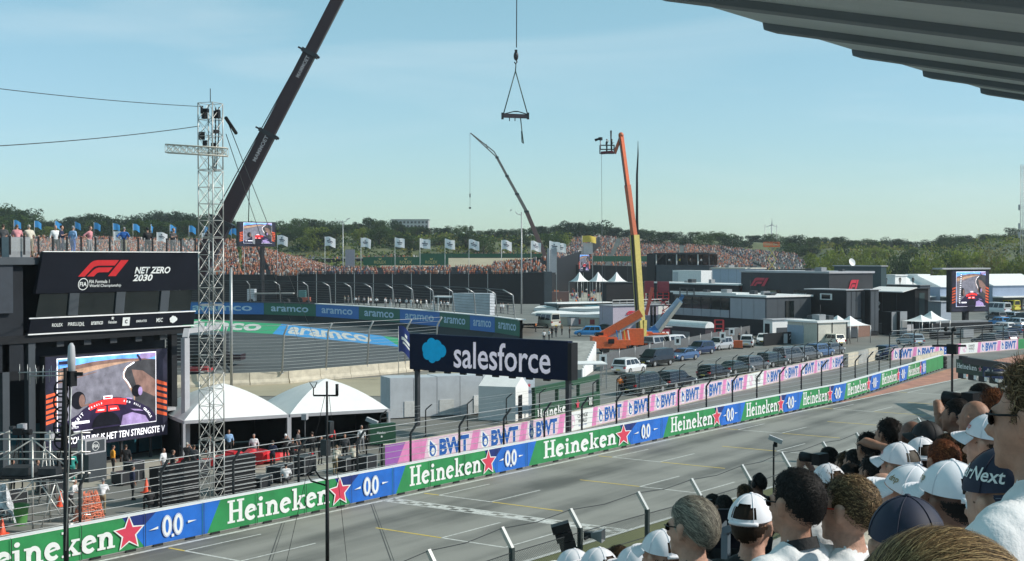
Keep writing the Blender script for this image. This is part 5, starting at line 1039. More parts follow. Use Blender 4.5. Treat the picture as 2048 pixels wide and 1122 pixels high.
# ================================================================== grandstands with crowds
WARM = [5, 4, 5, 3, 5, 2, 2, 1, 3, 3, 1]; MIX = [3, 2, 3, 3, 3, 4, 4, 3, 3, 4, 2]; DARKC = [1, 1, 1, 1, 3, 4, 3, 3, 3, 1, 3]
def stand(label, q, rows, pitch, wts, seed, clabel, fill=.93, jitter=.12, name='grandstand', seated=True, hump=0.0):
    """q: bottom left, bottom right, top right, top left"""
    q = [Vector(p) for p in q]; t_ = thing(name, label, 'grandstand'); b_ = MB(); r = random.Random(seed); P = []
    for k in range(rows):
        a, b = q[0].lerp(q[3], k/rows), q[1].lerp(q[2], k/rows); a2, b2 = q[0].lerp(q[3], (k+1)/rows), q[1].lerp(q[2], (k+1)/rows)
        za = a.z; b_.poly([a, b, Vector((b2.x, b2.y, b.z)), Vector((a2.x, a2.y, a.z))]); b_.poly([Vector((a2.x, a2.y, a.z)), Vector((b2.x, b2.y, b.z)), b2, a2])
        L = (b-a).length; n = max(1, int(L/pitch))
        for j in range(n):
            if r.random() < fill*(1 if nz(a.x+j*.9, a.y+k*1.7, .11) > -.28 else .55) and (j+seed*5) % 31 > 1: c = a.lerp(b, (j+.5+r.uniform(-.3, .3))/n).lerp(a2.lerp(b2, (j+.5)/n), .5); P.append((c.x+r.uniform(-jitter, jitter), c.y+r.uniform(-jitter, jitter), a.lerp(b, (j+.5)/n).z))
    b_.build('terrace_steps', CONCG if name != 'grandstand' else MGREY, t_)
    f = MB(); f.poly([q[0], q[1], Vector((q[1].x, q[1].y, 0)), Vector((q[0].x, q[0].y, 0))]); f.poly([q[3], q[2], Vector((q[2].x, q[2].y, 0)), Vector((q[3].x, q[3].y, 0))]); f.poly([q[1], q[2], Vector((q[2].x, q[2].y, 0)), Vector((q[1].x, q[1].y, 0))]); f.poly([q[0], q[3], Vector((q[3].x, q[3].y, 0)), Vector((q[0].x, q[0].y, 0))])
    f.build('cladding', BLACK, t_); crowd('crowd', clabel, P, wts, seated, seed); return t_
stand('large orange-filled grandstand behind the race control roof', [at(-60, 552, 330), at(484, 549, 332), at(470, 481, 380), at(-60, 470, 380)], 34, .55, WARM, 3, 'dense orange crowd filling the large stand at left')
stand('lower wing of the orange-filled stand falling away to the right', [at(484, 551, 332), at(712, 552, 336), at(640, 530, 352), at(484, 486, 376)], 26, .55, WARM, 4, 'dense orange crowd on the falling wing of the stand')
stand('long low stand on black cladding behind the white flags', [at(600, 548, 333), at(1010, 547, 333), at(1010, 533, 341), at(600, 537, 341)], 7, .62, MIX, 6, 'mixed crowd along the long low black stand', .92)
stand('packed end block of the low black stand', [at(985, 548, 331), at(1092, 546, 329), at(1092, 514, 344), at(985, 526, 344)], 9, .55, WARM, 7, 'packed orange crowd at the end block of the low stand')
stand('natural dune terrace packed with spectators above the paddock', [at(1105, 528, 462), at(1560, 540, 452), at(1450, 494, 560), at(1150, 468, 568)], 46, .85, MIX, 8, 'huge mixed crowd sitting on the dune terrace', .85, .3, 'dune_terrace')
stand('lower right shoulder of the dune terrace thinning out', [at(1540, 538, 452), at(1625, 538, 455), at(1590, 508, 500), at(1440, 494, 545)], 30, 1.0, DARKC, 9, 'thinner dark crowd on the right shoulder of the dune', .75, .4, 'dune_terrace')
stand('narrow spectator bank behind the green watch boards', [at(560, 519, 470), at(1080, 512, 480), at(1080, 503, 500), at(560, 506, 500)], 6, 1.3, MIX, 10, 'sparse crowd on the bank behind the green boards', .7, .5, 'dune_terrace')
stand('rising spectator path beside the navy banner', [at(1085, 528, 420), at(1165, 500, 470), at(1200, 470, 520), at(1110, 505, 440)], 14, 1.2, DARKC, 11, 'dark line of spectators climbing beside the navy banner', .8, .6, 'dune_terrace')
# black front of the low stand with posts
A_, B_ = at(596, 607, 333), at(1052, 607, 331); zt_ = hz(800, 549, A_); bf = thing('stand_screen', 'long black screened front below the white flags', 'screen wall', (A_.x, A_.y, 0), yawto(A_, B_)); L_ = (B_-A_).to_2d().length
for k in range(12): b_ = MB(); b_.b2((L_*k/12+.03, -.4, 0), (L_*(k+1)/12-.03, -.1, zt_)); b_.build('black_panel', BLACK, bf)
for k in range(13): b_ = MB(); b_.b2((L_*k/12-.07, -.55, 0), (L_*k/12+.07, -.42, zt_+.5)); b_.build('post', STEEL, bf)
b_ = MB(); b_.b2((0, -.5, zt_+.45), (L_, -.42, zt_+.55)); b_.b2((0, -.5, zt_+.95), (L_, -.42, zt_+1.0)); b_.build('top_rail', DARKSTEEL, bf)
A_, B_ = at(445, 566, 328), at(553, 566, 328); b3 = thing('stand_screen', 'short black screen below the far LED screen', 'screen wall', (A_.x, A_.y, 0), yawto(A_, B_)); b_ = MB(); b_.b2((0, 0, 0), ((B_-A_).length, .4, hz(500, 549, A_))); b_.build('panel', BLACK, b3)
A_, B_ = at(1046, 609, 318), at(1104, 609, 318); b3 = thing('stand_end_block', 'tall black boxed end of the low stand beside the walkway', 'block', (A_.x, A_.y, 0), yawto(A_, B_)); L_ = (B_-A_).to_2d().length; b_ = MB(); b_.b2((0, 0, 0), (L_*.72, 6, hz(1075, 545, A_))); b_.build('black_box', BLACK, b3); b_ = MB(); b_.b2((L_*.73, 0, 0), (L_, 5, hz(1075, 545, A_)+.2)); b_.build('grey_side', MGREY, b3)
A_, B_ = at(1106, 566, 478), at(1168, 566, 500); nb = thing('navy_banner_wall', 'sloping dark navy banner wall beside the packed end block', 'banner wall', (A_.x, A_.y, 0), yawto(A_, B_)); L_ = (B_-A_).to_2d().length; b_ = MB(); b_.prism([(0, 0, 0), (L_, 0, 0), (L_, 0, hz(1168, 508, B_)), (0, 0, hz(1106, 534, A_))], (0, .4, 0)); b_.build('banner', mat('slope_navy', (.02, .026, .04), .6, var=.2), nb)
b_ = MB(); F = Flat(b_, (0, 0, 0), (1, 0, 0), (0, 0, 1), .05); F.text('HEINEKEN', L_*.55, hz(1145, 522, A_.lerp(B_, .6)), .35, 2.6, .02, 0, 0); b_.build('lettering', HW, nb)
# flags
def cloth_mat(name, c):                                       # thin cloth lets the sun through
    m = bpy.data.materials.new(name); m.use_nodes = True; t = m.node_tree; t.nodes.clear(); d = t.nodes.new('ShaderNodeBsdfDiffuse'); l = t.nodes.new('ShaderNodeBsdfTranslucent'); x = t.nodes.new('ShaderNodeMixShader'); o = t.nodes.new('ShaderNodeOutputMaterial')
    d.inputs[0].default_value = l.inputs[0].default_value = (*c, 1); x.inputs[0].default_value = .45; t.links.new(d.outputs[0], x.inputs[1]); t.links.new(l.outputs[0], x.inputs[2]); t.links.new(x.outputs[0], o.inputs[0]); return m
FLW = cloth_mat('flag_white', (.9, .9, .91)); FLB = cloth_mat('flag_blue', (.08, .36, .75))
for k, (px, py, d) in enumerate(((228, 462, 340), (314, 464, 340), (404, 465, 340), (489, 466, 318), (555, 470, 330), (650, 473, 333), (722, 475, 333), (790, 475, 333), (840, 477, 333), (890, 478, 333), (938, 479, 333), (1003, 480, 333), (1062, 482, 332), (1099, 482, 330), (1112, 485, 331))):
    p = at(px, 549, d); nm_ = ('left of the blue shirted person on the roof', 'right of the blue shirted person on the roof', 'just left of the lattice tower', 'in front of the far LED screen', 'at the right edge of the far LED screen', 'left of the double headed lamp post', 'right of the double headed lamp post', 'left of the apartment block', 'below the apartment block', 'fifth right of the far LED screen', 'left of the green watch board end', 'left of the tall street lamp', 'crossed by the thin crane boom', 'last but one at the stand end', 'overlapping the last one at the stand end')[k]
    flag('white flag with dark print '+nm_, p, hz(px, py, p), 2.7 if px != 404 else 1.2, 2.35, FLW, 'white flags along the stands', (CR+CF*RND.uniform(-.3, .3)), PRN, WHITE, .22, .07)
for k, px in enumerate((28, 69, 110, 150, 188, 226, 266, 302, 340, 378, 409, 452, 463, 474)):
    p = at(px, 478, 385); d_ = CR+CF*RND.uniform(-.8, .8) if k != 7 else CF; flag('pale blue flag on a thin pole, number %s from the left edge of the stand' % ('one two three four five six seven eight nine ten eleven twelve thirteen fourteen'.split()[k]), p, hz(px, 440+k*1.2, p), 2.0, 1.9, FLB, 'pale blue flags on the stand top', d_, None, WHITE, .4, .06)
# far screens
def led(label, A_, B_, z0, z1, th=.8, pict=True, tall=False, name='big_screen', legs=(.3, .7), legz=0, margin=.07, shed=False):
    t_ = thing(name, label, 'screen', (A_.x, A_.y, 0), yawto(A_, B_)); L = (B_-A_).to_2d().length; b_ = MB(); b_.b2((0, 0, z0), (L, th, z1)); b_.build('cabinet', BLACK, t_)
    b_ = MB(); F = Flat(b_, (0, 0, z0), (1, 0, 0), (0, 0, 1), .03, .012); F.rect(L*.03, .02*(z1-z0), L*.97, .98*(z1-z0), 11); rays_side(F, L*.03, (z1-z0)*.2, L*.09, (z1-z0)*.4, False); rays_side(F, L*.88, (z1-z0)*.2, L*.09, (z1-z0)*.4, True)
    onboard_view(F, L*.12, (z1-z0)*.13, L*.76, (z1-z0)*.83, False, tall); b_.build('screen_image', SM, t_)
    if legs:
        for f in legs: b_ = MB(); b_.b2((L*f-.4, .2, legz), (L*f+.4, th, z0)); b_.build('leg', BLACK, t_)
    if shed: b_ = MB(); b_.b2((-2.2, -.3, z1+.1), (L, th+1, z1+.35)); b_.build('roof_sheet', LGREY, t_)
    return t_
A_, B_ = at(477, 492, 316), at(552, 494, 322); led('far LED screen with purple race view above the orange stand', A_, B_, hz(500, 493, A_), hz(500, 443, A_), 1.2, legs=(.66,))
A_, B_ = at(1157, 545, 400), at(1181, 545, 400); led('small upright LED screen beside the navy banner wall', A_, B_, hz(1170, 545, A_), hz(1170, 508, A_), .6, legs=(.1, .9))
for px, y0, y1, d, m_, lb in ((1176, 508, 486, 403, LGREY, 'grey upright banner above the small upright LED screen'), (700, 540, 499, 380, mat('mauve_banner', (.3, .29, .34), .7), 'mauve upright banner near the double headed lamp post'), (1104, 545, 497, 330, mat('mauve_banner2', (.4, .4, .43), .7), 'pale upright banner at the end of the white flags')):
    p = at(px, y0, d); t_ = thing('upright_banner', lb, 'banner', (p.x, p.y, 0), YAW); wd = 9*d/FPX; z0, z1 = hz(px, y0, p), hz(px, y1, p); b_ = MB(); b_.b2((-wd, 0, z0), (wd, .12, z1)); b_.build('panel', m_, t_); b_ = MB(); b_.b2((-wd-.1, 0, 0), (-wd+.05, .2, z1)); b_.b2((wd-.05, 0, 0), (wd+.1, .2, z1)); b_.build('frame', STEEL, t_)
p = at(1164, 545, 402); t_ = flag('long yellow banner flag flying above the small upright screen', p, hz(1164, 471, p), 4.4, 2.0, mat('flag_yellow', (.62, .45, .06), .7, var=.15), None, CR, None, WHITE, .2, .08)
# green watch boards and the pale track strip in the distance
GB = mat('watch_green', (.008, .09, .04), .55, var=.1)
def board(label, pa, pb, y0, y1, d, n, m_, txt=None):
    A_, B_ = at(pa, y0, d), at(pb, y0, d); t_ = thing('watch_board', label, 'board', (A_.x, A_.y, 0), yawto(A_, B_), 'green watch boards'); L = (B_-A_).to_2d().length; z0, z1 = hz(pa, y0, A_), hz(pa, y1, A_)
    for k in range(n): b_ = MB(); b_.b2((L*k/n+.02, 0, z0), (L*(k+1)/n-.02, .4, z1)); b_.build('panel', m_, t_); b_ = MB(); b_.b2((L*k/n+.1, .41, 0), (L*k/n+.25, .55, z1-.1)); b_.build('post', DARKSTEEL, t_)
    if txt:
        b_ = MB(); F = Flat(b_, (0, 0, z0), (1, 0, 0), (0, 0, 1), .06)
        for k in range(3): F.text(txt, L*(.2+.3*k), (z1-z0)*.4, (z1-z0)*.35, L*.14, .01, 0, 0); F.poly([(L*(.2+.3*k)-.35, (z1-z0)*.68), (L*(.2+.3*k)+.35, (z1-z0)*.68), (L*(.2+.3*k)+.5, (z1-z0)*.9), (L*(.2+.3*k), (z1-z0)*.78), (L*(.2+.3*k)-.5, (z1-z0)*.9)], 0)
        b_.build('lettering', mat('gold_print', (.5, .42, .15), .5), t_)
board('near dark green watch board left of the long low stand crowd', 726, 897, 531, 514, 410, 6, GB, 'ROLEX'); board('far long green watch board behind the pale track', 838, 1098, 515, 507, 455, 8, GB, None); board('green watch board above the pagoda tents', 1186, 1300, 523, 512, 440, 5, GB, None)
tag(sheet('far_track', [at(880, 532, 405), at(1100, 532, 405), at(1100, 514, 450), at(880, 514, 450)], hz(1000, 530, at(1000, 530, 420))-2.2, SANDM)) if 0 else None
A_, B_ = at(760, 531, 428), at(1100, 531, 428); t_ = thing('sand_bank', 'pale sand bank between the green boards and the low stand', 'bank'); b_ = MB(); za, zb_ = hz(900, 534, A_), hz(900, 516, A_); n_ = Vector((CF.x, CF.y, 0)).normalized(); b_.prism([Vector((A_.x, A_.y, 0)), Vector((A_.x, A_.y, za)), Vector((A_.x, A_.y, zb_))+n_*14, Vector((A_.x, A_.y, 0))+n_*14], (B_-A_)); b_.build('slope', SANDM, t_)
# lamp posts
def lamp(label, px, d, yb, yt, double):
    p = at(px, yb, d); t_ = thing('lamp_post', label, 'lamp post', (p.x, p.y, 0)); H_ = hz(px, yt, p); b_ = MB(); b_.tube([(0, 0, 0), (0, 0, H_)], [.16, .1], 8); b_.build('pole', STEEL, t_); d_ = Vector((CR.x, CR.y, 0))
    for s_ in ((-1, 1) if double else (-1,)):
        b_ = MB(); b_.tube([(0, 0, H_-.6), d_*s_*.9+Vector((0, 0, H_-.3)), d_*s_*1.1+Vector((0, 0, H_+.1))], .07, 5); c = d_*s_*1.5+Vector((0, 0, H_+.35)); b_.bar(c-d_*.5-Vector((0, 0, .2*s_*s_)), c+d_*s_*.4+Vector((0, 0, .12)), .4, .18); b_.build('lamp_head', LGREY, t_)
lamp('double headed lamp post among the white flags', 686, 345, 545, 440, True); lamp('tall street lamp left of the thin crane, rising from behind the box container', 1043, 240, 600, 424, False)
# distance: apartment block, houses, turbine, masts
p = dirp(820)*1000; ap = thing('apartment_block', 'long pale apartment block on the horizon with window rows', 'building', (p.x, p.y, 0), YAW); wd = 74*1000/FPX; zt_ = CH+(515-440)*1000/FPX
b_ = MB(); b_.b2((-wd/2, 0, 20), (wd/2, 14, zt_)); b_.build('wall', mat('pale_brick', (.42, .42, .42), .8), ap); b_ = MB(); b_.b2((-wd/2-.5, -.5, zt_), (wd/2+.5, 14.5, zt_+.6)); b_.build('roof', GREY, ap)
for j in range(2):
    for k in range(10): b_ = MB(); b_.b2((-wd/2+wd*(k+.2)/10, -.12, zt_-2.6-3*j), (-wd/2+wd*(k+.75)/10, -.02, zt_-1.0-3*j)); b_.build('window', GLASS, ap)
for px, r, lb in ((1730, 760, 'left'), (1790, 790, 'right')):
    p = dirp(px)*r; t_ = thing('house', lb+' one of two low houses in the pale trees at right', 'house', (p.x, p.y, 0), YAW+.2, 'distant houses'); zt_ = CH+(515-487)*r/FPX; wd = 26*r/FPX; b_ = MB(); b_.b2((-wd, 0, 5), (wd, 9, zt_-1.5)); b_.build('wall', CONCG, t_); b_ = MB(); b_.prism([(-wd-.6, -.6, zt_-1.5), (-wd-.6, 9.6, zt_-1.5), (-wd-.6, 4.5, zt_+1.2)], (2*wd+1.2, 0, 0)); b_.build('roof', mat('roof_grey', (.2, .19, .2), .8), t_)
    for k in range(5): b_ = MB(); b_.b2((-wd+wd*2*(k+.3)/5, -.1, zt_-3.4), (-wd+wd*2*(k+.7)/5, -.02, zt_-2)); b_.build('window', GLASS, t_)
p = dirp(1543)*1500; wt = thing('wind_turbine', 'white wind turbine on the horizon right of the lifts', 'wind turbine', (p.x, p.y, 0), YAW); H_ = CH+(515-450)*1500/FPX; b_ = MB(); b_.tube([(0, 0, 0), (0, 0, H_)], [1.2, .6], 8); b_.build('tower', LGREY, wt)
for a in (90, 200, 340): b_ = MB(); b_.add([(0, -1.5, H_), (.7*math.sin(R_(a)), -1.5, H_-.7*math.cos(R_(a))), (9*math.cos(R_(a)), -1.5, H_+9*math.sin(R_(a))), (-.5*math.sin(R_(a)), -1.3, H_+.5*math.cos(R_(a)))], [(0, 1, 2), (0, 2, 3)]); b_.build('blade', LGREY, wt)
for px, yt, lb in ((1530, 449, 'left'), (1553, 449, 'right')): p = dirp(px)*1300; b_ = MB(); b_.tube([(0, 0, 0), (0, 0, CH+(515-yt)*1300/FPX)], .35, 5); tag(b_.build('radio_mast', STEEL, None, p), 'thin mast just %s of the wind turbine' % lb, 'mast', 'masts by the turbine')
p = dirp(2043)*420; lm = thing('lattice_mast', 'slender lattice radio mast at the right edge of the picture', 'mast', (p.x, p.y, 0)); b_ = MB(); H_ = CH+(515-330)*420/FPX; lattice(b_, (0, 0, 0), (1, 0, 0), (0, 1, 0), (0, 0, 1), .8, H_, 20, .045, .02); b_.build('lattice', STEEL, lm)
for y in (415, 452, 470): b_ = MB(); z = CH+(515-y)*420/FPX; b_.box((-.7, -.4, z), (.5, .5, 1.8)); b_.build('aerial_panel', LGREY, lm)
# ================================================================== paddock blocks
UR = Vector((.41, .912, 0)).normalized(); UL = Vector((-UR.y, UR.x, 0)); PADZ = math.atan2(UR.y, UR.x)
def hit(P, d, px):
    n = CR-CF*((px-1024)/FPX); q = Vector(P)-CAMP; return -(q.dot(n))/(d.dot(n))
def block(name, label, cat, pc, d, ytop, pl, pr, m_, left=(), right=(), roof=None, z0=0.0, zb=None, depthL=None, depthR=None, roofm=None, over=.25, group=None):
    c = at(pc, 600, d); c = Vector((c.x, c.y, 0)); z1 = hz(pc, ytop, c); z0 = z0 if zb is None else hz(pc, zb, c)
    Ly = depthL or max(1.5, hit(c, UL, pl)); Lx = depthR or max(1.5, hit(c, UR, pr)); t_ = thing(name, label, cat, c, PADZ, group); H_ = z1-z0
    b_ = MB(); b_.b2((0, 0, z0), (Lx, Ly, z1)); b_.build('walls', m_, t_)
    if roof: b_ = MB(); b_.b2((-over, -over, z1+.004), (Lx+over, Ly+over, z1+roof)); b_.build('roof', roofm or LGREY, t_)
    if roof and Lx > 5 and Ly > 5:                                  # plant on the roof
        for j in range(4): x_, y_ = Lx*RND.uniform(.12, .85), Ly*RND.uniform(.12, .85); b_ = MB(); b_.b2((x_, y_, z1+roof+.002), (x_+RND.uniform(.7, 1.6), y_+RND.uniform(.7, 1.6), z1+roof+RND.uniform(.3, .8))); b_.build('roof_unit', GREY if j % 2 else DARKSTEEL, t_)
        b_ = MB(); b_.tube([(Lx*.5, Ly*.4, z1+roof), (Lx*.5, Ly*.4, z1+roof+2.2)], .04, 4); b_.build('aerial', DARKSTEEL, t_)
        n_ = max(2, int(Ly/2.4))
        for j in range(1, n_): b_ = MB(); b_.b2((-.012, Ly*j/n_-.02, z0), (.0, Ly*j/n_+.02, z1)); b_.build('panel_joint', DARKSTEEL, t_)
        n_ = max(2, int(Lx/2.4))
        for j in range(1, n_): b_ = MB(); b_.b2((Lx*j/n_-.02, -.012, z0), (Lx*j/n_+.02, 0, z1)); b_.build('panel_joint', DARKSTEEL, t_)
    k = 0
    for u0, u1, a, b, mm, nm in left:
        k += 1; b_ = MB(); b_.b2((-.06-.004*k, Ly*(1-u1), z0+H_*a), (.02, Ly*(1-u0), z0+H_*b)); b_.build(nm, mm, t_)
    for u0, u1, a, b, mm, nm in right:
        k += 1; b_ = MB(); b_.b2((Lx*u0, -.06-.004*k, z0+H_*a), (Lx*u1, .02, z0+H_*b)); b_.build(nm, mm, t_)
    return t_, Lx, Ly, z0, z1
def lflat(mb, Ly, z0): return Flat(mb, (-.14, Ly, z0), (0, -1, 0), (0, 0, 1), .02, .006)
def rflat(mb, z0): return Flat(mb, (0, -.14, z0), (1, 0, 0), (0, 0, 1), .02, .006)
LILAC = mat('lilac_grey_panel', (.34, .34, .38), .45, var=.1, scale=.4); LOGOR = mat('logo_red', (.62, .03, .06), .4)
DKGREEN = mat('dark_teal_cladding', (.02, .05, .055), .5, var=.15); CREAM = mat('cream_panel', (.55, .53, .46), .6, var=.1); MAUVE = mat('mauve_panel', (.45, .4, .48), .55, var=.1)
# racing logo building
t_, Lx, Ly, z0, z1 = block('logo_building', 'black two storey hospitality building with red racing logos', 'building', 1658, 226, 547, 1482, 1745, MGREY if 0 else mat('logo_black', (.022, .024, .028), .5, var=.2, scale=.5),
  left=[(.3, .47, .5, .68, GLASS, 'window'), (.33, .42, .52, .66, mat('lit_room_paint', (.22, .22, .14), .5), 'painted_lit_pane'), (.62, .79, .5, .68, GLASS, 'window'), (.81, .97, .5, .68, GLASS, 'window'), (0, 1, 0, .36, BLACK, 'ground_floor')], right=[(0, 1, 0, .5, BLACK, 'ground_floor')], roof=.35)  # pale pane colour imitates a lit room, nothing glows behind it
b_ = MB(); F = lflat(b_, Ly, z0); H_ = z1-z0; f1_mark(F, Ly*.12, H_*.74, Ly*.22, H_*.16, 0); b_.build('logo', LOGOR, t_); b_ = MB(); F = rflat(b_, z0); f1_mark(F, Lx*.42, H_*.7, Lx*.24, H_*.18, 0); b_.build('logo', LOGOR, t_)
b_ = MB(); F = lflat(b_, Ly, z0); F.l += .1; F.text('PADDOCK CLUB', Ly*.7, H_*.59, H_*.08, Ly*.14, .01, 0, 0); b_.build('lettering', OFFWHITE, t_)
# grey glass-fronted block in front
t_, Lx, Ly, z0, z1 = block('glass_building', 'grey two storey block with a glazed balcony storey and white roof edge', 'building', 1533, 205, 595, 1350, 1622, MGREY,
  left=[(0, 1, 0, .42, BLACK, 'ground_floor'), (.0, .62, .62, .95, GLASS, 'glazing'), (0, .1, .42, .62, LILAC, 'balustrade_panel'), (.105, .205, .42, .62, LILAC, 'balustrade_panel'), (.21, .31, .42, .62, LILAC, 'balustrade_panel'), (.315, .415, .42, .62, LILAC, 'balustrade_panel'), (.42, .52, .42, .62, LILAC, 'balustrade_panel'), (.525, .615, .42, .62, LILAC, 'balustrade_panel'), (.63, .75, .42, .95, LILAC, 'wall_panel'), (.755, .875, .42, .95, LILAC, 'wall_panel'), (.88, .99, .42, .95, LILAC, 'wall_panel'), (.3, .31, .62, .95, BLACK, 'mullion'), (.1, .11, .62, .95, BLACK, 'mullion'), (.2, .21, .62, .95, BLACK, 'mullion'), (.41, .42, .62, .95, BLACK, 'mullion'), (.52, .53, .62, .95, BLACK, 'mullion')],
  right=[(0, 1, 0, .3, BLACK, 'ground_floor'), (.42, .5, .45, .9, GLASS, 'window'), (.52, .6, .45, .9, GLASS, 'window'), (0, 1, .3, .36, LGREY, 'ledge')], roof=.3, roofm=WHITE)
b_ = MB(); b_.b2((-.3, Ly*.3, z1+.3), (.1, Ly+1, z1+.52)); b_.build('roof_edge', WHITE, t_)
for k in range(7): b_ = MB(); b_.box((Lx*.2+k*.9, Ly*.06+k*.9, z1+.45), (.8, 1.6, .3)); b_.build('roof_unit', DARKSTEEL, t_)
p = at(1618, 612, 212)
for k, px in enumerate((1621, 1628)): q = at(px, 612, 214+k); person((q.x, q.y, hz(px, 617, q)-1.1), TOWCAM+.5*k, 'hold', ('white', 'black')[k], 'black', ('left', 'right')[k]+' person of the pair leaning out beside the grey block', 'brown', 1, 'pair on the balcony')
t_ = thing('balcony', 'small dark balcony beside the grey block', 'balcony', (at(1616, 640, 214)).to_2d().to_3d(), PADZ); zz = hz(1624, 617, at(1624, 617, 214)); b_ = MB(); b_.b2((0, -.5, zz-1.3), (3.2, 2, zz-1.1)); b_.build('floor', BLACK, t_); b_ = MB(); b_.b2((0, -.5, 0), (3.2, 1.6, zz-1.3)); b_.build('support', BLACK, t_)
# others
block('black_hospitality', 'long black hospitality block with white roof edge behind the blue lift', 'building', 1478, 245, 571, 1298, 1520, BLACK, left=[(0, .12, .5, .9, GLASS, 'window')], right=[(.1, .95, .62, .98, mat('dark_red_panel', (.2, .02, .035), .5), 'red_panel'), (.1, .95, .1, .5, mat('dark_red_panel', (.2, .02, .035), .5), 'red_panel')], roof=.25, roofm=WHITE)
t_, Lx, Ly, z0, z1 = block('terrace_building', 'dark grey lounge with glazed roof terrace below the dune crowd', 'building', 1418, 318, 532, 1312, 1425, MGREY, roof=.2, roofm=MGREY)
b_ = MB(); b_.b2((-.4, -.4, z1+2.9), (Lx+.4, Ly+.8, z1+3.3)); b_.build('canopy', DARKSTEEL, t_)
for k in range(6): b_ = MB(); b_.b2((-.05, Ly*k/5.02, z1+.2), (.2, Ly*k/5.02+.2, z1+2.9)); b_.build('post', WHITE if k % 2 else DARKSTEEL, t_)
b_ = MB(); b_.b2((2.5, 0, z1+.2), (2.7, Ly, z1+2.9)); b_.build('glass_wall', GLASS, t_); b_ = MB(); b_.b2((-.3, Ly+.1, 0), (3, Ly+3.5, z1+3.1)); b_.build('stair_core', BLACK, t_); b_ = MB(); b_.tube([(-.5, Ly*.45, z1-2.0), (-.62, Ly*.45, z1-2.0)], 1.1, 18); b_.build('round_emblem', BLACK, t_)
for k in range(4): q = t_.matrix_basis @ Vector((1.0, Ly*(.2+.2*k), z1+.2)); person(q, TOWCAM+k, 'stand', ('white', 'grey', 'yellow', 'white')[k], 'black', 'guest standing %s on the glazed roof terrace' % ('at the far right', 'right of the middle', 'left of the middle', 'at the far left')[k], 'brown', 0, 'guests on the roof terrace')
block('white_truck', 'white articulated truck trailer parked below the terrace lounge', 'truck', 1402, 285, 541, 1345, 1424, WHITE, left=[(.02, .2, .05, .95, PALEC, 'cab_side'), (.3, .55, .1, .9, CANVAS, 'door_panel'), (.25, .6, -.18, .05, mat('dark_red_panel', (.2, .02, .035), .5), 'red_skirt')], z0=1.0)
block('blue_grey_hall', 'pale blue grey hall beside the white truck', 'building', 1490, 300, 538, 1424, 1530, mat('blue_grey_sheet', (.3, .38, .48), .5, var=.1), roof=.3, roofm=CREAM)
block('green_block', 'dark teal block with a satellite dish above the racing logo building', 'building', 1762, 262, 533, 1668, 1772, DKGREEN, right=[], roof=.2)
p = at(1703, 534, 258); t_ = thing('satellite_dish', 'white satellite dish on the dark teal block roof', 'satellite dish', p, TOWCAM+.5); b_ = MB(); b_.lathe([(0, 0), (.4, .05), (.75, .2), (.8, .22)], n=16); o = b_.build('dish', WHITE, t_, (0, 0, .9)); o.rotation_euler = (0, R_(70), 0); b_ = MB(); b_.tube([(0, 0, 0), (0, 0, .9)], .07, 6); b_.build('mount', STEEL, t_)
block('black_module', 'black cabin module with a white framed window', 'cabin', 1692, 205, 581, 1612, 1722, BLACK, left=[(.36, .66, .78, .92, WHITE, 'window_frame'), (.4, .62, .8, .9, GLASS, 'window')], right=[(.02, .3, .4, .97, MGREY, 'panel'), (.34, .62, .4, .97, MGREY, 'panel'), (.66, .97, .4, .97, MGREY, 'panel'), (0, 1, .05, .36, GREY, 'lower_panel')], roof=.15, roofm=LGREY)
block('grey_module', 'narrow dark grey cabin module right of the stairs', 'cabin', 1740, 206, 580, 1722, 1757, BLACK, left=[(.0, .4, .1, .97, MGREY, 'panel')], right=[(.05, .5, .1, .97, MGREY, 'panel'), (.55, .95, .1, .97, MGREY, 'panel')], roof=.12)
t_, Lx, Ly, z0, z1 = block('awning_building', 'black block with a long white awning left of the right hand screen', 'building', 1830, 226, 578, 1757, 1856, BLACK, left=[(.1, .11, 0, .9, DARKSTEEL, 'mullion'), (.5, .51, 0, .9, DARKSTEEL, 'mullion')], right=[(.3, .7, .3, .9, DKGREEN, 'panel')], roof=.1, roofm=BLACK)
b_ = MB(); b_.add([(-3.4, -.3, z1-.4), (-3.4, Ly, z1-.4), (.2, Ly, z1+.3), (.2, -.3, z1+.3), (-3.4, -.3, z1-.55), (-3.4, Ly, z1-.55), (.2, Ly, z1+.15), (.2, -.3, z1+.15)], [(0, 1, 2, 3), (7, 6, 5, 4), (0, 4, 5, 1), (0, 3, 7, 4), (1, 5, 6, 2)]); b_.build('awning', CANVAS, t_)
for k, (px, nm_) in enumerate(((1783, 'left'), (1800, 'right'))): block('black_cabinet', '%s of two black cabinets under the white awning' % nm_, 'cabinet', px, 207, 624+k*-1, px-14, px+10, BLACK, right=[(0, 1, 0, 1, GREY, 'front_panel')], depthL=2.0, depthR=1.6, group='black cabinets under the awning')
block('white_hut', 'low cream panel hut with flat white roof behind the pit fence', 'hut', 1635, 183, 646, 1575, 1694, CREAM, left=[(0, .55, 0, .85, mat('blue_grey_sheet', (.3, .38, .48), .5), 'side_panel')], right=[(.0, .02, 0, 1, BLACK, 'post'), (.48, .5, 0, 1, BLACK, 'post'), (.98, 1, 0, 1, BLACK, 'post')], roof=.25, roofm=WHITE)
block('white_kiosk', 'small white kiosk wall below the grey glazed block', 'kiosk', 1545, 196, 640, 1528, 1600, WHITE, left=[(.2, .7, .05, .8, BLACK, 'opening')], right=[(.15, .85, 0, .6, MGREY, 'opening')], roof=.1, depthL=2.0)
A_, B_ = gp(1528, 692), gp(1742, 672); t_ = thing('black_hoarding', 'long black hoarding with faint white lettering behind the fence', 'hoarding', A_, yawto(A_, B_)); L_ = (B_-A_).length
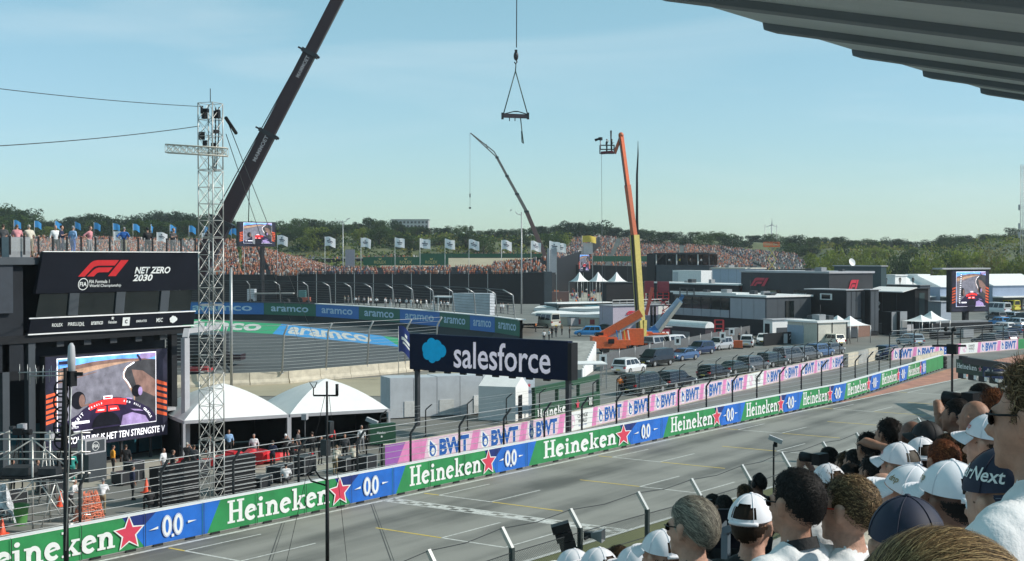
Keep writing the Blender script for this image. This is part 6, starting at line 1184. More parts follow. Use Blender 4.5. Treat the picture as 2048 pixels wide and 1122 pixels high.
for k in range(6): b_ = MB(); b_.b2((L_*k/6+.02, 0, 0), (L_*(k+1)/6-.02, .15, 1.7)); b_.build('panel', BLACK if k < 3 else mat('brown_panel', (.2, .11, .08), .6), t_)
b_ = MB(); F = Flat(b_, (0, 0, 0), (1, 0, 0), (0, 0, 1), .02); F.text('PADDOCK', L_*.28, 1.25, .26, L_*.13, .01, 0, 0); F.text('ACCESS', L_*.28, .8, .4, L_*.13, .02, 0, 0); b_.build('lettering', OFFWHITE, t_)
for k, (px, d, m_) in enumerate(((1790, 300, CANVAS), (1835, 310, WHITE))): block('white_marquee', ('left', 'right')[k]+' one of two white marquee roofs below the bright trees', 'marquee', px, d, 552-k, px-22, px+22, m_, roof=.3, roofm=CANVAS, group='white marquees')
r_ = random.Random(31)
for k, px in enumerate((1772, 1800, 1826)): q = at(px, 563, 270); person((q.x, q.y, hz(px, 570, q)), TOWCAM, 'stand', 'black', 'black', ('left', 'middle', 'right')[k]+' dark figure of three on the roof deck below the marquees', 'black', 1, 'figures on the roof deck')
block('roof_deck', 'grey roof deck with clutter below the white marquees', 'deck', 1840, 262, 571, 1762, 1860, MGREY, roof=.1, roofm=GREY)
# blue grey long tents behind the right screen
TENTB = mat('blue_tent_wall', (.27, .34, .46), .6, var=.1, scale=.3)
for k, (pa, pb, d, yt) in enumerate(((1784, 1880, 300, 566), (1880, 1985, 302, 564), (1985, 2090, 300, 561))):
    A_, B_ = at(pa, 600, d), at(pb, 600, d+8); t_ = thing('long_tent', ('left', 'middle', 'right')[k]+' section of the blue walled tent row at right', 'tent', (A_.x, A_.y, 0), yawto(A_, B_), 'blue walled tents'); L_ = (B_-A_).to_2d().length; zt_ = hz(pa, yt, A_)
    b_ = MB(); b_.b2((0, 0, 0), (L_-.1, 14, zt_-1.2)); b_.build('walls', TENTB, t_); b_ = MB(); b_.prism([(0, -.4, zt_-1.2), (0, 14.4, zt_-1.2), (0, 7, zt_+1.4)], (L_-.1, 0, 0)); b_.build('roof', CANVAS, t_); b_ = MB(); b_.b2((0, -3, 3.2), (L_-.1, -.02, 3.45)); b_.build('lower_canopy', CANVAS, t_); b_ = MB(); b_.b2((0, -.1, 0), (L_-.1, -.05, 3.2)); b_.build('dark_front', DKGREEN, t_)
# right screen
A_, B_ = at(1901, 628, 222), at(1978, 628, 226); led('tall LED screen trailer with race view at the right', A_, B_, hz(1940, 625, A_), hz(1940, 540, A_), 1.0, True, True, legs=(.45,), shed=True)
A_, B_ = gp(1862, 668), gp(1985, 664); t_ = thing('screen_trailer', 'black covered trailer base under the right hand screen', 'trailer', A_, yawto(A_, B_)); L_ = (B_-A_).length; b_ = MB(); b_.b2((0, 0, .3), (L_, 2.5, 1.7)); b_.build('skirt', BLACK, t_); b_ = MB(); b_.b2((L_*.1, .3, 1.7), (L_*.95, 2.3, 1.95)); b_.build('top_cover', GREY, t_)
for px, yt, d, lb in ((1862, 604, 232, 'pale blue grey box trailer left of the right hand screen'),): block('box_trailer', lb, 'trailer', px+20, d, yt, px-6, px+40, mat('pale_blue_box', (.36, .42, .5), .5), roof=.1)
# pagoda tents
def pagoda(label, px, d, yb, yt, group, side=4.6, m_=None):
    p = at(px, 600, d); t_ = thing('pagoda_tent', label, 'tent', (p.x, p.y, 0), PADZ, group); z0, z1 = hz(px, yb, p), hz(px, yt, p); h = side/2
    for k in range(4):
        a = math.pi/2*k+math.pi/4; b_ = MB(); c1, c2 = (h*1.41*math.cos(a), h*1.41*math.sin(a)), (h*1.41*math.cos(a+math.pi/2), h*1.41*math.sin(a+math.pi/2))
        def fn(u, v): s_ = (1-v)**1.0*.97+.03; x, y = c1[0]+(c2[0]-c1[0])*u, c1[1]+(c2[1]-c1[1])*u; return (x*s_, y*s_, z0+(z1-z0)*(v**2*.75+v*.25))
        b_.grid(fn, 5, 8); b_.build('roof_panel', m_ or CANVAS, t_); b_ = MB(); b_.tube([(c1[0]*.98, c1[1]*.98, 0), (c1[0]*.98, c1[1]*.98, z0)], .07, 6); b_.build('leg', STEEL, t_)
    return t_
for k, (px, nm_) in enumerate(((1159, 'left'), (1196, 'middle'), (1233, 'right'))): pagoda('pointed white pagoda tent, %s of three above the walkway' % nm_, px, 370, 563, 544, 'pagoda tents by the walkway', 4.4)
for px, d, yb, yt, lb in ((1700, 190, 650, 632, 'white pagoda tent between the stairs and the cream hut'), (1675, 192, 648, 631, 'grey topped pagoda tent just left of the other beside the stairs'), (1842, 205, 642, 630, 'grey pagoda tent left of the right hand screen'), (1862, 208, 640, 622, 'white peaked pagoda tent touching the right hand screen trailer')): pagoda(lb, px, d, yb, yt, 'pagoda tents by the stairs', 4.2)
# stairs
p = gp(1742, 656); st_ = thing('metal_stairs', 'grey metal stairs up to the cabin modules', 'stairs', p, PADZ+R_(0)); zz = hz(1742, 617, p); n_ = 11
for k in range(n_): b_ = MB(); b_.b2((-2.6+3.6*k/n_, -1.0, zz*(k+1)/n_-.06), (-2.6+3.6*(k+1.1)/n_, .2, zz*(k+1)/n_)); b_.build('step', DARKSTEEL, st_)
for y in (-1.0, .2): b_ = MB(); b_.bar((-2.6, y, .1), (1.0, y, zz), .08, .25); b_.bar((-2.6, y, 1.2), (1.0, y, zz+1.1), .12, .5); b_.build('balustrade', STEEL, st_)
q = st_.matrix_basis @ Vector((.4, -.4, zz*.84)); person(q, TOWCAM, 'walk', 'black', 'dgrey', 'person walking down the grey metal stairs', 'brown', 0)
# crowded walkway
r_ = random.Random(77)
sheet('walkway', [gp(1100, 625), gp(1280, 625), gp(1280, 576), gp(1100, 576)], .01, CPAVE)
for k, px in enumerate(sorted(1108+r_.random()**1.35*104 for _ in range(64))):
    py = r_.uniform(586, 611); fc = r_.uniform(0, 6.28); tp_ = r_.choice(('orange', 'orange', 'red', 'white', 'black', 'black', 'grey', 'navy', 'cream'))
    person(gp(px, py), fc, r_.choice(('stand', 'walk', 'walk', 'hold')), tp_, r_.choice(('black', 'navy', 'khaki', 'grey', 'blue')), 'fan in %s top on the pale walkway, %s from the left' % (tp_, ordinal(k+1)), r_.choice(('brown', 'black', 'dkblond', 'orange')), r_.choice((0, 0, 1)), 'fans on the walkway', r_.uniform(.95, 1.05))
block('black_container', 'plain black container wall right of the walkway crowd', 'container', 1213, 258, 566, 1206, 1290, BLACK, depthL=1.6, roof=.1, roofm=MGREY)
b_ = None
block('glass_canteen', 'low dark glazed canteen with pale roof edge below the walkway', 'canteen', 1115, 250, 608, 1112, 1222, DKGREEN, right=[(.02, .45, .2, .9, GLASS, 'window'), (.5, .97, .2, .9, BGLASS, 'window')], depthL=4, roof=.2, roofm=WHITE)
for k, (px, d, yt, pr) in enumerate(((1068, 252, 616, 1222), (1062, 238, 627, 1225))):
    c = at(px, 600, d); B_ = at(pr, 600, d-6); t_ = thing('flat_marquee', ('rear', 'front')[k]+' one of two low white flat marquees left of the lifts', 'marquee', (c.x, c.y, 0), yawto(c, B_), 'flat white marquees'); L_ = (B_-c).to_2d().length; zt_ = hz(px, yt, c)
    b_ = MB(); b_.grid(lambda u, v: (L_*u, 7*v, zt_+.35*math.sin(math.pi*v)+.12*math.sin(u*9)), 12, 6); b_.build('roof_sheet', CANVAS, t_); b_ = MB(); b_.b2((0, .06, zt_-.55), (L_, .12, zt_+.02)); b_.build('valance', CANVAS, t_); b_ = MB(); b_.b2((.1, .4, 0), (L_-.1, .5, zt_-.5)); b_.build('front_wall', CREAM if k else GREY, t_)
    for j in range(7): b_ = MB(); b_.b2((L_*j/6-.05 if j else 0, .14, 0), (L_*j/6+.05, .24, zt_)); b_.build('post', STEEL, t_)
    if k:
        for f in (.55, .72): b_ = MB(); b_.b2((L_*f, .32, zt_-1.8), (L_*f+.9, .39, zt_-.9)); b_.build('red_sign', mat('sign_dark_red', (.28, .04, .05), .5), t_)
t_, Lx, Ly, z0, z1 = block('racing_container', 'mauve grey container with red racing logo and roof rails behind the orange lift', 'container', 1226, 222, 612, 1222, 1338, MAUVE, right=[(.66, .7, .05, .95, BLACK, 'slot'), (.72, .76, .05, .95, BLACK, 'slot'), (.8, .99, .05, .97, WHITE, 'white_panel')], depthL=4, roof=.1)
b_ = MB(); F = rflat(b_, 0); f1_mark(F, Lx*.22, z1*.62, Lx*.16, z1*.16, 0); f1_mark(F, Lx*.84, z1*.5, Lx*.08, z1*.16, 0); b_.build('logo', LOGOR, t_)
for k in range(9): b_ = MB(); b_.bar((Lx*k/8, .1, z1), (Lx*k/8, .1, z1+1.0), .07); b_.build('rail_post', STEEL, t_)
b_ = MB(); b_.bar((0, .1, z1+1.0), (Lx, .1, z1+1.0), .1); b_.bar((0, .1, z1+.5), (Lx, .1, z1+.5), .08); b_.build('rail', WHITE, t_)
# tanker shaped white roof and merchandise stall
A_, B_ = gp(1338, 690), gp(1424, 690); t_ = thing('vending_trailer', 'long trailer with rounded white roof and dark open side', 'trailer', (at(1336, 600, 196)).to_2d().to_3d(), yawto(at(1336, 600, 196), at(1420, 600, 188))); L_ = (at(1336, 600, 196)-at(1420, 600, 188)).to_2d().length; zz = hz(1380, 641, at(1380, 641, 192))
b_ = MB(); b_.prism([(0, -.9, zz-.9)]+[(0, -.9*math.cos(math.pi*k/8), zz-.9+.9*math.sin(math.pi*k/8)) for k in range(1, 8)]+[(0, .9, zz-.9)], (L_, 0, 0)); b_.build('round_roof', WHITE, t_); b_ = MB(); b_.b2((.2, -.7, .4), (L_-.2, .9, zz-.92)); b_.build('body', mat('dark_stall', (.04, .03, .04), .6), t_); b_ = MB(); b_.b2((L_*.2, -.76, .6), (L_*.62, -.7, 1.5)); b_.build('panel', GREY, t_)
for f in (.15, .3, .8): b_ = MB(); b_.tube([(L_*f, -.6, .4), (L_*f, .7, .4)], .4, 12); b_.build('wheel_pair', RUBBER, t_)
block('red_stall', 'small dark red stall beside the blue lift', 'stall', 1322, 190, 655, 1318, 1340, mat('dark_red_panel', (.2, .02, .035), .5), right=[(.1, .4, .3, .7, WHITE, 'poster'), (.55, .85, .3, .7, WHITE, 'poster')], depthL=2, roof=.1)
# ================================================================== temporary mesh fence behind the cars
TARP = mat('grey_fence_mesh', (.1, .105, .11), .8, var=.2)
A_, B_ = gp(1205, 742), gp(1500, 676); t_ = thing('mesh_fence', 'grey mesh covered site fence behind the parked car row', 'fence', A_, yawto(A_, B_)); L_ = (B_-A_).length
for k in range(12): b_ = MB(); b_.b2((L_*k/12+.03, 0, .1), (L_*(k+1)/12-.03, .05, 1.9)); b_.build('mesh_panel', TARP, t_); b_ = MB(); b_.tube([(L_*k/12, 0, 0), (L_*k/12, 0, 2.1)], .04, 5); b_.build('post', STEEL, t_)
p = gp(1170, 752); t_ = thing('ramp_block', 'grey gravel ramp with white slatted side right of the navy sign', 'ramp', p, yawto(gp(1160, 760), gp(1195, 735))); b_ = MB(); b_.prism([(-3, 0, 0), (9, 0, 0), (9, 0, 3.1), (-3, 0, .9)], (0, 7, 0)); b_.build('ramp', CONCG, t_)
for k in range(12): b_ = MB(); x = -3+k*1.0; b_.b2((x+.03, -.12, 0), (x+.97, -.01, .9+2.2*(k+.5)/12)); b_.build('slat', CANVAS, t_)
p = gp(1172, 775); t_ = thing('white_canopy', 'flat white canopy just right of the navy sign', 'canopy', p, .7); b_ = MB(); b_.b2((-1.2, -1.6, 2.3), (1.8, 1.6, 2.4)); b_.build('roof', CANVAS, t_)
for x in (-1.1, 1.7):
    for y in (-1.5, 1.5): b_ = MB(); b_.bar((x, y, 0), (x, y, 2.3), .1); b_.build('leg', STEEL, t_)
# ================================================================== vehicles
def paint(name, c, r=.25): return mat('car_'+name, c, r, .1, var=.03, spec=.6)
CARP = dict(white=paint('white', (.72, .72, .72)), black=paint('black', (.012, .013, .015)), navy=paint('navy', (.015, .03, .08)), blue=paint('blue', (.06, .12, .24)), grey=paint('grey', (.1, .105, .11)), silver=paint('silver', (.4, .41, .42)), green=paint('green', (.025, .035, .03)), sky=paint('sky', (.04, .26, .6)), cream=paint('cream', (.6, .58, .5)), yellow=paint('yellow', (.65, .55, .05)), pale=paint('pale', (.3, .38, .45)))
HL = mat('headlamp', (.75, .77, .8), .1, var=0, spec=.8); TL = mat('tail_lamp', (.35, .01, .015), .2, var=0); PLATE = mat('plate_yellow', (.6, .45, .05), .5, var=0)
SPEC = dict(suv=(4.7, 1.9, 1.68, -2.28, 1.15, -2.0, .45, 1.0, .95), sedan=(4.8, 1.85, 1.44, -1.75, 1.05, -1.05, .3, .92, .98), van=(5.1, 1.95, 1.95, -2.48, 1.85, -2.42, 1.05, 1.1, 1.1), hatch=(4.2, 1.8, 1.5, -2.0, 1.0, -1.6, .25, .95, .95), sports=(4.6, 1.95, 1.22, -1.6, .9, -.7, .1, .8, .85), lorry=(6.2, 2.2, 2.6, -3.0, 2.7, -2.98, 2.0, 1.3, 1.3))
PROTO = {}
def car_proto(kind):
    L, W, H, cb0, cb1, cr0, cr1, zh, zt = SPEC[kind]; h = L/2; w_ = W/2; t_ = thing('car', 'x', 'car'); b_ = MB()
    prof = [(-h, .45, .62, .9), (-h+.12, .3, zt-.12, .96), (-h+.4, .25, zt, 1.0), (-h*.45, .25, zt+.02, 1.0), (0, .25, zt+.02, 1.0), (cb1-.05, .25, zh+.04, 1.0), (h-.75, .25, zh-.06, .99), (h-.2, .28, zh-.2, .94), (h, .42, .62, .84)]
    rings = []
    for x, zb, zt_, k in prof: zm = zb+(zt_-zb)*.55; rings.append([(x, -w_*k*.94, zb), (x, -w_*k, zm), (x, -w_*k*.93, zt_), (x, w_*k*.93, zt_), (x, w_*k, zm), (x, w_*k*.94, zb)])
    vs = [v for r in rings for v in r]; fs = []
    for i in range(len(rings)-1):
        for j in range(6): fs.append((i*6+j, i*6+(j+1) % 6, (i+1)*6+(j+1) % 6, (i+1)*6+j))
    fs += [tuple(range(5, -1, -1)), tuple((len(rings)-1)*6+j for j in range(6))]; b_.add(vs, fs, 0, False)
    zb = zt+.0; zr = H; wb, wr = w_*.92, w_*.74; xm = (cr0+cr1)/2
    G = [(cb0, -wb, zb), (cb1, -wb, zb), (cb1, wb, zb), (cb0, wb, zb), (cr0, -wr, zr-.06), (cr1, -wr, zr-.06), (cr1, wr, zr-.06), (cr0, wr, zr-.06)]; b_.add(G, [(0, 1, 5, 4), (1, 2, 6, 5), (2, 3, 7, 6), (3, 0, 4, 7)])
    b_.add([G[4], G[5], G[6], G[7], (cr0+.12, -wr*.8, zr), (cr1-.15, -wr*.8, zr), (cr1-.15, wr*.8, zr), (cr0+.12, wr*.8, zr)], [(0, 1, 5, 4), (1, 2, 6, 5), (2, 3, 7, 6), (3, 0, 4, 7), (4, 5, 6, 7)]); b_.build('body', CARP['white'], t_)
    def pane(idx, su0, su1, sv0, sv1):
        a, b, c, d = [Vector(G[i]) for i in idx]; q = lambda u, v: a.lerp(b, u).lerp(d.lerp(c, u), v); P = [q(su0, sv0), q(su1, sv0), q(su1, sv1), q(su0, sv1)]; n = (P[1]-P[0]).cross(P[3]-P[0]).normalized()*.012; m_ = MB(); m_.add([p+n for p in P], [(0, 1, 2, 3)]); m_.build('window', GLASS, t_)
    pane((1, 2, 6, 5), .05, .95, .08, .92); pane((3, 0, 4, 7), .07, .93, .2, .9)
    for idx in ((0, 1, 5, 4), (2, 3, 7, 6)): pane(idx, .07, .36, .1, .88); pane(idx, .39, .64, .1, .88); pane(idx, .67, .92, .1, .88)
    for x in (-h*.58, h*.62):
        for s_ in (-1, 1):
            m_ = MB(); m_.tube([(x, s_*(w_-.2), .34), (x, s_*(w_+.01), .34)], .34, 16); wh = m_.build('wheel', RUBBER, t_); m_ = MB(); m_.tube([(x, s_*(w_+.012), .34), (x, s_*(w_+.02), .34)], .21, 12); m_.build('rim', STEEL, wh)
    for s_ in (-1, 1):
        m_ = MB(); m_.box((h-.1, s_*w_*.68, .68), (.26, .34, .16)); m_.build('headlight', HL, t_); m_ = MB(); m_.box((-h+.06, s_*w_*.78, zt-.22), (.16, .26, .2)); m_.build('tail_light', TL, t_); m_ = MB(); m_.box((cb1-.25, s_*(w_+.08), zt+.1), (.12, .2, .14)); m_.build('mirror', BLACK, t_)
    for x in (-h-.01, h+.01): m_ = MB(); m_.box((x, 0, .5), (.03, .5, .12)); m_.build('number_plate', PLATE, t_)
    m_ = MB(); m_.b2((h-.12, -w_*.5, .4), (h+.005, w_*.5, .62)); m_.build('grille', BLACK, t_)
    return t_
def car(px, py, kind, col, head, label, group=None, sc=1.0, d=None):
    if kind not in PROTO: t_ = PROTO[kind] = car_proto(kind); new = t_
    else: new = copy_tree(PROTO[kind])
    p = gp(px, py); new.location = p; new.rotation_euler = (0, 0, head); new['label'] = label; new['category'] = {'van': 'van', 'lorry': 'van'}.get(kind, 'car'); new.scale = (sc,)*3
    if group: new['group'] = group
    elif 'group' in new.keys(): del new['group']
    for ch in new.children:
        if ch.name.startswith('body'): setmat(ch, 0, CARP[col])
    return new
HY_ = math.atan2(1, .06); UP, DN = HY_-.06, HY_+math.pi-.06
GA = 'cars parked along the mesh fence'; GBk = 'dark cars parked behind the pink wall'
car(1258, 746, 'suv', 'white', UP+.12, 'white crossover seen from behind, nearest in the row behind the pink wall', GA); car(1312, 731, 'van', 'black', DN, 'black people carrier facing us beside the white crossover', GA); car(1366, 720, 'sedan', 'blue', DN, 'pale blue saloon with sunlit windscreen behind the black people carrier', GA); car(1400, 708, 'suv', 'navy', DN, 'boxy dark blue off-roader facing us', GA); car(1438, 699, 'suv', 'silver', DN, 'silver car with open door beside the white notice', GA); car(1494, 693, 'suv', 'white', UP+.5, 'white crossover seen from behind beside the orange barrier', GA); car(1526, 688, 'hatch', 'white', DN+.5, 'white hatchback half hidden behind the white crossover', GA)
for px, py, kd, co, lb in ((1288, 786, 'van', 'green', 'large dark van right behind the pink world board'), (1352, 775, 'suv', 'black', 'second dark car behind the pink wall, long bonnet'), (1428, 757, 'hatch', 'black', 'round backed black hatchback behind the pink wall'), (1470, 748, 'sedan', 'green', 'dark green grey car just right of the round black hatchback'), (1506, 741, 'suv', 'grey', 'grey crossover in the middle of the dark row'), (1544, 733, 'suv', 'green', 'dark tall car with pale roof past the middle of the dark row'), (1578, 726, 'van', 'grey', 'grey van with pale roof in the dark row'), (1612, 719, 'suv', 'grey', 'grey car with several pale windows near the row end'), (1640, 713, 'suv', 'blue', 'blue grey car near the end of the dark row'), (1664, 708, 'hatch', 'grey', 'last grey car of the dark row by the fence corner')): car(px, py, kd, co, UP, lb, GBk)
car(1767, 718, 'suv', 'navy', DN-.1, 'navy car facing us in the gap before the short pink wall')
car(1176, 672, 'suv', 'sky', DN-.9, 'bright blue car left of the orange lift', None, .95); car(1206, 662, 'sports', 'black', DN-1.2, 'low black sports car above the bright blue car'); car(1250, 652, 'suv', 'silver', UP+1, 'pale car behind the orange lift boom'); car(1092, 655, 'lorry', 'cream', UP+1.3, 'cream and yellow van left of the standing group'); car(1130, 648, 'van', 'white', UP+1.1, 'white van behind the standing group')
car(1350, 698, 'van', 'white', UP, 'white flat roofed van behind the mesh fence'); car(1318, 700, 'van', 'silver', UP, 'pale grey van just left of the white flat roofed van')
car(1820, 690, 'suv', 'pale', UP+1, 'pale blue car behind the far fence'); car(1660, 690, 'suv', 'cream', UP+1.2, 'cream car roof behind the pit fence'); car(1640, 684, 'suv', 'grey', UP+1.2, 'dark car behind the pit fence next to the cream car')
for k, (px, py, kd, co) in enumerate(((1992, 640, 'suv', 'grey'), (2020, 640, 'suv', 'pale'), (2046, 642, 'suv', 'green'), (1998, 652, 'suv', 'sky'), (2030, 654, 'suv', 'pale'), (2003, 664, 'suv', 'white'), (2036, 668, 'hatch', 'blue'), (1996, 628, 'lorry', 'white'), (2014, 622, 'lorry', 'yellow'), (2036, 620, 'lorry', 'white'), (2005, 684, 'suv', 'navy'), (1975, 690, 'suv', 'black'))):
    car(px, py, kd, co, UP+1.0+.1*(k % 3), ('grey car right of the tall screen', 'pale blue grey car in the second row at the right edge', 'dark green car at the right edge', 'bright blue car roof right of the screen trailer', 'pale car behind the bright blue car roof', 'white car nearest the right hand fence', 'blue hatchback at the right picture edge', 'white van immediately right of the tall screen', 'yellow and white van right of the tall screen', 'rightmost white van in the far car park', 'navy car seen through the far fence', 'black car seen through the far fence near the short pink wall')[k], 'cars in the right hand car park')
# group standing by the vans
for k, (px, py, tp) in enumerate(((1098, 682, 'white'), (1088, 684, 'white'), (1104, 676, 'black'), (1112, 674, 'dgrey'), (1124, 670, 'khaki'), (1139, 676, 'black'), (1071, 664, 'orange'))): person(gp(px, py), RND.uniform(0, 6.28), 'stand' if k % 2 else 'hold', tp, 'black', ('person in white shirt, taller of two above the navy sign', 'person in white shirt, shorter of two above the navy sign', 'person in black in the standing group', 'person in dark grey in the standing group', 'person in khaki at the right of the standing group', 'lone person in black left of the bright blue car', 'person in orange by the curved fence end')[k], 'brown', 1, 'group above the navy sign')
for px, py, tp, lb in ((1345, 640, 'white', 'left worker in white beside the red lift frames'), (1478, 690, 'black', 'person in black beside the orange barrier'), (1462, 694, 'white', 'person in white beside the notice boards')): person(gp(px, py), 1, 'stand', tp, 'black', lb, 'brown', 0)
p = gp(1464, 700); t_ = thing('orange_barrier', 'orange barrier box beside the white crossover', 'barrier', gp(1476, 697), .4); b_ = MB(); b_.b2((-.6, -.3, .1), (.6, .3, 1.1)); b_.build('box', ORANGE, t_); b_ = MB(); b_.b2((-.7, -.4, 0), (.7, .4, .1)); b_.build('base', DARKSTEEL, t_)
for px, py, lb in ((1445, 700, 'left'), (1463, 690, 'right'), (1206, 755, 'nearest the navy sign'), (1355, 712, 'behind the pale blue saloon')): t_ = thing('notice_board', 'white notice board on a post, %s one' % lb, 'notice', gp(px, py), TOWCAM, 'white notice boards'); b_ = MB(); b_.tube([(0, 0, 0), (0, 0, 1.6)], .04, 5); b_.build('post', STEEL, t_); b_ = MB(); b_.box((.05, 0, 1.9), (.05, .8, 1.0)); b_.build('board', WHITE, t_); b_ = MB(); b_.box((.08, 0, 1.9), (.01, .35, .5)); b_.build('print', BLACK, t_)

# plant and crates between the paddock blocks
r_ = random.Random(91)
for k, (px, py, sx, sy, sz, m_, lb) in enumerate(((1556, 688, 2.4, 1.2, 1.5, LGREY, 'pale generator box behind the black hoarding'), (1700, 676, 2.0, 1.4, 1.6, MGREY, 'slate generator box below the stairs'), (1720, 672, 1.2, 1.2, 1.1, ORANGE, 'orange crate below the stairs'), (1775, 668, 3.0, 1.5, 1.7, MGREY, 'slate crate stack under the white awning'), (1812, 664, 2.2, 1.4, 1.3, LGREY, 'pale crate under the right end of the white awning'), (1600, 676, 1.4, 1.2, 1.2, BLUE, 'blue crate beside the cream hut'), (1468, 676, 2.6, 1.3, 1.5, BLACK, 'black generator left of the white kiosk'), (1410, 680, 1.8, 1.3, 1.4, WHITE, 'white crate at the end of the rounded trailer'), (1268, 640, 2.6, 1.4, 1.8, WHITE, 'white crate behind the orange lift boom'), (1150, 652, 2.4, 1.4, 1.5, LGREY, 'pale crate beside the white van'), (1880, 678, 3.2, 1.4, 1.2, BLACK, 'black crate in front of the screen trailer'), (1930, 676, 2.2, 1.4, 1.4, GREY, 'grey crate in front of the screen trailer'))):
    t_ = thing('equipment_crate', lb, 'crate', gp(px, py), PADZ+r_.uniform(-.2, .2), 'crates between the paddock blocks'); b_ = MB(); b_.b2((-sx/2, -sy/2, .12), (sx/2, sy/2, sz)); b_.build('box', m_, t_); b_ = MB(); b_.b2((-sx/2-.03, -sy/2-.03, sz), (sx/2+.03, sy/2+.03, sz+.06)); b_.build('lid', DARKSTEEL if m_ is not BLACK else GREY, t_)
    for x in (-.35, .35): b_ = MB(); b_.b2((sx*x-.1, -sy/2, 0), (sx*x+.1, sy/2, .12)); b_.build('skid', DARKSTEEL, t_)
# ================================================================== boom lifts and cranes
LY = mat('lift_yellow', (.55, .45, .12), .45, var=.15); LB = mat('lift_blue', (.05, .2, .45), .45, var=.15); LBP = mat('lift_pale_blue', (.35, .47, .62), .4, var=.1); ORJ = mat('boom_orange', (.55, .13, .05), .45, var=.15)
def chassis(t_, m_, w_=2.4, L=3.6, turret=True):
    b_ = MB(); b_.b2((-L/2, -w_*.32, .5), (L/2, w_*.32, 1.0)); b_.build('chassis', m_, t_)
    for x in (-L*.36, L*.36):
        for s_ in (-1, 1): b_ = MB(); b_.tube([(x, s_*w_*.34, .5), (x, s_*w_*.52, .5)], .5, 14); b_.build('wheel', RUBBER, t_)
    if turret: b_ = MB(); b_.lathe([(0, 1.0), (.8, 1.0), (.8, 1.2), (0, 1.2)], n=14); b_.b2((-1.9, -.95, 1.2), (.3, -.15, 2.1)); b_.b2((-1.9, .15, 1.2), (.3, .95, 2.1)); b_.b2((-2.1, -.8, 1.25), (-1.4, .8, 2.3)); b_.build('turret', m_, t_)
def local(t_, p): return t_.matrix_basis.inverted() @ Vector(p)
def basket(t_, c, w_, m_, along_):
    a = Vector((along_.x, along_.y, 0)).normalized(); n = Vector((-a.y, a.x, 0)); b_ = MB()
    for z in (0, .55, 1.1):
        P = [c+a*(w_/2*s1)+n*(.45*s2)+Vector((0, 0, z)) for s1, s2 in ((-1, -1), (1, -1), (1, 1), (-1, 1))]
        for p, q in zip(P, P[1:]+P[:1]): b_.bar(p, q, .07)
    for s1, s2 in ((-1, -1), (1, -1), (1, 1), (-1, 1), (0, -1), (0, 1)): q = c+a*(w_/2*s1)+n*(.45*s2); b_.bar(q, q+Vector((0, 0, 1.1)), .07)
    b_.bar(c-a*w_/2, c+a*w_/2, .9, .06); b_.build('basket', m_, t_)
def lift(label, px, py, rz, m_, name='boom_lift', ch=True):
    t_ = thing(name, label, 'boom lift', gp(px, py), rz, 'boom lifts')
    if ch: chassis(t_, m_)
    return t_
# tall one
t_ = lift('tall telescopic lift with yellow lower and orange upper boom holding a camera basket', 1283, 700, -.4, ORANGE); d = dep(t_.location); L_ = lambda px, py, dd=0: local(t_, at(px, py, d+dd))
b_ = MB(); b_.bar(L_(1284, 688), L_(1269, 470), .9, .95); b_.build('lower_boom', LY, t_); b_ = MB(); b_.bar(L_(1277.5, 690, -.6), L_(1264, 470, -.5), .16, .3); b_.build('hose_track', BLACK, t_)
b_ = MB(); b_.bar(L_(1269, 476), L_(1255, 370), .62, .66); b_.build('middle_boom', ORJ, t_); b_ = MB(); b_.bar(L_(1255.5, 374), L_(1242, 271), .5, .5); b_.build('upper_boom', ORANGE, t_); b_ = MB(); b_.bar(L_(1252, 372, -.3), L_(1238, 275, -.3), .1, .12); b_.build('cable_tray', DARKSTEEL, t_)
b_ = MB(); b_.bar(L_(1243, 270), L_(1229, 307), .42, .42); b_.build('jib', ORJ, t_); b_ = MB(); b_.ball(L_(1242, 270), .38, 10); b_.build('knuckle', ORJ, t_)
basket(t_, L_(1214, 307), 1.9, DARKSTEEL, local(t_, at(1214, 307, d))-local(t_, at(1200, 307, d))); b_ = MB(); b_.bar(L_(1202, 306), L_(1226, 304), .7, .35); b_.build('basket_floor', mat('dark_red_panel', (.2, .02, .035), .5), t_)
b_ = MB(); b_.bar(L_(1286, 690), L_(1288, 640), .5, .7); b_.build('boom_foot', LY, t_)
for k, (px, lb) in enumerate(((1213, 'left'), (1223, 'right'))): q = at(px, 304, d); person((q.x, q.y, q.z), TOWCAM+1.5, 'hold' if k else 'aim', 'black', 'black', lb+' operator in black standing in the raised camera basket', 'black', 1, 'operators in the raised basket')
q = at(1201, 300, d-.3); c_ = thing('broadcast_camera', 'broadcast camera hung on the left of the raised basket', 'camera', q); b_ = MB(); b_.box((0, 0, 1.5), (.4, .4, .4)); b_.build('body', BLACK, c_); b_ = MB(); b_.tube([Vector((0, 0, 1.5))-CR*.2, Vector((0, 0, 1.3))-CR*.75], [.14, .18], 8); b_.build('lens', BLACK, c_); b_ = MB(); b_.tube([(0, 0, 0), (0, 0, 1.5)], .08, 6); b_.build('post', LGREY, c_)
q = at(1222, 300, d); p2_ = at(1222, 261, d); b_ = MB(); b_.tube([(0, 0, 0), p2_-q], [.05, .12], 6); tag(b_.build('folded_umbrella', BLACK, None, q), 'folded black umbrella sticking up from the raised basket', 'umbrella')
cable('thin cable hanging from the raised camera basket', at(1203, 308, d), at(1205, 640, d), .025, 0, GREY, 'hanging_cable')
# whip mast
b0 = gp(1281, 690); t2 = thing('whip_mast', 'slender black telescopic mast right behind the tall lift', 'mast', b0); dd = dep(b0); lp = lambda px, py: at(px, py, dd)-b0
b_ = MB(); b_.tube([(0, 0, 0), lp(1274, 440), lp(1274, 350), lp(1276, 310), lp(1276, 282)], [.26, .2, .16, .1, .03], 8); b_.build('mast', BLACK, t2)
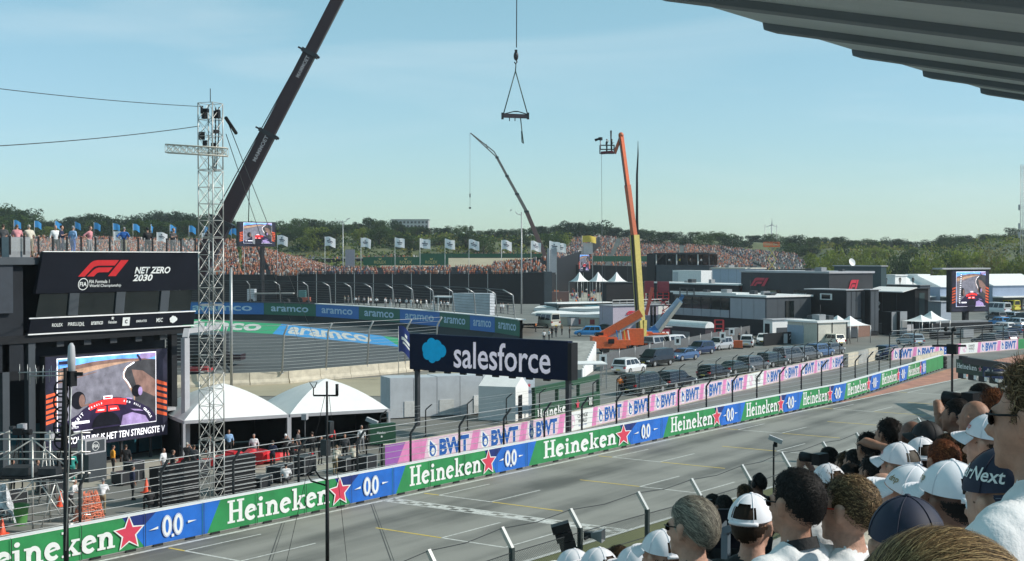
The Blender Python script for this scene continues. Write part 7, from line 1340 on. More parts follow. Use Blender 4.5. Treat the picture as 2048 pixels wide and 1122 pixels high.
# orange lift, boom lowered
t_ = lift('orange boom lift with its boom lowered across the left of the tall lift', 1228, 706, YAW+.1, ORANGE); d = dep(t_.location)
b_ = MB(); b_.bar(L_(1198, 674), L_(1282, 626), .75, 1.0); b_.build('boom', ORANGE, t_); b_ = MB(); b_.bar(L_(1206, 681), L_(1282, 636), .42, .45); b_.build('inner_boom', LGREY, t_); b_ = MB(); b_.b2((-3.0, -1.2, 1.0), (-1.2, 1.0, 2.2)); b_.b2((-1.2, -1.2, 1.05), (2.0, .2, 1.75)); b_.b2((-2.6, -1.25, .7), (1.4, -1.0, 1.3)); b_.build('counterweight', ORANGE, t_); b_ = MB(); c = L_(1199, 676); b_.box(c, (.9, .9, 1.5)); b_.build('boom_end', BLACK, t_)
b_ = MB(); b_.b2((1.2, .3, 1.0), (4.0, 1.4, 3.1)); b_.build('engine_cover', ORANGE, t_)
for k in range(4): b_ = MB(); b_.bar((.2+.5*k, -.6, 3.0), (.5+.5*k, -.7, 1.0), .14); b_.build('hydraulic_hose', (BLUE, LBP, YELLOW, WHITE)[k], t_)
b_ = MB(); b_.b2((-1.0, -1.36, 1.3), (-.2, -1.3, 1.9)); b_.build('control_panel', BLACK, t_)
t_ = lift('second orange lift base at the foot of the tall lift, boom hidden', 1300, 694, YAW, ORANGE); b_ = MB(); b_.b2((-2.6, -1.2, 1.0), (2.4, 1.2, 1.9)); b_.build('engine_cover', ORANGE, t_)
# blue lift
t_ = lift('blue boom lift with pale blue boom rising to the right', 1308, 690, YAW+.3, LB); d = dep(t_.location)
b_ = MB(); b_.bar(L_(1308, 662), L_(1360, 600), .55, .95); b_.build('boom', LBP, t_); b_ = MB(); b_.bar(L_(1318, 664, -.5), L_(1362, 605, -.5), .35, .45); b_.build('inner_boom', CREAM, t_); b_ = MB(); b_.bar(L_(1306, 692), L_(1303, 655), .5, .7); b_.bar(L_(1318, 692), L_(1308, 658), .3, .4); b_.bar(L_(1300, 663), L_(1312, 655), .7, .8); b_.build('riser', LB, t_); b_ = MB(); b_.bar(L_(1360, 600), L_(1366, 590), .4, .5); b_.build('jib', LB, t_)
basket(t_, L_(1374, 592), 2.0, DARKSTEEL, L_(1384, 592)-L_(1364, 592))
# red scissor lifts
for px, d, yb, yt, lb, w_ in ((1298, 230, 598, 562, 'left red scissor lift frame behind the tall lift', 1.6), (1326, 228, 597, 563, 'right red scissor lift frame behind the blue lift', 2.0)):
    p = at(px, 600, d); t_ = thing('scissor_lift', lb, 'scissor lift', (p.x, p.y, 0), YAW, 'red scissor lifts'); z0, z1 = hz(px, yb, p), hz(px, yt, p); b_ = MB(); b_.b2((-w_/2-.3, -.6, .2), (w_/2+.3, .6, 1.0)); b_.build('base', RED, t_)
    for k in range(3): za, zb_ = 1+(z0-1)*k/3, 1+(z0-1)*(k+1)/3; b_ = MB(); b_.bar((-w_/2, -.5, za), (w_/2, -.5, zb_), .12); b_.bar((w_/2, -.5, za), (-w_/2, -.5, zb_), .12); b_.build('scissor_arms', RED, t_)
    basket(t_, Vector((0, 0, z0)), w_, RED, Vector((1, 0, 0))); b_ = MB(); b_.b2((-w_/2, -.5, z0+1.2), (w_/2, .5, z1)); b_.build('platform_box', mat('dark_red_panel', (.2, .02, .035), .5), t_)
d = 205; p = at(1292, 630, d); b_ = MB(); b_.bar((0, 0, 0), at(1305, 575, d)-p, .45, .5); tag(b_.build('red_boom', mat('brick_red', (.35, .06, .04), .5), None, p), 'short brick red boom arm beside the tall lift', 'boom')
for px, py, yt, lb in ((1438, 690, 640, 'tall red frame trolley beside the silver car'),):
    t_ = thing('frame_trolley', lb, 'trolley', gp(px, py), YAW); z = hz(px, yt, t_.location); b_ = MB()
    for x in (-.6, .6):
        for y in (-.4, .4): b_.bar((x, y, 0), (x, y, z), .09)
    for k in range(6): b_.bar((-.6, -.4, z*(k+1)/6), (.6, -.4, z*(k+1)/6), .08); b_.bar((-.6, .4, z*(k+1)/6), (.6, .4, z*(k+1)/6), .08)
    b_.build('frame', RED, t_); b_ = MB(); b_.b2((-.5, -.3, .2), (.5, .3, 1.2)); b_.build('crate', ORANGE, t_)
# distant orange scissor platform
p = at(1543, 540, 300); t_ = thing('scissor_lift', 'raised orange scissor platform standing before the dune crowd', 'scissor lift', (p.x, p.y, 0), YAW); z0, z1 = hz(1543, 494, p), hz(1543, 485, p); b_ = MB(); b_.b2((-1.7, -.8, z0), (1.7, .8, z0+.35)); b_.build('platform', ORANGE, t_)
for k in range(5): za, zb_ = 1+(z0-1)*k/5, 1+(z0-1)*(k+1)/5; b_ = MB(); b_.bar((-1, -.5, za), (1, -.5, zb_), .16); b_.bar((1, -.5, za), (-1, -.5, zb_), .16); b_.build('scissor_arms', LY, t_)
b_ = MB()
for z in (z0+.7, z0+1.1): b_.bar((-1.7, -.8, z), (1.7, -.8, z), .12); b_.bar((-1.7, .8, z), (1.7, .8, z), .12)
for x in (-1.7, 0, 1.7): b_.bar((x, -.8, z0), (x, -.8, z0+1.1), .1); b_.bar((x, .8, z0), (x, .8, z0+1.1), .1)
b_.build('guard_rail', ORANGE, t_); b_ = MB(); b_.b2((-1.6, -.8, 0), (1.6, .8, 1)); b_.build('base', ORANGE, t_)
# ================================================================== mobile cranes
MAR = mat('crane_maroon', (.024, .006, .01), .4, var=.2); CRB = mat('crane_black', (.018, .018, .022), .4, var=.2)
dC = 150; base = at(330, 640, dC); cr = thing('mobile_crane', 'big dark maroon telescopic crane boom with white lettering, rising out of the picture', 'crane', (base.x, base.y, 0), YAW)
lc = lambda px, py, dd=0: local(cr, at(px, py, dC+dd))
secs = [((395, 545), (446, 443), 2.1, MAR), ((446, 443), (537, 267), 1.7, MAR), ((537, 267), (620, 106), 1.45, MAR), ((620, 106), (700, -50), 1.28, MAR), ((700, -50), (795, -235), 1.1, MAR)]
for k, (a, b, w_, m_) in enumerate(secs):
    b_ = MB(); b_.bar(lc(*a), lc(*b), w_*.72, w_); b_.build('boom_section', m_, cr); q = lc(*b); dr = (lc(*b)-lc(*a)).normalized(); b_ = MB(); b_.bar(q-dr*.25, q+dr*.2, w_*.72+.35, w_+.5); b_.build('collar', CRB, cr)
    b_ = MB(); up = Vector((0, 0, 1))-dr*dr.z; up.normalize(); b_.bar(q, q+up*(w_*.5+.8), .2); b_.bar(q, q-up*(w_*.5+.5), .25); b_.build('guide_bracket', CRB, cr)
for (a, b, off) in (((508, 322), (534, 272), 0), ((594, 155), (616, 113), 0)):
    A_, B_ = lc(*a), lc(*b); ux = (B_-A_).normalized(); tc = (local(cr, CAMP)-A_).normalized(); nz_ = (tc-ux*tc.dot(ux)).normalized(); uy = nz_.cross(ux); b_ = MB(); put_text(b_, 'MAMMOET', (A_+B_)/2+nz_*.75, ux, uy, .45, (B_-A_).length, .02, 0, 0, .02)
    b_.build('lettering', mat('crane_lettering', (.32, .32, .34), .5), cr)
b_ = MB(); b_.tube([lc(430, 425), lc(665, 0), lc(790, -240)], .06, 5); b_.build('hoist_rope', BLACK, cr)
b_ = MB(); b_.b2((-3, -1.6, 1.2), (7, 1.6, 3.6)); b_.build('superstructure', CRB, cr); b_ = MB(); b_.b2((-7, -1.4, .6), (9, 1.4, 1.3)); b_.build('carrier', MAR, cr)
for x in (-6, -4, -2, 3, 5, 7):
    for s_ in (-1, 1): b_ = MB(); b_.tube([(x, s_*1.0, .7), (x, s_*1.5, .7)], .7, 14); b_.build('wheel', RUBBER, cr)
# rope and spreader beam hanging from that crane
dS = 165; hk = at(1031, 232, dS); sb = thing('spreader_beam', 'steel spreader beam hung on slings from a crane hook', 'spreader beam', hk, YAW); ls = lambda px, py: local(sb, at(px, py, dS))
b_ = MB(); b_.tube([ls(1034, -120), ls(1033, 95)], .07, 6); b_.build('hoist_rope', DARKSTEEL, sb); b_ = MB(); b_.box(ls(1032, 110), (.35, .4, 1.3)); b_.ball(ls(1032, 112), (.32, .3, .6), 10); b_.tube([ls(1032, 118), ls(1034, 124), ls(1031, 128), ls(1029, 124)], .1, 6); b_.build('hook_block', CRB, sb)
for a, b in (((1032, 128), (1031, 142)), ((1031, 142), (1007, 228)), ((1031, 142), (1055, 228))): b_ = MB(); b_.tube([ls(*a), ls(*b)], .075, 5); b_.build('sling', mat('green_sling', (.06, .1, .09), .6), sb)
b_ = MB(); b_.bar(ls(1003, 231), ls(1058, 233), .45, .5); b_.build('beam', mat('beam_purple', (.08, .05, .06), .5), sb)
for px in (1005, 1056): b_ = MB(); b_.box(ls(px, 232), (.3, .6, .8)); b_.build('end_plate', CRB, sb)
b_ = MB(); b_.bar(ls(1007, 228), ls(1028, 223), .1, .12); b_.bar(ls(1036, 223), ls(1056, 229), .1, .12); b_.bar(ls(1028, 223), ls(1036, 223), .12, .14); b_.build('top_chord', CRB, sb)
b_ = MB(); b_.tube([ls(1041, 236), ls(1044, 262), ls(1047, 287), ls(1044, 284), ls(1043, 262)], .07, 5); b_.build('tail_sling', mat('green_sling', (.06, .1, .09), .6), sb)
for px in (1019, 1030): b_ = MB(); b_.tube([ls(px, 235), ls(px, 242)], .06, 5); b_.build('shackle', CRB, sb)
# thin pale crane
d2 = 350; base = at(1100, 540, d2); c2_ = thing('mobile_crane', 'thin pale brown telescopic crane with luffing jib, right of the street lamp', 'crane', (base.x, base.y, 0), YAW); l2 = lambda px, py: local(c2_, at(px, py, d2))
for a, b, w_, m_ in (((1098, 530), (1053, 423), 1.1, mat('crane_brown', (.18, .1, .09), .5)), ((1053, 423), (1034, 388), .9, mat('crane_grey_brown', (.22, .19, .17), .5)), ((1034, 388), (1014, 352), .75, mat('crane_grey_brown', (.22, .19, .17), .5)), ((1014, 352), (994, 315), .65, mat('crane_grey_brown', (.22, .19, .17), .5))):
    b_ = MB(); b_.bar(l2(*a), l2(*b), w_*.8, w_); b_.build('boom_section', m_, c2_); b_ = MB(); b_.box(l2(*b), (w_+.25, w_+.25, .5)); b_.build('collar', DARKSTEEL, c2_)
for a, b in (((994, 315), (941, 266)), ((988, 303), (941, 266)), ((996, 316), (988, 303)), ((975, 297), (972, 288))): b_ = MB(); b_.bar(l2(*a), l2(*b), .28, .28); b_.build('jib_chord', mat('crane_grey_brown', (.22, .19, .17), .5), c2_)
b_ = MB(); b_.tube([l2(940, 266), l2(940, 415)], .045, 4); b_.build('hoist_rope', GREY, c2_); b_ = MB(); b_.box(l2(940, 391), (.3, .3, 1.0)); b_.box(l2(940, 416), (.6, .5, .4)); b_.build('hook_block', DARKSTEEL, c2_); b_ = MB(); b_.b2((-3, -1.4, .4), (5, 1.4, 3.2)); b_.build('superstructure', mat('crane_brown', (.18, .1, .09), .5), c2_)
# thin dark mast left of far screen, short rod
p = at(497, 445, 330); b_ = MB(); b_.tube([(0, 0, 0), at(499, 365, 330)-p], .12, 5); tag(b_.build('thin_mast', BLACK, None, p), 'thin black mast standing on the far LED screen', 'mast')
# ================================================================== start signal gantry on the right
A_, B_ = at(1912, 750, 110), at(2000, 757, 104); t_ = thing('signal_gantry', 'dark start signal gantry with beer lettering hanging over the track at right', 'gantry', (A_.x, A_.y, 0), yawto(A_, B_)); L_ = (B_-A_).to_2d().length; z1 = hz(1912, 718, A_); z0 = hz(1912, 745, A_)
b_ = MB(); b_.b2((0, 0, z0), (L_*.62, .35, z1)); b_.b2((L_*.62, .002, z0), (L_, .34, z1-.02), 1); b_.build('board', [mat('gantry_green', (.008, .04, .02), .5), mat('gantry_blue', (.01, .03, .13), .5)], t_)
b_ = MB(); F = Flat(b_, (0, 0, z0), (1, 0, 0), (0, 0, 1), .02, .004); h = z1-z0; slab_word(F, L_*.03, h*.38, h*.36, L_*.48, 0); star(F, L_*.6, h*.52, .28, 0); star(F, L_*.6, h*.52, .22, 1); F.text('-0.0-', L_*.82, h*.5, h*.3, L_*.2, .03, 0, 0); b_.build('lettering', [HW, HR], t_)
for k in range(4): b_ = MB(); b_.b2((L_*(.04+.24*k), .02, z0-.45), (L_*(.16+.24*k), .3, z0)); b_.build('lamp_box', BLACK, t_); b_ = MB(); b_.b2((L_*(.17+.24*k), .02, z0-.35), (L_*(.23+.24*k), .06, z0)); b_.build('white_shield', WHITE, t_)
b_ = MB(); b_.b2((L_*.05, .05, z1), (L_*.2, .3, z1+.3)); b_.build('top_bracket', BLACK, t_)
b_ = MB(); b_.bar(local(t_, at(1930, 720, 109)), local(t_, at(2080, 742, 92)), .45, .5); b_.build('cantilever_beam', BLACK, t_); q = local(t_, at(2080, 742, 92)); b_ = MB(); b_.bar((q.x, q.y, 0), q, .5); b_.build('column', BLACK, t_)
def pole_with(label, px, d, yb, yt, ring=False):
    p = at(px, yb, d); p = Vector((p.x, p.y, 0)); t_ = thing('aerial_pole', label, 'pole', p); H_ = hz(px, yt, p); b_ = MB(); b_.tube([(0, 0, 0), (0, 0, H_)], .07, 7); b_.build('pole', BLACK, t_)
    if ring:
        b_ = MB(); c = Vector((0, 0, H_+.55)); b_.tube([c+CR*(.55*math.cos(a))+Vector((0, 0, .6*math.sin(a))) for a in [6.28*i/18 for i in range(19)]], .06, 5); b_.tube([c-CR*.9, c+CR*.5], .16, 6); b_.build('ring_head', DARKSTEEL, t_)
    else:
        b_ = MB(); b_.box((0, 0, H_-1.2), (.6, .4, .6)); b_.bar(Vector((0, 0, H_-1.0))-CR*1.2, Vector((0, 0, H_-1.0))+CR*.8, .12); b_.bar(Vector((0, 0, H_-.3))-CR*.5, Vector((0, 0, H_-.3))+CR*.5, .1); b_.ball(Vector((0, 0, H_))-CR*.4, .14, 8); b_.ball(Vector((0, 0, H_))+CR*.1, .14, 8); b_.build('camera_head', BLACK, t_)
pole_with('black camera pole at the right between pit wall end and gantry', 1904, 78, 830, 658); pole_with('thin pole with a ring shaped head below the gantry', 1998, 80, 830, 765, True)
# ================================================================== fence between stand and track
FG = mat('fence_green_grey', (.05, .065, .065), .5, .3, var=.2); FT = mat('fence_cap_steel', (.55, .55, .52), .35, .5, var=.1)
tops = [gp(px, py, 3.75) for px, py in ((700, 1150), (856, 1100), (1003, 1055), (1140, 1018), (1275, 984), (1382, 958), (1483, 930), (1562, 905), (1645, 884), (1712, 866), (1775, 850), (1835, 836), (1890, 824))]
nf = thing('chain_link_fence', 'chain link fence with cranked steel posts between the spectators and the track', 'fence'); tin = Vector((1, -.06, 0)).normalized(); bends = []
for p in tops:
    k1 = p+tin*.42+Vector((0, 0, -.62)); b_ = MB(); b_.bar((k1.x, k1.y, 0), k1+Vector((0, 0, .03)), .14, .14); b_.build('post', FG, nf); b_ = MB(); b_.bar(k1, p, .13, .12); b_.build('cranked_head', FT, nf); bends.append((k1, p))
b_ = MB(); ms = MB()
for (a1, a2), (c1, c2) in zip(bends, bends[1:]):
    b_.tube([a2-Vector((0, 0, .03)), (a2+c2)/2-Vector((0, 0, .14)), c2-Vector((0, 0, .03))], .014, 4, 0, False)
    for z in (1.1, 2.15, 3.0): b_.tube([(a1.x, a1.y, z), (c1.x, c1.y, z)], .016, 4, 0, False)
    d = (c1-a1); d.z = 0; L = d.length; d.normalize(); Hm = 2.95; st = .085; n = int((L+Hm)/st); up = Vector((0, 0, 1)); o = Vector((a1.x, a1.y, .05)); wv = .0045
    for k in range(n):
        s_ = k*st
        for sg_ in (0, 1):
            u0, v0 = (s_, 0) if s_ <= L else (L, s_-L); u1, v1 = (s_-Hm, Hm) if s_ >= Hm else (0, s_)
            if sg_: u0, u1 = L-u0, L-u1
            P, Q = o+d*u0+up*v0, o+d*u1+up*v1; e = (Q-P)
            if e.length < .05: continue
            nn_ = e.normalized().cross(Vector((d.y, -d.x, 0)))*wv; ms.add([P-nn_, P+nn_, Q+nn_, Q-nn_], [(0, 1, 2, 3)])
b_.build('strand_wires', DARKSTEEL, nf); tag(ms.build('chain_link_mesh', FG, nf), None, None, None, 'stuff')
# loudspeakers on the fence posts
k1 = bends[3][0]; la = thing('line_array_speaker', 'black line array loudspeaker tilted on the fence post at bottom centre', 'loudspeaker', k1+Vector((-.15, -.5, -1.7)), PADZ)
ax = (at(1140, 1060, 43)-at(1155, 1110, 43)).normalized()
for k in range(4):
    c = Vector(la.location); b_ = MB(); p0 = at(1104+8*k, 1060+17*k, 44)-c; p1 = at(1139+6*k, 1050+18*k, 44)-c; inv = Matrix.Rotation(-PADZ, 3, 'Z'); b_.bar(inv @ p0, inv @ p1, .55, .27, 0, inv @ ax); b_.build('speaker_cabinet', BLACK, la)
def horn(label, p, dr, m_):
    t_ = thing('horn_speaker', label, 'loudspeaker', p, 0, 'horn speakers'); dr = dr.normalized(); b_ = MB(); s_ = dr.cross(Vector((0, 0, 1))); u = Vector((0, 0, 1))
    A = [-s_*.1-u*.08, s_*.1-u*.08, s_*.1+u*.08, -s_*.1+u*.08]; B = [dr*.42+q*2.6 for q in A]; b_.add(A+B, [(0, 1, 2, 3), (0, 4, 5, 1), (1, 5, 6, 2), (2, 6, 7, 3), (3, 7, 4, 0)]); b_.build('horn', m_, t_); b_ = MB(); b_.bar(-dr*.25, dr*.05, .2, .2); b_.build('driver', DARKSTEEL, t_); b_ = MB(); b_.bar((0, 0, 0), (-.1, -.3, -.1), .08); b_.build('bracket', DARKSTEEL, t_)
horn('grey horn loudspeaker beside the black line array', bends[3][0]+Vector((.25, .35, -.25)), CR*.9-CF*.3, GREY); horn('blue grey horn loudspeaker low on the next fence post to the left', bends[2][0]+Vector((-.1, -.35, -.75)), -CR*.3-CF*.9, mat('horn_blue', (.09, .15, .2), .5))
# ================================================================== our grandstand: terrace, front rail, roof
def floorz(x): return 10.72+.47*x
mb = MB(); STP = .82
for k in range(-26, 6):
    x0, x1 = k*STP, (k+1)*STP; z = floorz(x0); mb.poly([(x0, -8, z), (x1, -8, z), (x1, 70, z), (x0, 70, z)]); mb.poly([(x1, -8, z), (x1, -8, z+.47*STP), (x1, 70, z+.47*STP), (x1, 70, z)])
x0 = -26*STP; mb.poly([(x0, -8, 0), (x0, -8, floorz(x0)), (x0, 70, floorz(x0)), (x0, 70, 0)]); struct('grandstand_terrace', mb, mat('terrace_deck', (.3, .3, .285), .75, var=.2))
gr = thing('front_rail', 'dark steel guard rail along the front of our grandstand', 'guard rail'); xr = x0-.1; zr = floorz(x0)
for k in range(30): b_ = MB(); y = 4+k*2.2; b_.bar((xr, y, 0), (xr, y, zr+1.15), .07); b_.build('rail_post', FG, gr)
for z in (.45, .8, 1.15): b_ = MB(); b_.bar((xr, 2, zr+z), (xr, 69, zr+z), .06); b_.build('rail', FG, gr)
sr = thing('stair_rail', 'blue grey stair handrail with a block number sign behind the grey haired man', 'handrail'); q = at(1450, 1090, 9.0)
b_ = MB(); P0, P1 = at(1395, 1085, 9.6), at(1475, 1052, 9.0); b_.bar(P0, P1, .05); b_.bar(P0-Vector((0, 0, .35)), P1-Vector((0, 0, .35)), .05); b_.build('rail', mat('rail_blue_grey', (.12, .16, .2), .4, .3), sr)
for p in (P0.lerp(P1, .05), P0.lerp(P1, .72)): b_ = MB(); b_.bar((p.x, p.y, floorz(p.x)-.3), p, .05); b_.build('post', mat('rail_blue_grey', (.12, .16, .2), .4, .3), sr)
b_ = MB(); c = at(1436, 1058, 9.3); put_text(b_, '14', c, CR, CU, .13, None, .02, 0, 0, .03); b_.build('number', LGREY, sr); b_ = MB(); b_.bar(c-CR*.18+CF*.02, c+CR*.18+CF*.02, .02, .28); b_.build('sign_plate', NAVYBLK, sr)
# roof
ez = 14.62; E0, E1 = gp(1525, 45, ez), gp(1960, 176, ez); ed = (E1-E0).normalized(); per = (E1-E0).length/3; inw = Vector((ed.y, -ed.x, 0)); inw = (inw+Vector((0, 0, -.23)))
ROOFM = mat('roof_sheet_grey', (.74, .76, .75), .55, 0, var=.1, scale=.8); RIBM = mat('roof_rib_shaded', (.16, .18, .2), .5, 0, var=.15, scale=.8); rf = thing('grandstand_roof', 'ribbed grey metal canopy roof over the stand at the upper right', 'roof')  # shade on the rib undersides is put into their darker colour
prof = [(0, 0), (.012, -.035), (.025, -.062), (.06, -.066), (.3, -.066), (.46, -.03), (.56, -.006), (.62, 0)]
for k in range(-3, 18):
    o = E0+ed*(per*k); b_ = MB(); pr = [(s_*per/2.05 if s_ < 1 else s_, z) for s_, z in prof]+[(per-.0, 0)]; T = 5.9 if k >= 0 else 4.4; n = len(pr)  # near bays shortened out of view to let sun onto the near spectators
    if k == -1: o = E0+ed*(per*k); 
    def fn(u, v, o=o): i = min(n-1, int(round(u*(n-1)))); return o+ed*pr[i][0]+inw*(T*v)+Vector((0, 0, pr[i][1]))
    for lo_, hi_, nm_, m_ in ((0, 6, 'roof_rib', RIBM), (6, n-1, 'roof_sheet', ROOFM)):
        b_ = MB(); K = hi_-lo_; g_ = lambda u, v: fn((lo_+u*K)/(n-1), v)
        b_.grid(g_, K, 6, 0, False); b_.grid(lambda u, v: g_(u, v)+Vector((0, 0, .035)), K, 6, 0, False); q_ = pr[lo_:hi_+1]
        b_.poly([o+ed*s_+Vector((0, 0, z)) for s_, z in q_]+[o+ed*s_+Vector((0, 0, z+.035)) for s_, z in reversed(q_)]); b_.build(nm_, m_, rf)
for v, w_, m_ in ((.0, .0, None), (1.9, .18, DARKSTEEL), (4.3, .3, DARKSTEEL)):
    if m_: a = E0+ed*(-3*per)+inw*v+Vector((0, 0, .2)); b_ = MB(); b_.bar(a, a+ed*(per*21), w_, w_); b_.build('purlin', m_, rf)
for k in range(5): p = E0+ed*(k*8+1)+inw*4.3; b_ = MB(); b_.bar((p.x, p.y, floorz(p.x)), p, .3); b_.build('column', DARKSTEEL, rf)
# ================================================================== spectators around the camera
HZ = 1.62
def near_prims(la=None, ra=None, lean=0.0):
    P = []
    for s_ in (1, -1): P += [((0, .1*s_, .9), (.02, .11*s_, .5), .1, .068, 2), ((.02, .11*s_, .5), (-.01, .11*s_, .1), .064, .045, 2), ((-.03, .11*s_, .05), (.16, .13*s_, .04), .048, .036, 4)]
    P += [((0, .06, .95), (0, -.06, .95), .135, .135, 2), ((0, .04, 1.08), (0, -.04, 1.08), .135, .135, 1), ((.0, .06, 1.2), (.0, -.06, 1.2), .135, .135, 1), ((0, .1, 1.33), (0, -.1, 1.33), .12, .12, 1), ((-.01, .15, 1.395), (-.01, -.15, 1.395), .072, .072, 1), ((-.015, .05, 1.43), (-.015, -.05, 1.43), .07, .07, 1)]
    la = la or ((-.03, .27, 1.1), (.1, .24, .87)); ra = ra or ((-.03, -.27, 1.1), (.1, -.24, .87))
    for s_, (e, w_) in ((1, la), (-1, ra)):
        sh = Vector((-.01, .19*s_, 1.385)); e, w_ = Vector(e), Vector(w_); f = (w_-e).normalized(); h = w_+f*.085; sd_ = f.cross(Vector((0, 0, 1))).normalized()
        if sd_.length < .1: sd_ = Vector((0, 1, 0))
        P += [(sh, sh.lerp(e, .55), .062, .055, 1), (sh.lerp(e, .55), e, .045, .04, 0), (e, w_, .041, .028, 0), (w_, h, .034, .036, 0)]
        for j, ln in ((-1.5, .06), (-.5, .075), (.5, .072), (1.5, .058)): b = h+sd_*(.018*j); m = b+f*ln*.55+Vector((0, 0, -.008)); P += [(b, m, .0095, .009, 0), (m, m+f*ln*.4+Vector((0, 0, -.02)), .009, .008, 0)]
        tb__ = w_+f*.03+sd_*.03*s_; P += [(tb__, tb__+f*.035+sd_*.03*s_, .012, .009, 0)]
    z = HZ
    P += [((-.015, 0, 1.43), (0, 0, 1.53), .058, .054, 0), ((-.012, 0, z+.015), (-.012, 0, z+.015), (.097, .076, .1), 0, 0), ((.03, 0, z-.02), (.03, 0, z-.02), (.066, .066, .085), 0, 0), ((.05, 0, z-.075), (.05, 0, z-.075), (.046, .047, .04), 0, 0), ((.083, 0, z-.1), (.083, 0, z-.1), (.02, .022, .018), 0, 0), ((.1, 0, z-.015), (.112, 0, z-.035), .011, .016, 0), ((.083, .03, z+.012), (.083, -.03, z+.012), .014, .014, 0), ((.088, .016, z-.068), (.088, -.016, z-.068), .01, .01, 0)]
    for s_ in (1, -1): P += [((-.01, .083*s_, z+.016), (-.004, .081*s_, z-.03), .0175, .0105, 0), ((-.022, .09*s_, z+.02), (-.02, .088*s_, z-.002), .0115, .01, 0)]
    return P
NEAR = {'watch': fuse(near_prims(), .0105, 'body', 2), 'point': fuse(near_prims(((.22, .28, 1.36), (.46, .26, 1.4))), .0125, 'body', 2), 'shoot': fuse(near_prims(((.16, .27, 1.22), (.27, .1, 1.5)), ((.16, -.27, 1.22), (.27, -.08, 1.5))), .0125, 'body', 2)}
HC = Vector((-.012, 0, HZ+.015)); HRAD = Vector((.103, .083, .106))
def on_head(u, k=1.0): return Vector((HC.x+HRAD.x*k*u.x, HC.y+HRAD.y*k*u.y, HC.z+HRAD.z*k*u.z))
def in_hair(u, line=.42, nape=-.72):
    if u.x > .35: return u.z > line+.45*(u.x-.35)
    if u.x > -.15: return u.z > (line-.42)*(u.x+.15)/.5+.0*1 if abs(u.y) > .5 else u.z > 0
    return u.z > max(nape, nape+(u.x+.75)*1.1)
HMAT = {}
def hair_mats(col):
    base = {'black': ((.008, .007, .007), (.016, .013, .012), (.03, .026, .024)), 'grey': ((.07, .06, .048), (.2, .175, .14), (.42, .38, .3)), 'brown': ((.025, .014, .008), (.06, .034, .018), (.15, .085, .04)), 'blond': ((.06, .035, .015), (.16, .095, .042), (.42, .28, .13)), 'red': ((.08, .025, .012), (.16, .05, .02), (.28, .1, .04)), 'sandy': ((.05, .03, .016), (.13, .08, .04), (.34, .23, .12))}[col]
    return [mat('strand_%s_%d' % (col, i), c, .62, var=.25, scale=80, spec=.22) for i, c in enumerate(base)]
def hair(parent, col, n=2600, length=.035, comb=(-.5, 0, -.7), lift=.35, wd=.0032, seed=1, line=.42, nape=-.72, below=None, curl=.0, name='hair', thick=1.018, steps=3, follow=False):
    r = random.Random(seed); mb = MB(); comb = Vector(comb); G = 22
    def vis(u): return in_hair(u, line, nape) and (below is None or u.z < below)
    pts = {}                                              # base shell
    for j in range(G+1):
        for i in range(2*G):
            th = math.pi*j/G; ph = math.pi*i/G; u = Vector((math.sin(th)*math.cos(ph), math.sin(th)*math.sin(ph), math.cos(th)))
            pts[j, i] = (u, on_head(u, thick))
    for j in range(G):
        for i in range(2*G):
            q = [(j, i), (j+1, i), (j+1, (i+1) % (2*G)), (j, (i+1) % (2*G))]
            if all(vis(pts[k][0]) for k in q): mb.add([pts[k][1] for k in q], [(0, 1, 2, 3)], 0, True)
    k = 0; tries = 0; nf_ = n//4 if below is None and not follow else 0; n += nf_
    while k < n and tries < n*12:
        tries += 1; u = Vector((r.gauss(0, 1), r.gauss(0, 1), r.gauss(0, 1))).normalized()
        fade = k >= n-nf_
        if fade:                                             # soft hairline: short sparse hair past the edge
            if vis(u) or not vis(Vector((u.x, u.y, u.z+.16)).normalized()): continue
        elif not vis(u): continue
        k += 1; p = on_head(u, thick-.01); nrm = Vector((u.x/HRAD.x, u.y/HRAD.y, u.z/HRAD.z)).normalized(); c = comb+Vector((r.gauss(0, .22), r.gauss(0, .3), r.gauss(0, .2))); t = (c-nrm*c.dot(nrm)); t = t.normalized() if t.length > .05 else Vector((-1, 0, 0))
        L = length*r.uniform(.6, 1.2)*(.3 if fade else 1); L *= (.3+.7*min(1, max(0, u.z*1.3+.15))) if length < .042 and curl == 0 else 1; lf = lift*r.uniform(.4, 1.5); pts_ = [p]; dr = (t+nrm*lf).normalized()
        for s_ in range(steps):
            if follow:
                q = pts_[-1]+dr*(L/steps); uu = Vector(((q.x-HC.x)/HRAD.x, (q.y-HC.y)/HRAD.y, (q.z-HC.z)/HRAD.z)).normalized(); q = on_head(uu, thick+.012*lf*10*(s_+1)/steps+r.uniform(0, .012)); pts_.append(q); nn_ = Vector((uu.x/HRAD.x, uu.y/HRAD.y, uu.z/HRAD.z)).normalized(); c2 = dr+comb*.25+Vector((r.gauss(0, curl), r.gauss(0, curl), r.gauss(0, curl))); dr = (c2-nn_*c2.dot(nn_)).normalized(); continue
            pts_.append(pts_[-1]+dr*(L/steps)); dr = (dr+Vector((0, 0, -.25))+t*.3-nrm*.22+Vector((r.gauss(0, curl), r.gauss(0, curl), r.gauss(0, curl)))).normalized()
        sdv = t.cross(nrm).normalized(); w_ = wd*r.uniform(.35, 1.0); vs = []
        for s_, q in enumerate(pts_): k_ = 1-.84*s_/steps; vs += [q-sdv*w_*k_, q+sdv*w_*k_]
        mb.add(vs, [(2*i, 2*i+1, 2*i+3, 2*i+2) for i in range(steps)], r.choice((0, 1, 1, 2)), True)
    return mb.build(name, hair_mats(col), parent)
CAPW = mat('cap_white', (.78, .78, .82), .75, var=.04, scale=20); CAPN = mat('cap_navy', (.012, .016, .04), .7, var=.15, scale=30); CAPK = mat('cap_black', (.012, .012, .014), .7)
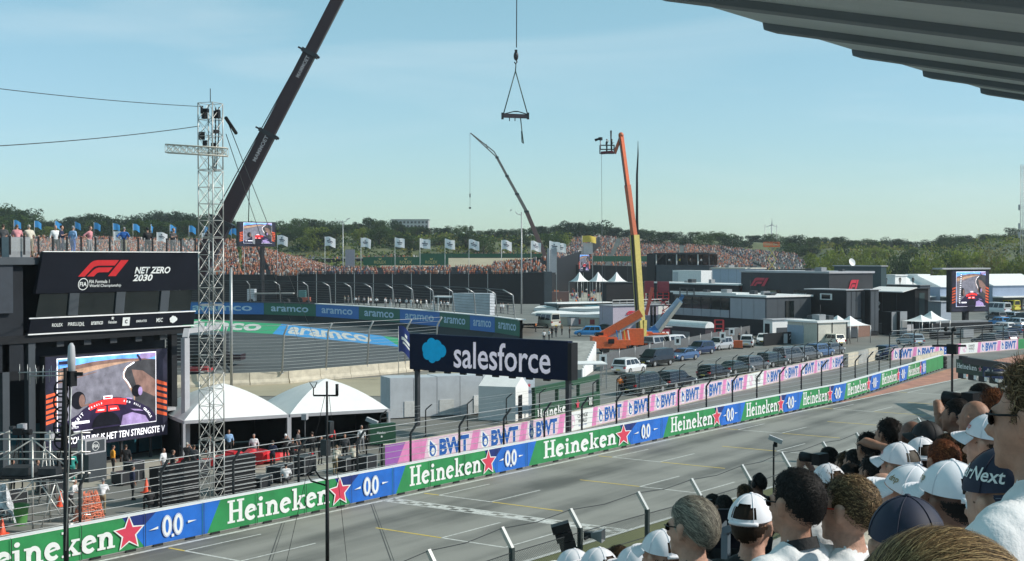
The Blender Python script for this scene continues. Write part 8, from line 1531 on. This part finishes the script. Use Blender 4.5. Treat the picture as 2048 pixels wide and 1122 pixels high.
def cap(parent, m_, txt=None, txtm=None, back=True, hairm='brown', visor=True, tilt=0.0, txt_az=50, flip=False, dome=1.0):
    """baseball cap; visor along +X"""
    e = mkobj('cap', None, parent, (HC.x, 0, HC.z)); e.rotation_euler = (0, R_(tilt), math.pi if flip else 0); Rx, Ry, Rz = .115, .096, .112*dome
    P = lambda az, el, k=1.0: Vector((Rx*k*math.cos(el)*math.cos(az), Ry*k*math.cos(el)*math.sin(az), Rz*k*math.sin(el)+.012))
    rim = lambda az: R_(6+9*max(0, math.cos(az))-4*max(0, -math.cos(az)))
    b_ = MB(); nA = 48; vs = []; fs = []
    for j in range(11):
        for i in range(nA): a = 2*math.pi*i/nA; lo = rim(a); vs.append(P(a, lo+(math.pi/2-lo)*j/10, 1+.012*math.cos(6*a)*(1-j/10)))
    for j in range(10):
        for i in range(nA):
            mid = 2*math.pi*(i+.5)/nA; lim = -.8-.105*min(1, max(0, j-3))
            if back and 0 < j < 5 and math.cos(mid) < lim: continue
            fs.append((j*nA+i, j*nA+(i+1) % nA, (j+1)*nA+(i+1) % nA, (j+1)*nA+i))
    b_.add(vs, fs, 0, True)
    b_.build('crown', m_, e)
    b_ = MB(); b_.ball(P(0, math.pi/2)+Vector((0, 0, .002)), (.009, .009, .005), 8); b_.build('button', m_, e)
    b_ = MB()
    for k in range(6): a = math.pi/6+math.pi/3*k; b_.tube([P(a, rim(a)+(math.pi/2-rim(a))*j/8, 1.008) for j in range(9)], .0013, 4)
    b_.build('seams', m_, e)
    if visor:
        b_ = MB(); 
        def fn(u, v): a = R_(-72+144*u); q = P(a, rim(a), 1.0); ext = .075*(math.cos(a*.95))**.7*v; return Vector((q.x+ext, q.y*(1+.06*v), q.z-.012*v-.02*v*(2*u-1)**2-.004))
        b_.grid(fn, 16, 5); b_.grid(lambda u, v: fn(u, v)-Vector((0, 0, .005)), 16, 5); b_.build('visor', m_, e)
        b_ = MB()
        for k in range(4): b_.tube([fn(i/16, .25+.2*k)+Vector((0, 0, .0015)) for i in range(17)], .0009, 3)
        b_.build('visor_stitching', m_ if m_ is not CAPN else mat('stitch_pale', (.2, .21, .26), .8), e)
    if back:
        b_ = MB(); b_.tube([P(a, R_(1), 1.0) for a in [math.pi-.7+1.4*i/10 for i in range(11)]], .009, 6); b_.build('strap', m_, e)
        b_ = MB(); b_.grid(lambda u, v: P(math.pi-.66+1.32*u, R_(2+48*v), .93), 8, 6); b_.build('back_opening', hair_mats(hairm)[0], e)
    if txt:
        vs, fs, x0, x1, y0, y1 = text_data(txt, .015, .1); b_ = MB(); h = R_(17); wdt = h*(x1-x0)/(y1-y0)*1.1; az0 = R_(txt_az)
        b_.add([P(az0+wdt*((x-x0)/(x1-x0)-.5), R_(20)+h*(y-y0)/(y1-y0), 1.022) for x, y in vs], fs); b_.build('lettering', txtm or mat('cap_gold', (.3, .22, .08), .5), e)
    return e
def glasses(parent, m_=None, lens=None):
    b_ = MB(); z = HZ+.004; X = .094
    for s_ in (1, -1): b_.tube([(X-.004, .058*s_, z+.004), (.05, .079*s_, z+.006), (-.012, .089*s_, z+.012)], .0026, 5); b_.tube([(X+.004-.012*abs(math.cos(a)+s_)*.5, .032*s_+.024*math.cos(a), z-.006+.015*math.sin(a)) for a in [6.28*i/12 for i in range(13)]], .0022, 5)
    b_.tube([(X+.006, .01, z), (X+.006, -.01, z)], .003, 5); g = b_.build('glasses', m_ or BLACK, parent)
    b_ = MB()
    for s_ in (1, -1): b_.add([(X+.003-.012*abs(math.cos(a)+s_)*.5, .032*s_+.023*math.cos(a), z-.006+.0145*math.sin(a)) for a in [6.28*i/12 for i in range(12)]], [tuple(range(12))])
    b_.build('lens', lens or GLASS, g)
def collar(parent, m_):
    b_ = MB(); b_.grid(lambda u, v: ((-.012+(.073-.012*v)*math.cos(6.283*u)), (.072-.01*v)*math.sin(6.283*u), 1.455+.045*v-.03*math.cos(6.283*u)*(1-.3*v)), 24, 3); b_.build('collar', m_, parent)
def spect(px, py, d, face, top, label, pose='watch', skin=0, legs='navy', roll=0.0):
    """head centre seen at (px, py), depth d; face: heading in degrees"""
    h = at(px, py, d); t_ = thing('person', label, 'person', (h.x, h.y, h.z-HZ), R_(face), 'spectators in our grandstand'); o = mkobj('body', NEAR[pose], t_)
    setmat(o, 0, SKIN[skin]); setmat(o, 1, CL[top]); setmat(o, 2, CL[legs]); setmat(o, 3, SKIN[skin]); setmat(o, 4, CL['black']); return t_
GOLD = mat('cap_gold', (.3, .22, .08), .5); CAPR = mat('cap_red_print', (.6, .1, .08), .5)
# near ones
p = spect(1384, 1056, 5.05, 168, 'dgrey', 'grey haired person in sunglasses at bottom centre, looking left', 'watch', 0); hair(p, 'grey', 5200, .06, (-.75, -.1, -.45), .3, .0022, 3, .34, -.72, None, .06, 'hair', 1.05, 5, True); glasses(p)
p = spect(1505, 1052, 5.5, 93, 'black', 'person in white cap with open back, beside the grey haired person', 'watch', 0); hair(p, 'brown', 1500, .012, (-.4, 0, -.8), .2, .0024, 5, .4, -.72, .08); cap(p, CAPW, None, None, True, 'brown')
p = spect(1592, 1008, 4.45, 158, 'white', 'tall person with short black hair, glasses and white shirt', 'watch', 1); hair(p, 'black', 5200, .026, (-.15, 0, .3), .5, .0022, 7, .4); glasses(p); collar(p, CL['black'])
p = spect(1697, 1020, 4.5, 170, 'white', 'person with sunlit short brown hair and red sunglasses', 'watch', 0); hair(p, 'sandy', 4200, .03, (-.5, 0, .1), .5, .0026, 9, .4); glasses(p, mat('red_frame', (.6, .05, .02), .4), mat('red_lens', (.5, .06, .02), .1))
p = spect(1764, 990, 6.6, 165, 'cream', 'bald person half hidden between the white caps', 'watch', 0)
p = spect(1797, 936, 7.0, 160, 'black', 'grey haired person in white cap facing left, above the other caps', 'watch', 0); hair(p, 'grey', 1800, .03, (-.4, 0, -.8), .25, .003, 11, .4, -.72, .1); cap(p, CAPW, 'dnp', CAPR, True, 'grey', True, 0, 38)
p = spect(1842, 922, 7.5, 128, 'black', 'person in white cap seen from behind, right of the grey haired cap wearer', 'watch', 1); hair(p, 'brown', 900, .012, (-.4, 0, -.8), .2, .0026, 13, .4, -.72, .05); cap(p, CAPW, None, None, True, 'brown')
p = spect(1885, 925, 7.0, 140, 'grey', 'person with reddish brown hair right of the two upper white caps', 'watch', 0); hair(p, 'red', 2600, .035, (-.4, 0, .1), .5, .0032, 15, .4)
p = spect(1925, 925, 7.4, 150, 'black', 'person with curly brown hair behind the navy cap wearer', 'watch', 0); hair(p, 'brown', 2600, .05, (-.4, 0, -.2), .7, .0032, 16, .4, -.72, None, .5)
p = spect(1818, 1002, 4.9, 172, 'white', 'person in white cap with visor tilted up, low centre right', 'watch', 0); hair(p, 'brown', 900, .012, (-.4, 0, -.8), .2, .0026, 17, .4, -.72, .05); cap(p, CAPW, 'dnp', GOLD, True, 'brown', True, -10, 60)
p = spect(1899, 1006, 4.2, 155, 'white', 'person in large white cap with gold lettering and dark hair', 'watch', 3); hair(p, 'black', 1600, .014, (-.4, 0, -.8), .2, .0026, 19, .4, -.72, .06); cap(p, CAPW, 'dnp', GOLD, True, 'black', True, 0, 48)
p = spect(1812, 1100, 3.3, 120, 'navy', 'person in plain dark navy cap behind the big brown hair', 'watch', 0); hair(p, 'brown', 800, .012, (-.4, 0, -.8), .2, .0022, 21, .4, -.72, .0); cap(p, CAPN, None, None, False, 'brown', False)
p = spect(1872, 1318, 1.24, 150, 'black', 'person with long brown blond hair closest to the camera at bottom right', 'watch', 0); hair(p, 'blond', 14000, .17, (-.15, -.95, -.2), .35, .0008, 23, .3, -.9, None, .05, 'hair', 1.03, 7, True); 
p = spect(2012, 1012, 3.0, 150, 'white', 'person in navy cap worn backwards with white lettering, at right', 'watch', 0); hair(p, 'brown', 900, .014, (-.4, 0, -.8), .2, .0026, 25, .4, -.72, .0); cap(p, CAPN, 'CarNext', HW, False, 'brown', True, 0, -104, True, 1.0)
p = spect(2080, 838, 2.75, 165, 'white', 'person with curly sandy hair and earring cut by the right edge', 'watch', 1); hair(p, 'sandy', 5200, .05, (-.3, 0, .35), .7, .0018, 27, .36, -.72, None, .55); glasses(p)
p = spect(1978, 890, 5.7, 166, 'white', 'person in white cap with red lettering left of the right edge', 'watch', 0); hair(p, 'brown', 900, .012, (-.4, 0, -.8), .2, .0026, 29, .4, -.72, .05); cap(p, CAPW, 'dnp', CAPR, True, 'brown', True, 0, 40)
p = spect(2062, 1052, 3.0, 150, 'white', 'person in white at the lower right edge', 'watch', 1); hair(p, 'black', 2600, .03, (-.5, 0, -.3), .4, .002, 31, .4); cap(p, CAPW, None, None, True, 'black', True, 0)
for px, py, d, fc, cw, lb in ((1322, 1116, 6.3, 165, True, 'person in white cap just left of the grey haired person'), (1146, 1146, 7.4, 170, True, 'person whose white cap just shows at the bottom edge, left of three'), (1196, 1146, 7.0, 165, True, 'person whose white cap just shows at the bottom edge, middle of three'), (1270, 1144, 6.8, 170, True, 'person whose white cap just shows at the bottom edge, right of three'), (1236, 1128, 9.0, 150, False, 'person with tousled brown hair at the bottom edge')):
    p = spect(px, py, d, fc, 'white', lb, 'watch', 0)
    if cw: hair(p, 'brown', 500, .012, (-.4, 0, -.8), .2, .003, 40+px % 7, .4, -.72, 0); cap(p, CAPW, None, None, True, 'brown')
    else: hair(p, 'brown', 1800, .05, (-.4, 0, -.2), .6, .004, 44, .4)
# further rows, in the shade of the roof
far = [(1776, 870, 9.6, 160, 'black', 'black', None, 'watch', 1, 'person with dark hair and black shirt in the shaded row, looking left'), (1822, 874, 9.2, 150, 'black', None, None, 'watch', 3, 'bald person in the shaded row'), (1852, 882, 8.9, 165, 'black', 'black', 'k', 'watch', 2, 'person in black cap in the shaded row'), (1735, 896, 10.4, 150, 'black', 'black', None, 'watch', 2, 'person with long dark hair at the left of the shaded row'), (1912, 832, 9.0, 172, 'black', 'black', None, 'point', 2, 'person in black pointing at the track with outstretched arm'), (1948, 838, 8.0, 160, 'skyblue', None, None, 'watch', 2, 'person in bright blue shirt with shaved head'), (1985, 815, 8.4, 150, 'blue', 'red', None, 'watch', 1, 'person with red hair beside the bright blue shirt'), (1960, 800, 9.4, 168, 'black', 'black', None, 'shoot', 2, 'person raising a black camera behind the bright blue shirt'), (1656, 918, 13.0, 165, 'lblue', 'black', None, 'shoot', 1, 'photographer in pale blue shirt aiming left'), (1690, 930, 12.0, 160, 'black', 'brown', None, 'watch', 2, 'person with curly dark hair right of the photographer'), (1708, 926, 11.4, 160, 'black', 'black', None, 'watch', 2, 'person in the dark between the photographer and the long hair'), (1517, 968, 15.5, 160, 'black', 'black', 'h', 'watch', 3, 'person in black wearing large headphones'), (1488, 990, 15.0, 150, 'black', 'brown', None, 'watch', 2, 'person with sunglasses pushed up in brown hair'), (1424, 1010, 14.0, 160, 'navy', 'black', None, 'watch', 2, 'left one of two dark heads behind the fence post'), (1447, 1014, 13.0, 150, 'black', 'black', None, 'watch', 3, 'right one of two dark heads behind the fence post'), (1655, 972, 8.0, 150, 'white', 'brown', 'w', 'watch', 0, 'person in pale blue white cap left of the bald person'), (1895, 905, 8.2, 160, 'dgrey', 'brown', None, 'watch', 1, 'person in dark grey in front of the shaded row'), (2010, 850, 6.8, 170, 'navy', 'black', None, 'watch', 2, 'person in navy with dark hair near the right edge'), (1745, 945, 9.0, 160, 'black', 'black', None, 'watch', 2, 'person in black below the long dark hair'), (1700, 960, 9.4, 165, 'lblue', 'black', None, 'watch', 1, 'person in pale blue behind the sunlit brown hair')]
for i, (px, py, d, fc, tp, hr, cp, ps, skn, lb) in enumerate(far):
    p = spect(px, py, d, fc, tp, lb, ps, skn, 'black')
    if hr: hair(p, hr, 900, .035 if i % 3 else .06, (-.4, 0, -.3), .35, .005, 60+i, .4)
    if cp == 'k': cap(p, CAPK, None, None, False)
    if cp == 'w': cap(p, CAPW, None, None, True)
    if cp == 'h':
        b_ = MB(); b_.tube([(-.01, .095*math.cos(a), HZ+.01+.12*math.sin(a)) for a in [math.pi*k/10 for k in range(11)]], .012, 6)
        for s_ in (1, -1): b_.ball((-.01, .092*s_, HZ-.0), (.036, .018, .04), 10)
        b_.build('headphones', BLACK, p)
for px, py, d, lb in ((1640, 918, 12.6, 'black camera with long lens held by the photographer in pale blue'), (1945, 800, 9.2, 'black camera raised behind the bright blue shirt'), (1410, 1010, 13.6, 'small dark camera at the fence held beside the two dark heads')):
    q = at(px, py, d); t_ = thing('camera', lb, 'camera', q, R_(165)); b_ = MB(); b_.box((0, 0, 0), (.09, .15, .11)); b_.build('body', BLACK, t_); b_ = MB(); b_.tube([(.05, 0, 0), (.22, 0, 0)], [.04, .05], 10); b_.build('lens', BLACK, t_)
# ================================================================== the air
hb_ = MB(); hb_.b2((-1900, -1900, -3.5), (1900, 1900, 64)); hz_o = hb_.build('haze', None) if 0 else None
me = hb_.mesh('haze', [bpy.data.materials.new('haze_air')]); hm = me.materials[0]; hm.use_nodes = True; ht = hm.node_tree; ht.nodes.clear()
pv = ht.nodes.new('ShaderNodeVolumePrincipled'); pv.inputs['Color'].default_value = (.86, .93, 1.0, 1); pv.inputs['Density'].default_value = 0.00015; pv.inputs['Anisotropy'].default_value = 0.2
ho = ht.nodes.new('ShaderNodeOutputMaterial'); ht.links.new(pv.outputs[0], ho.inputs['Volume']); tag(mkobj('haze', me), 'thin pale summer haze over the circuit', None, None, 'stuff')
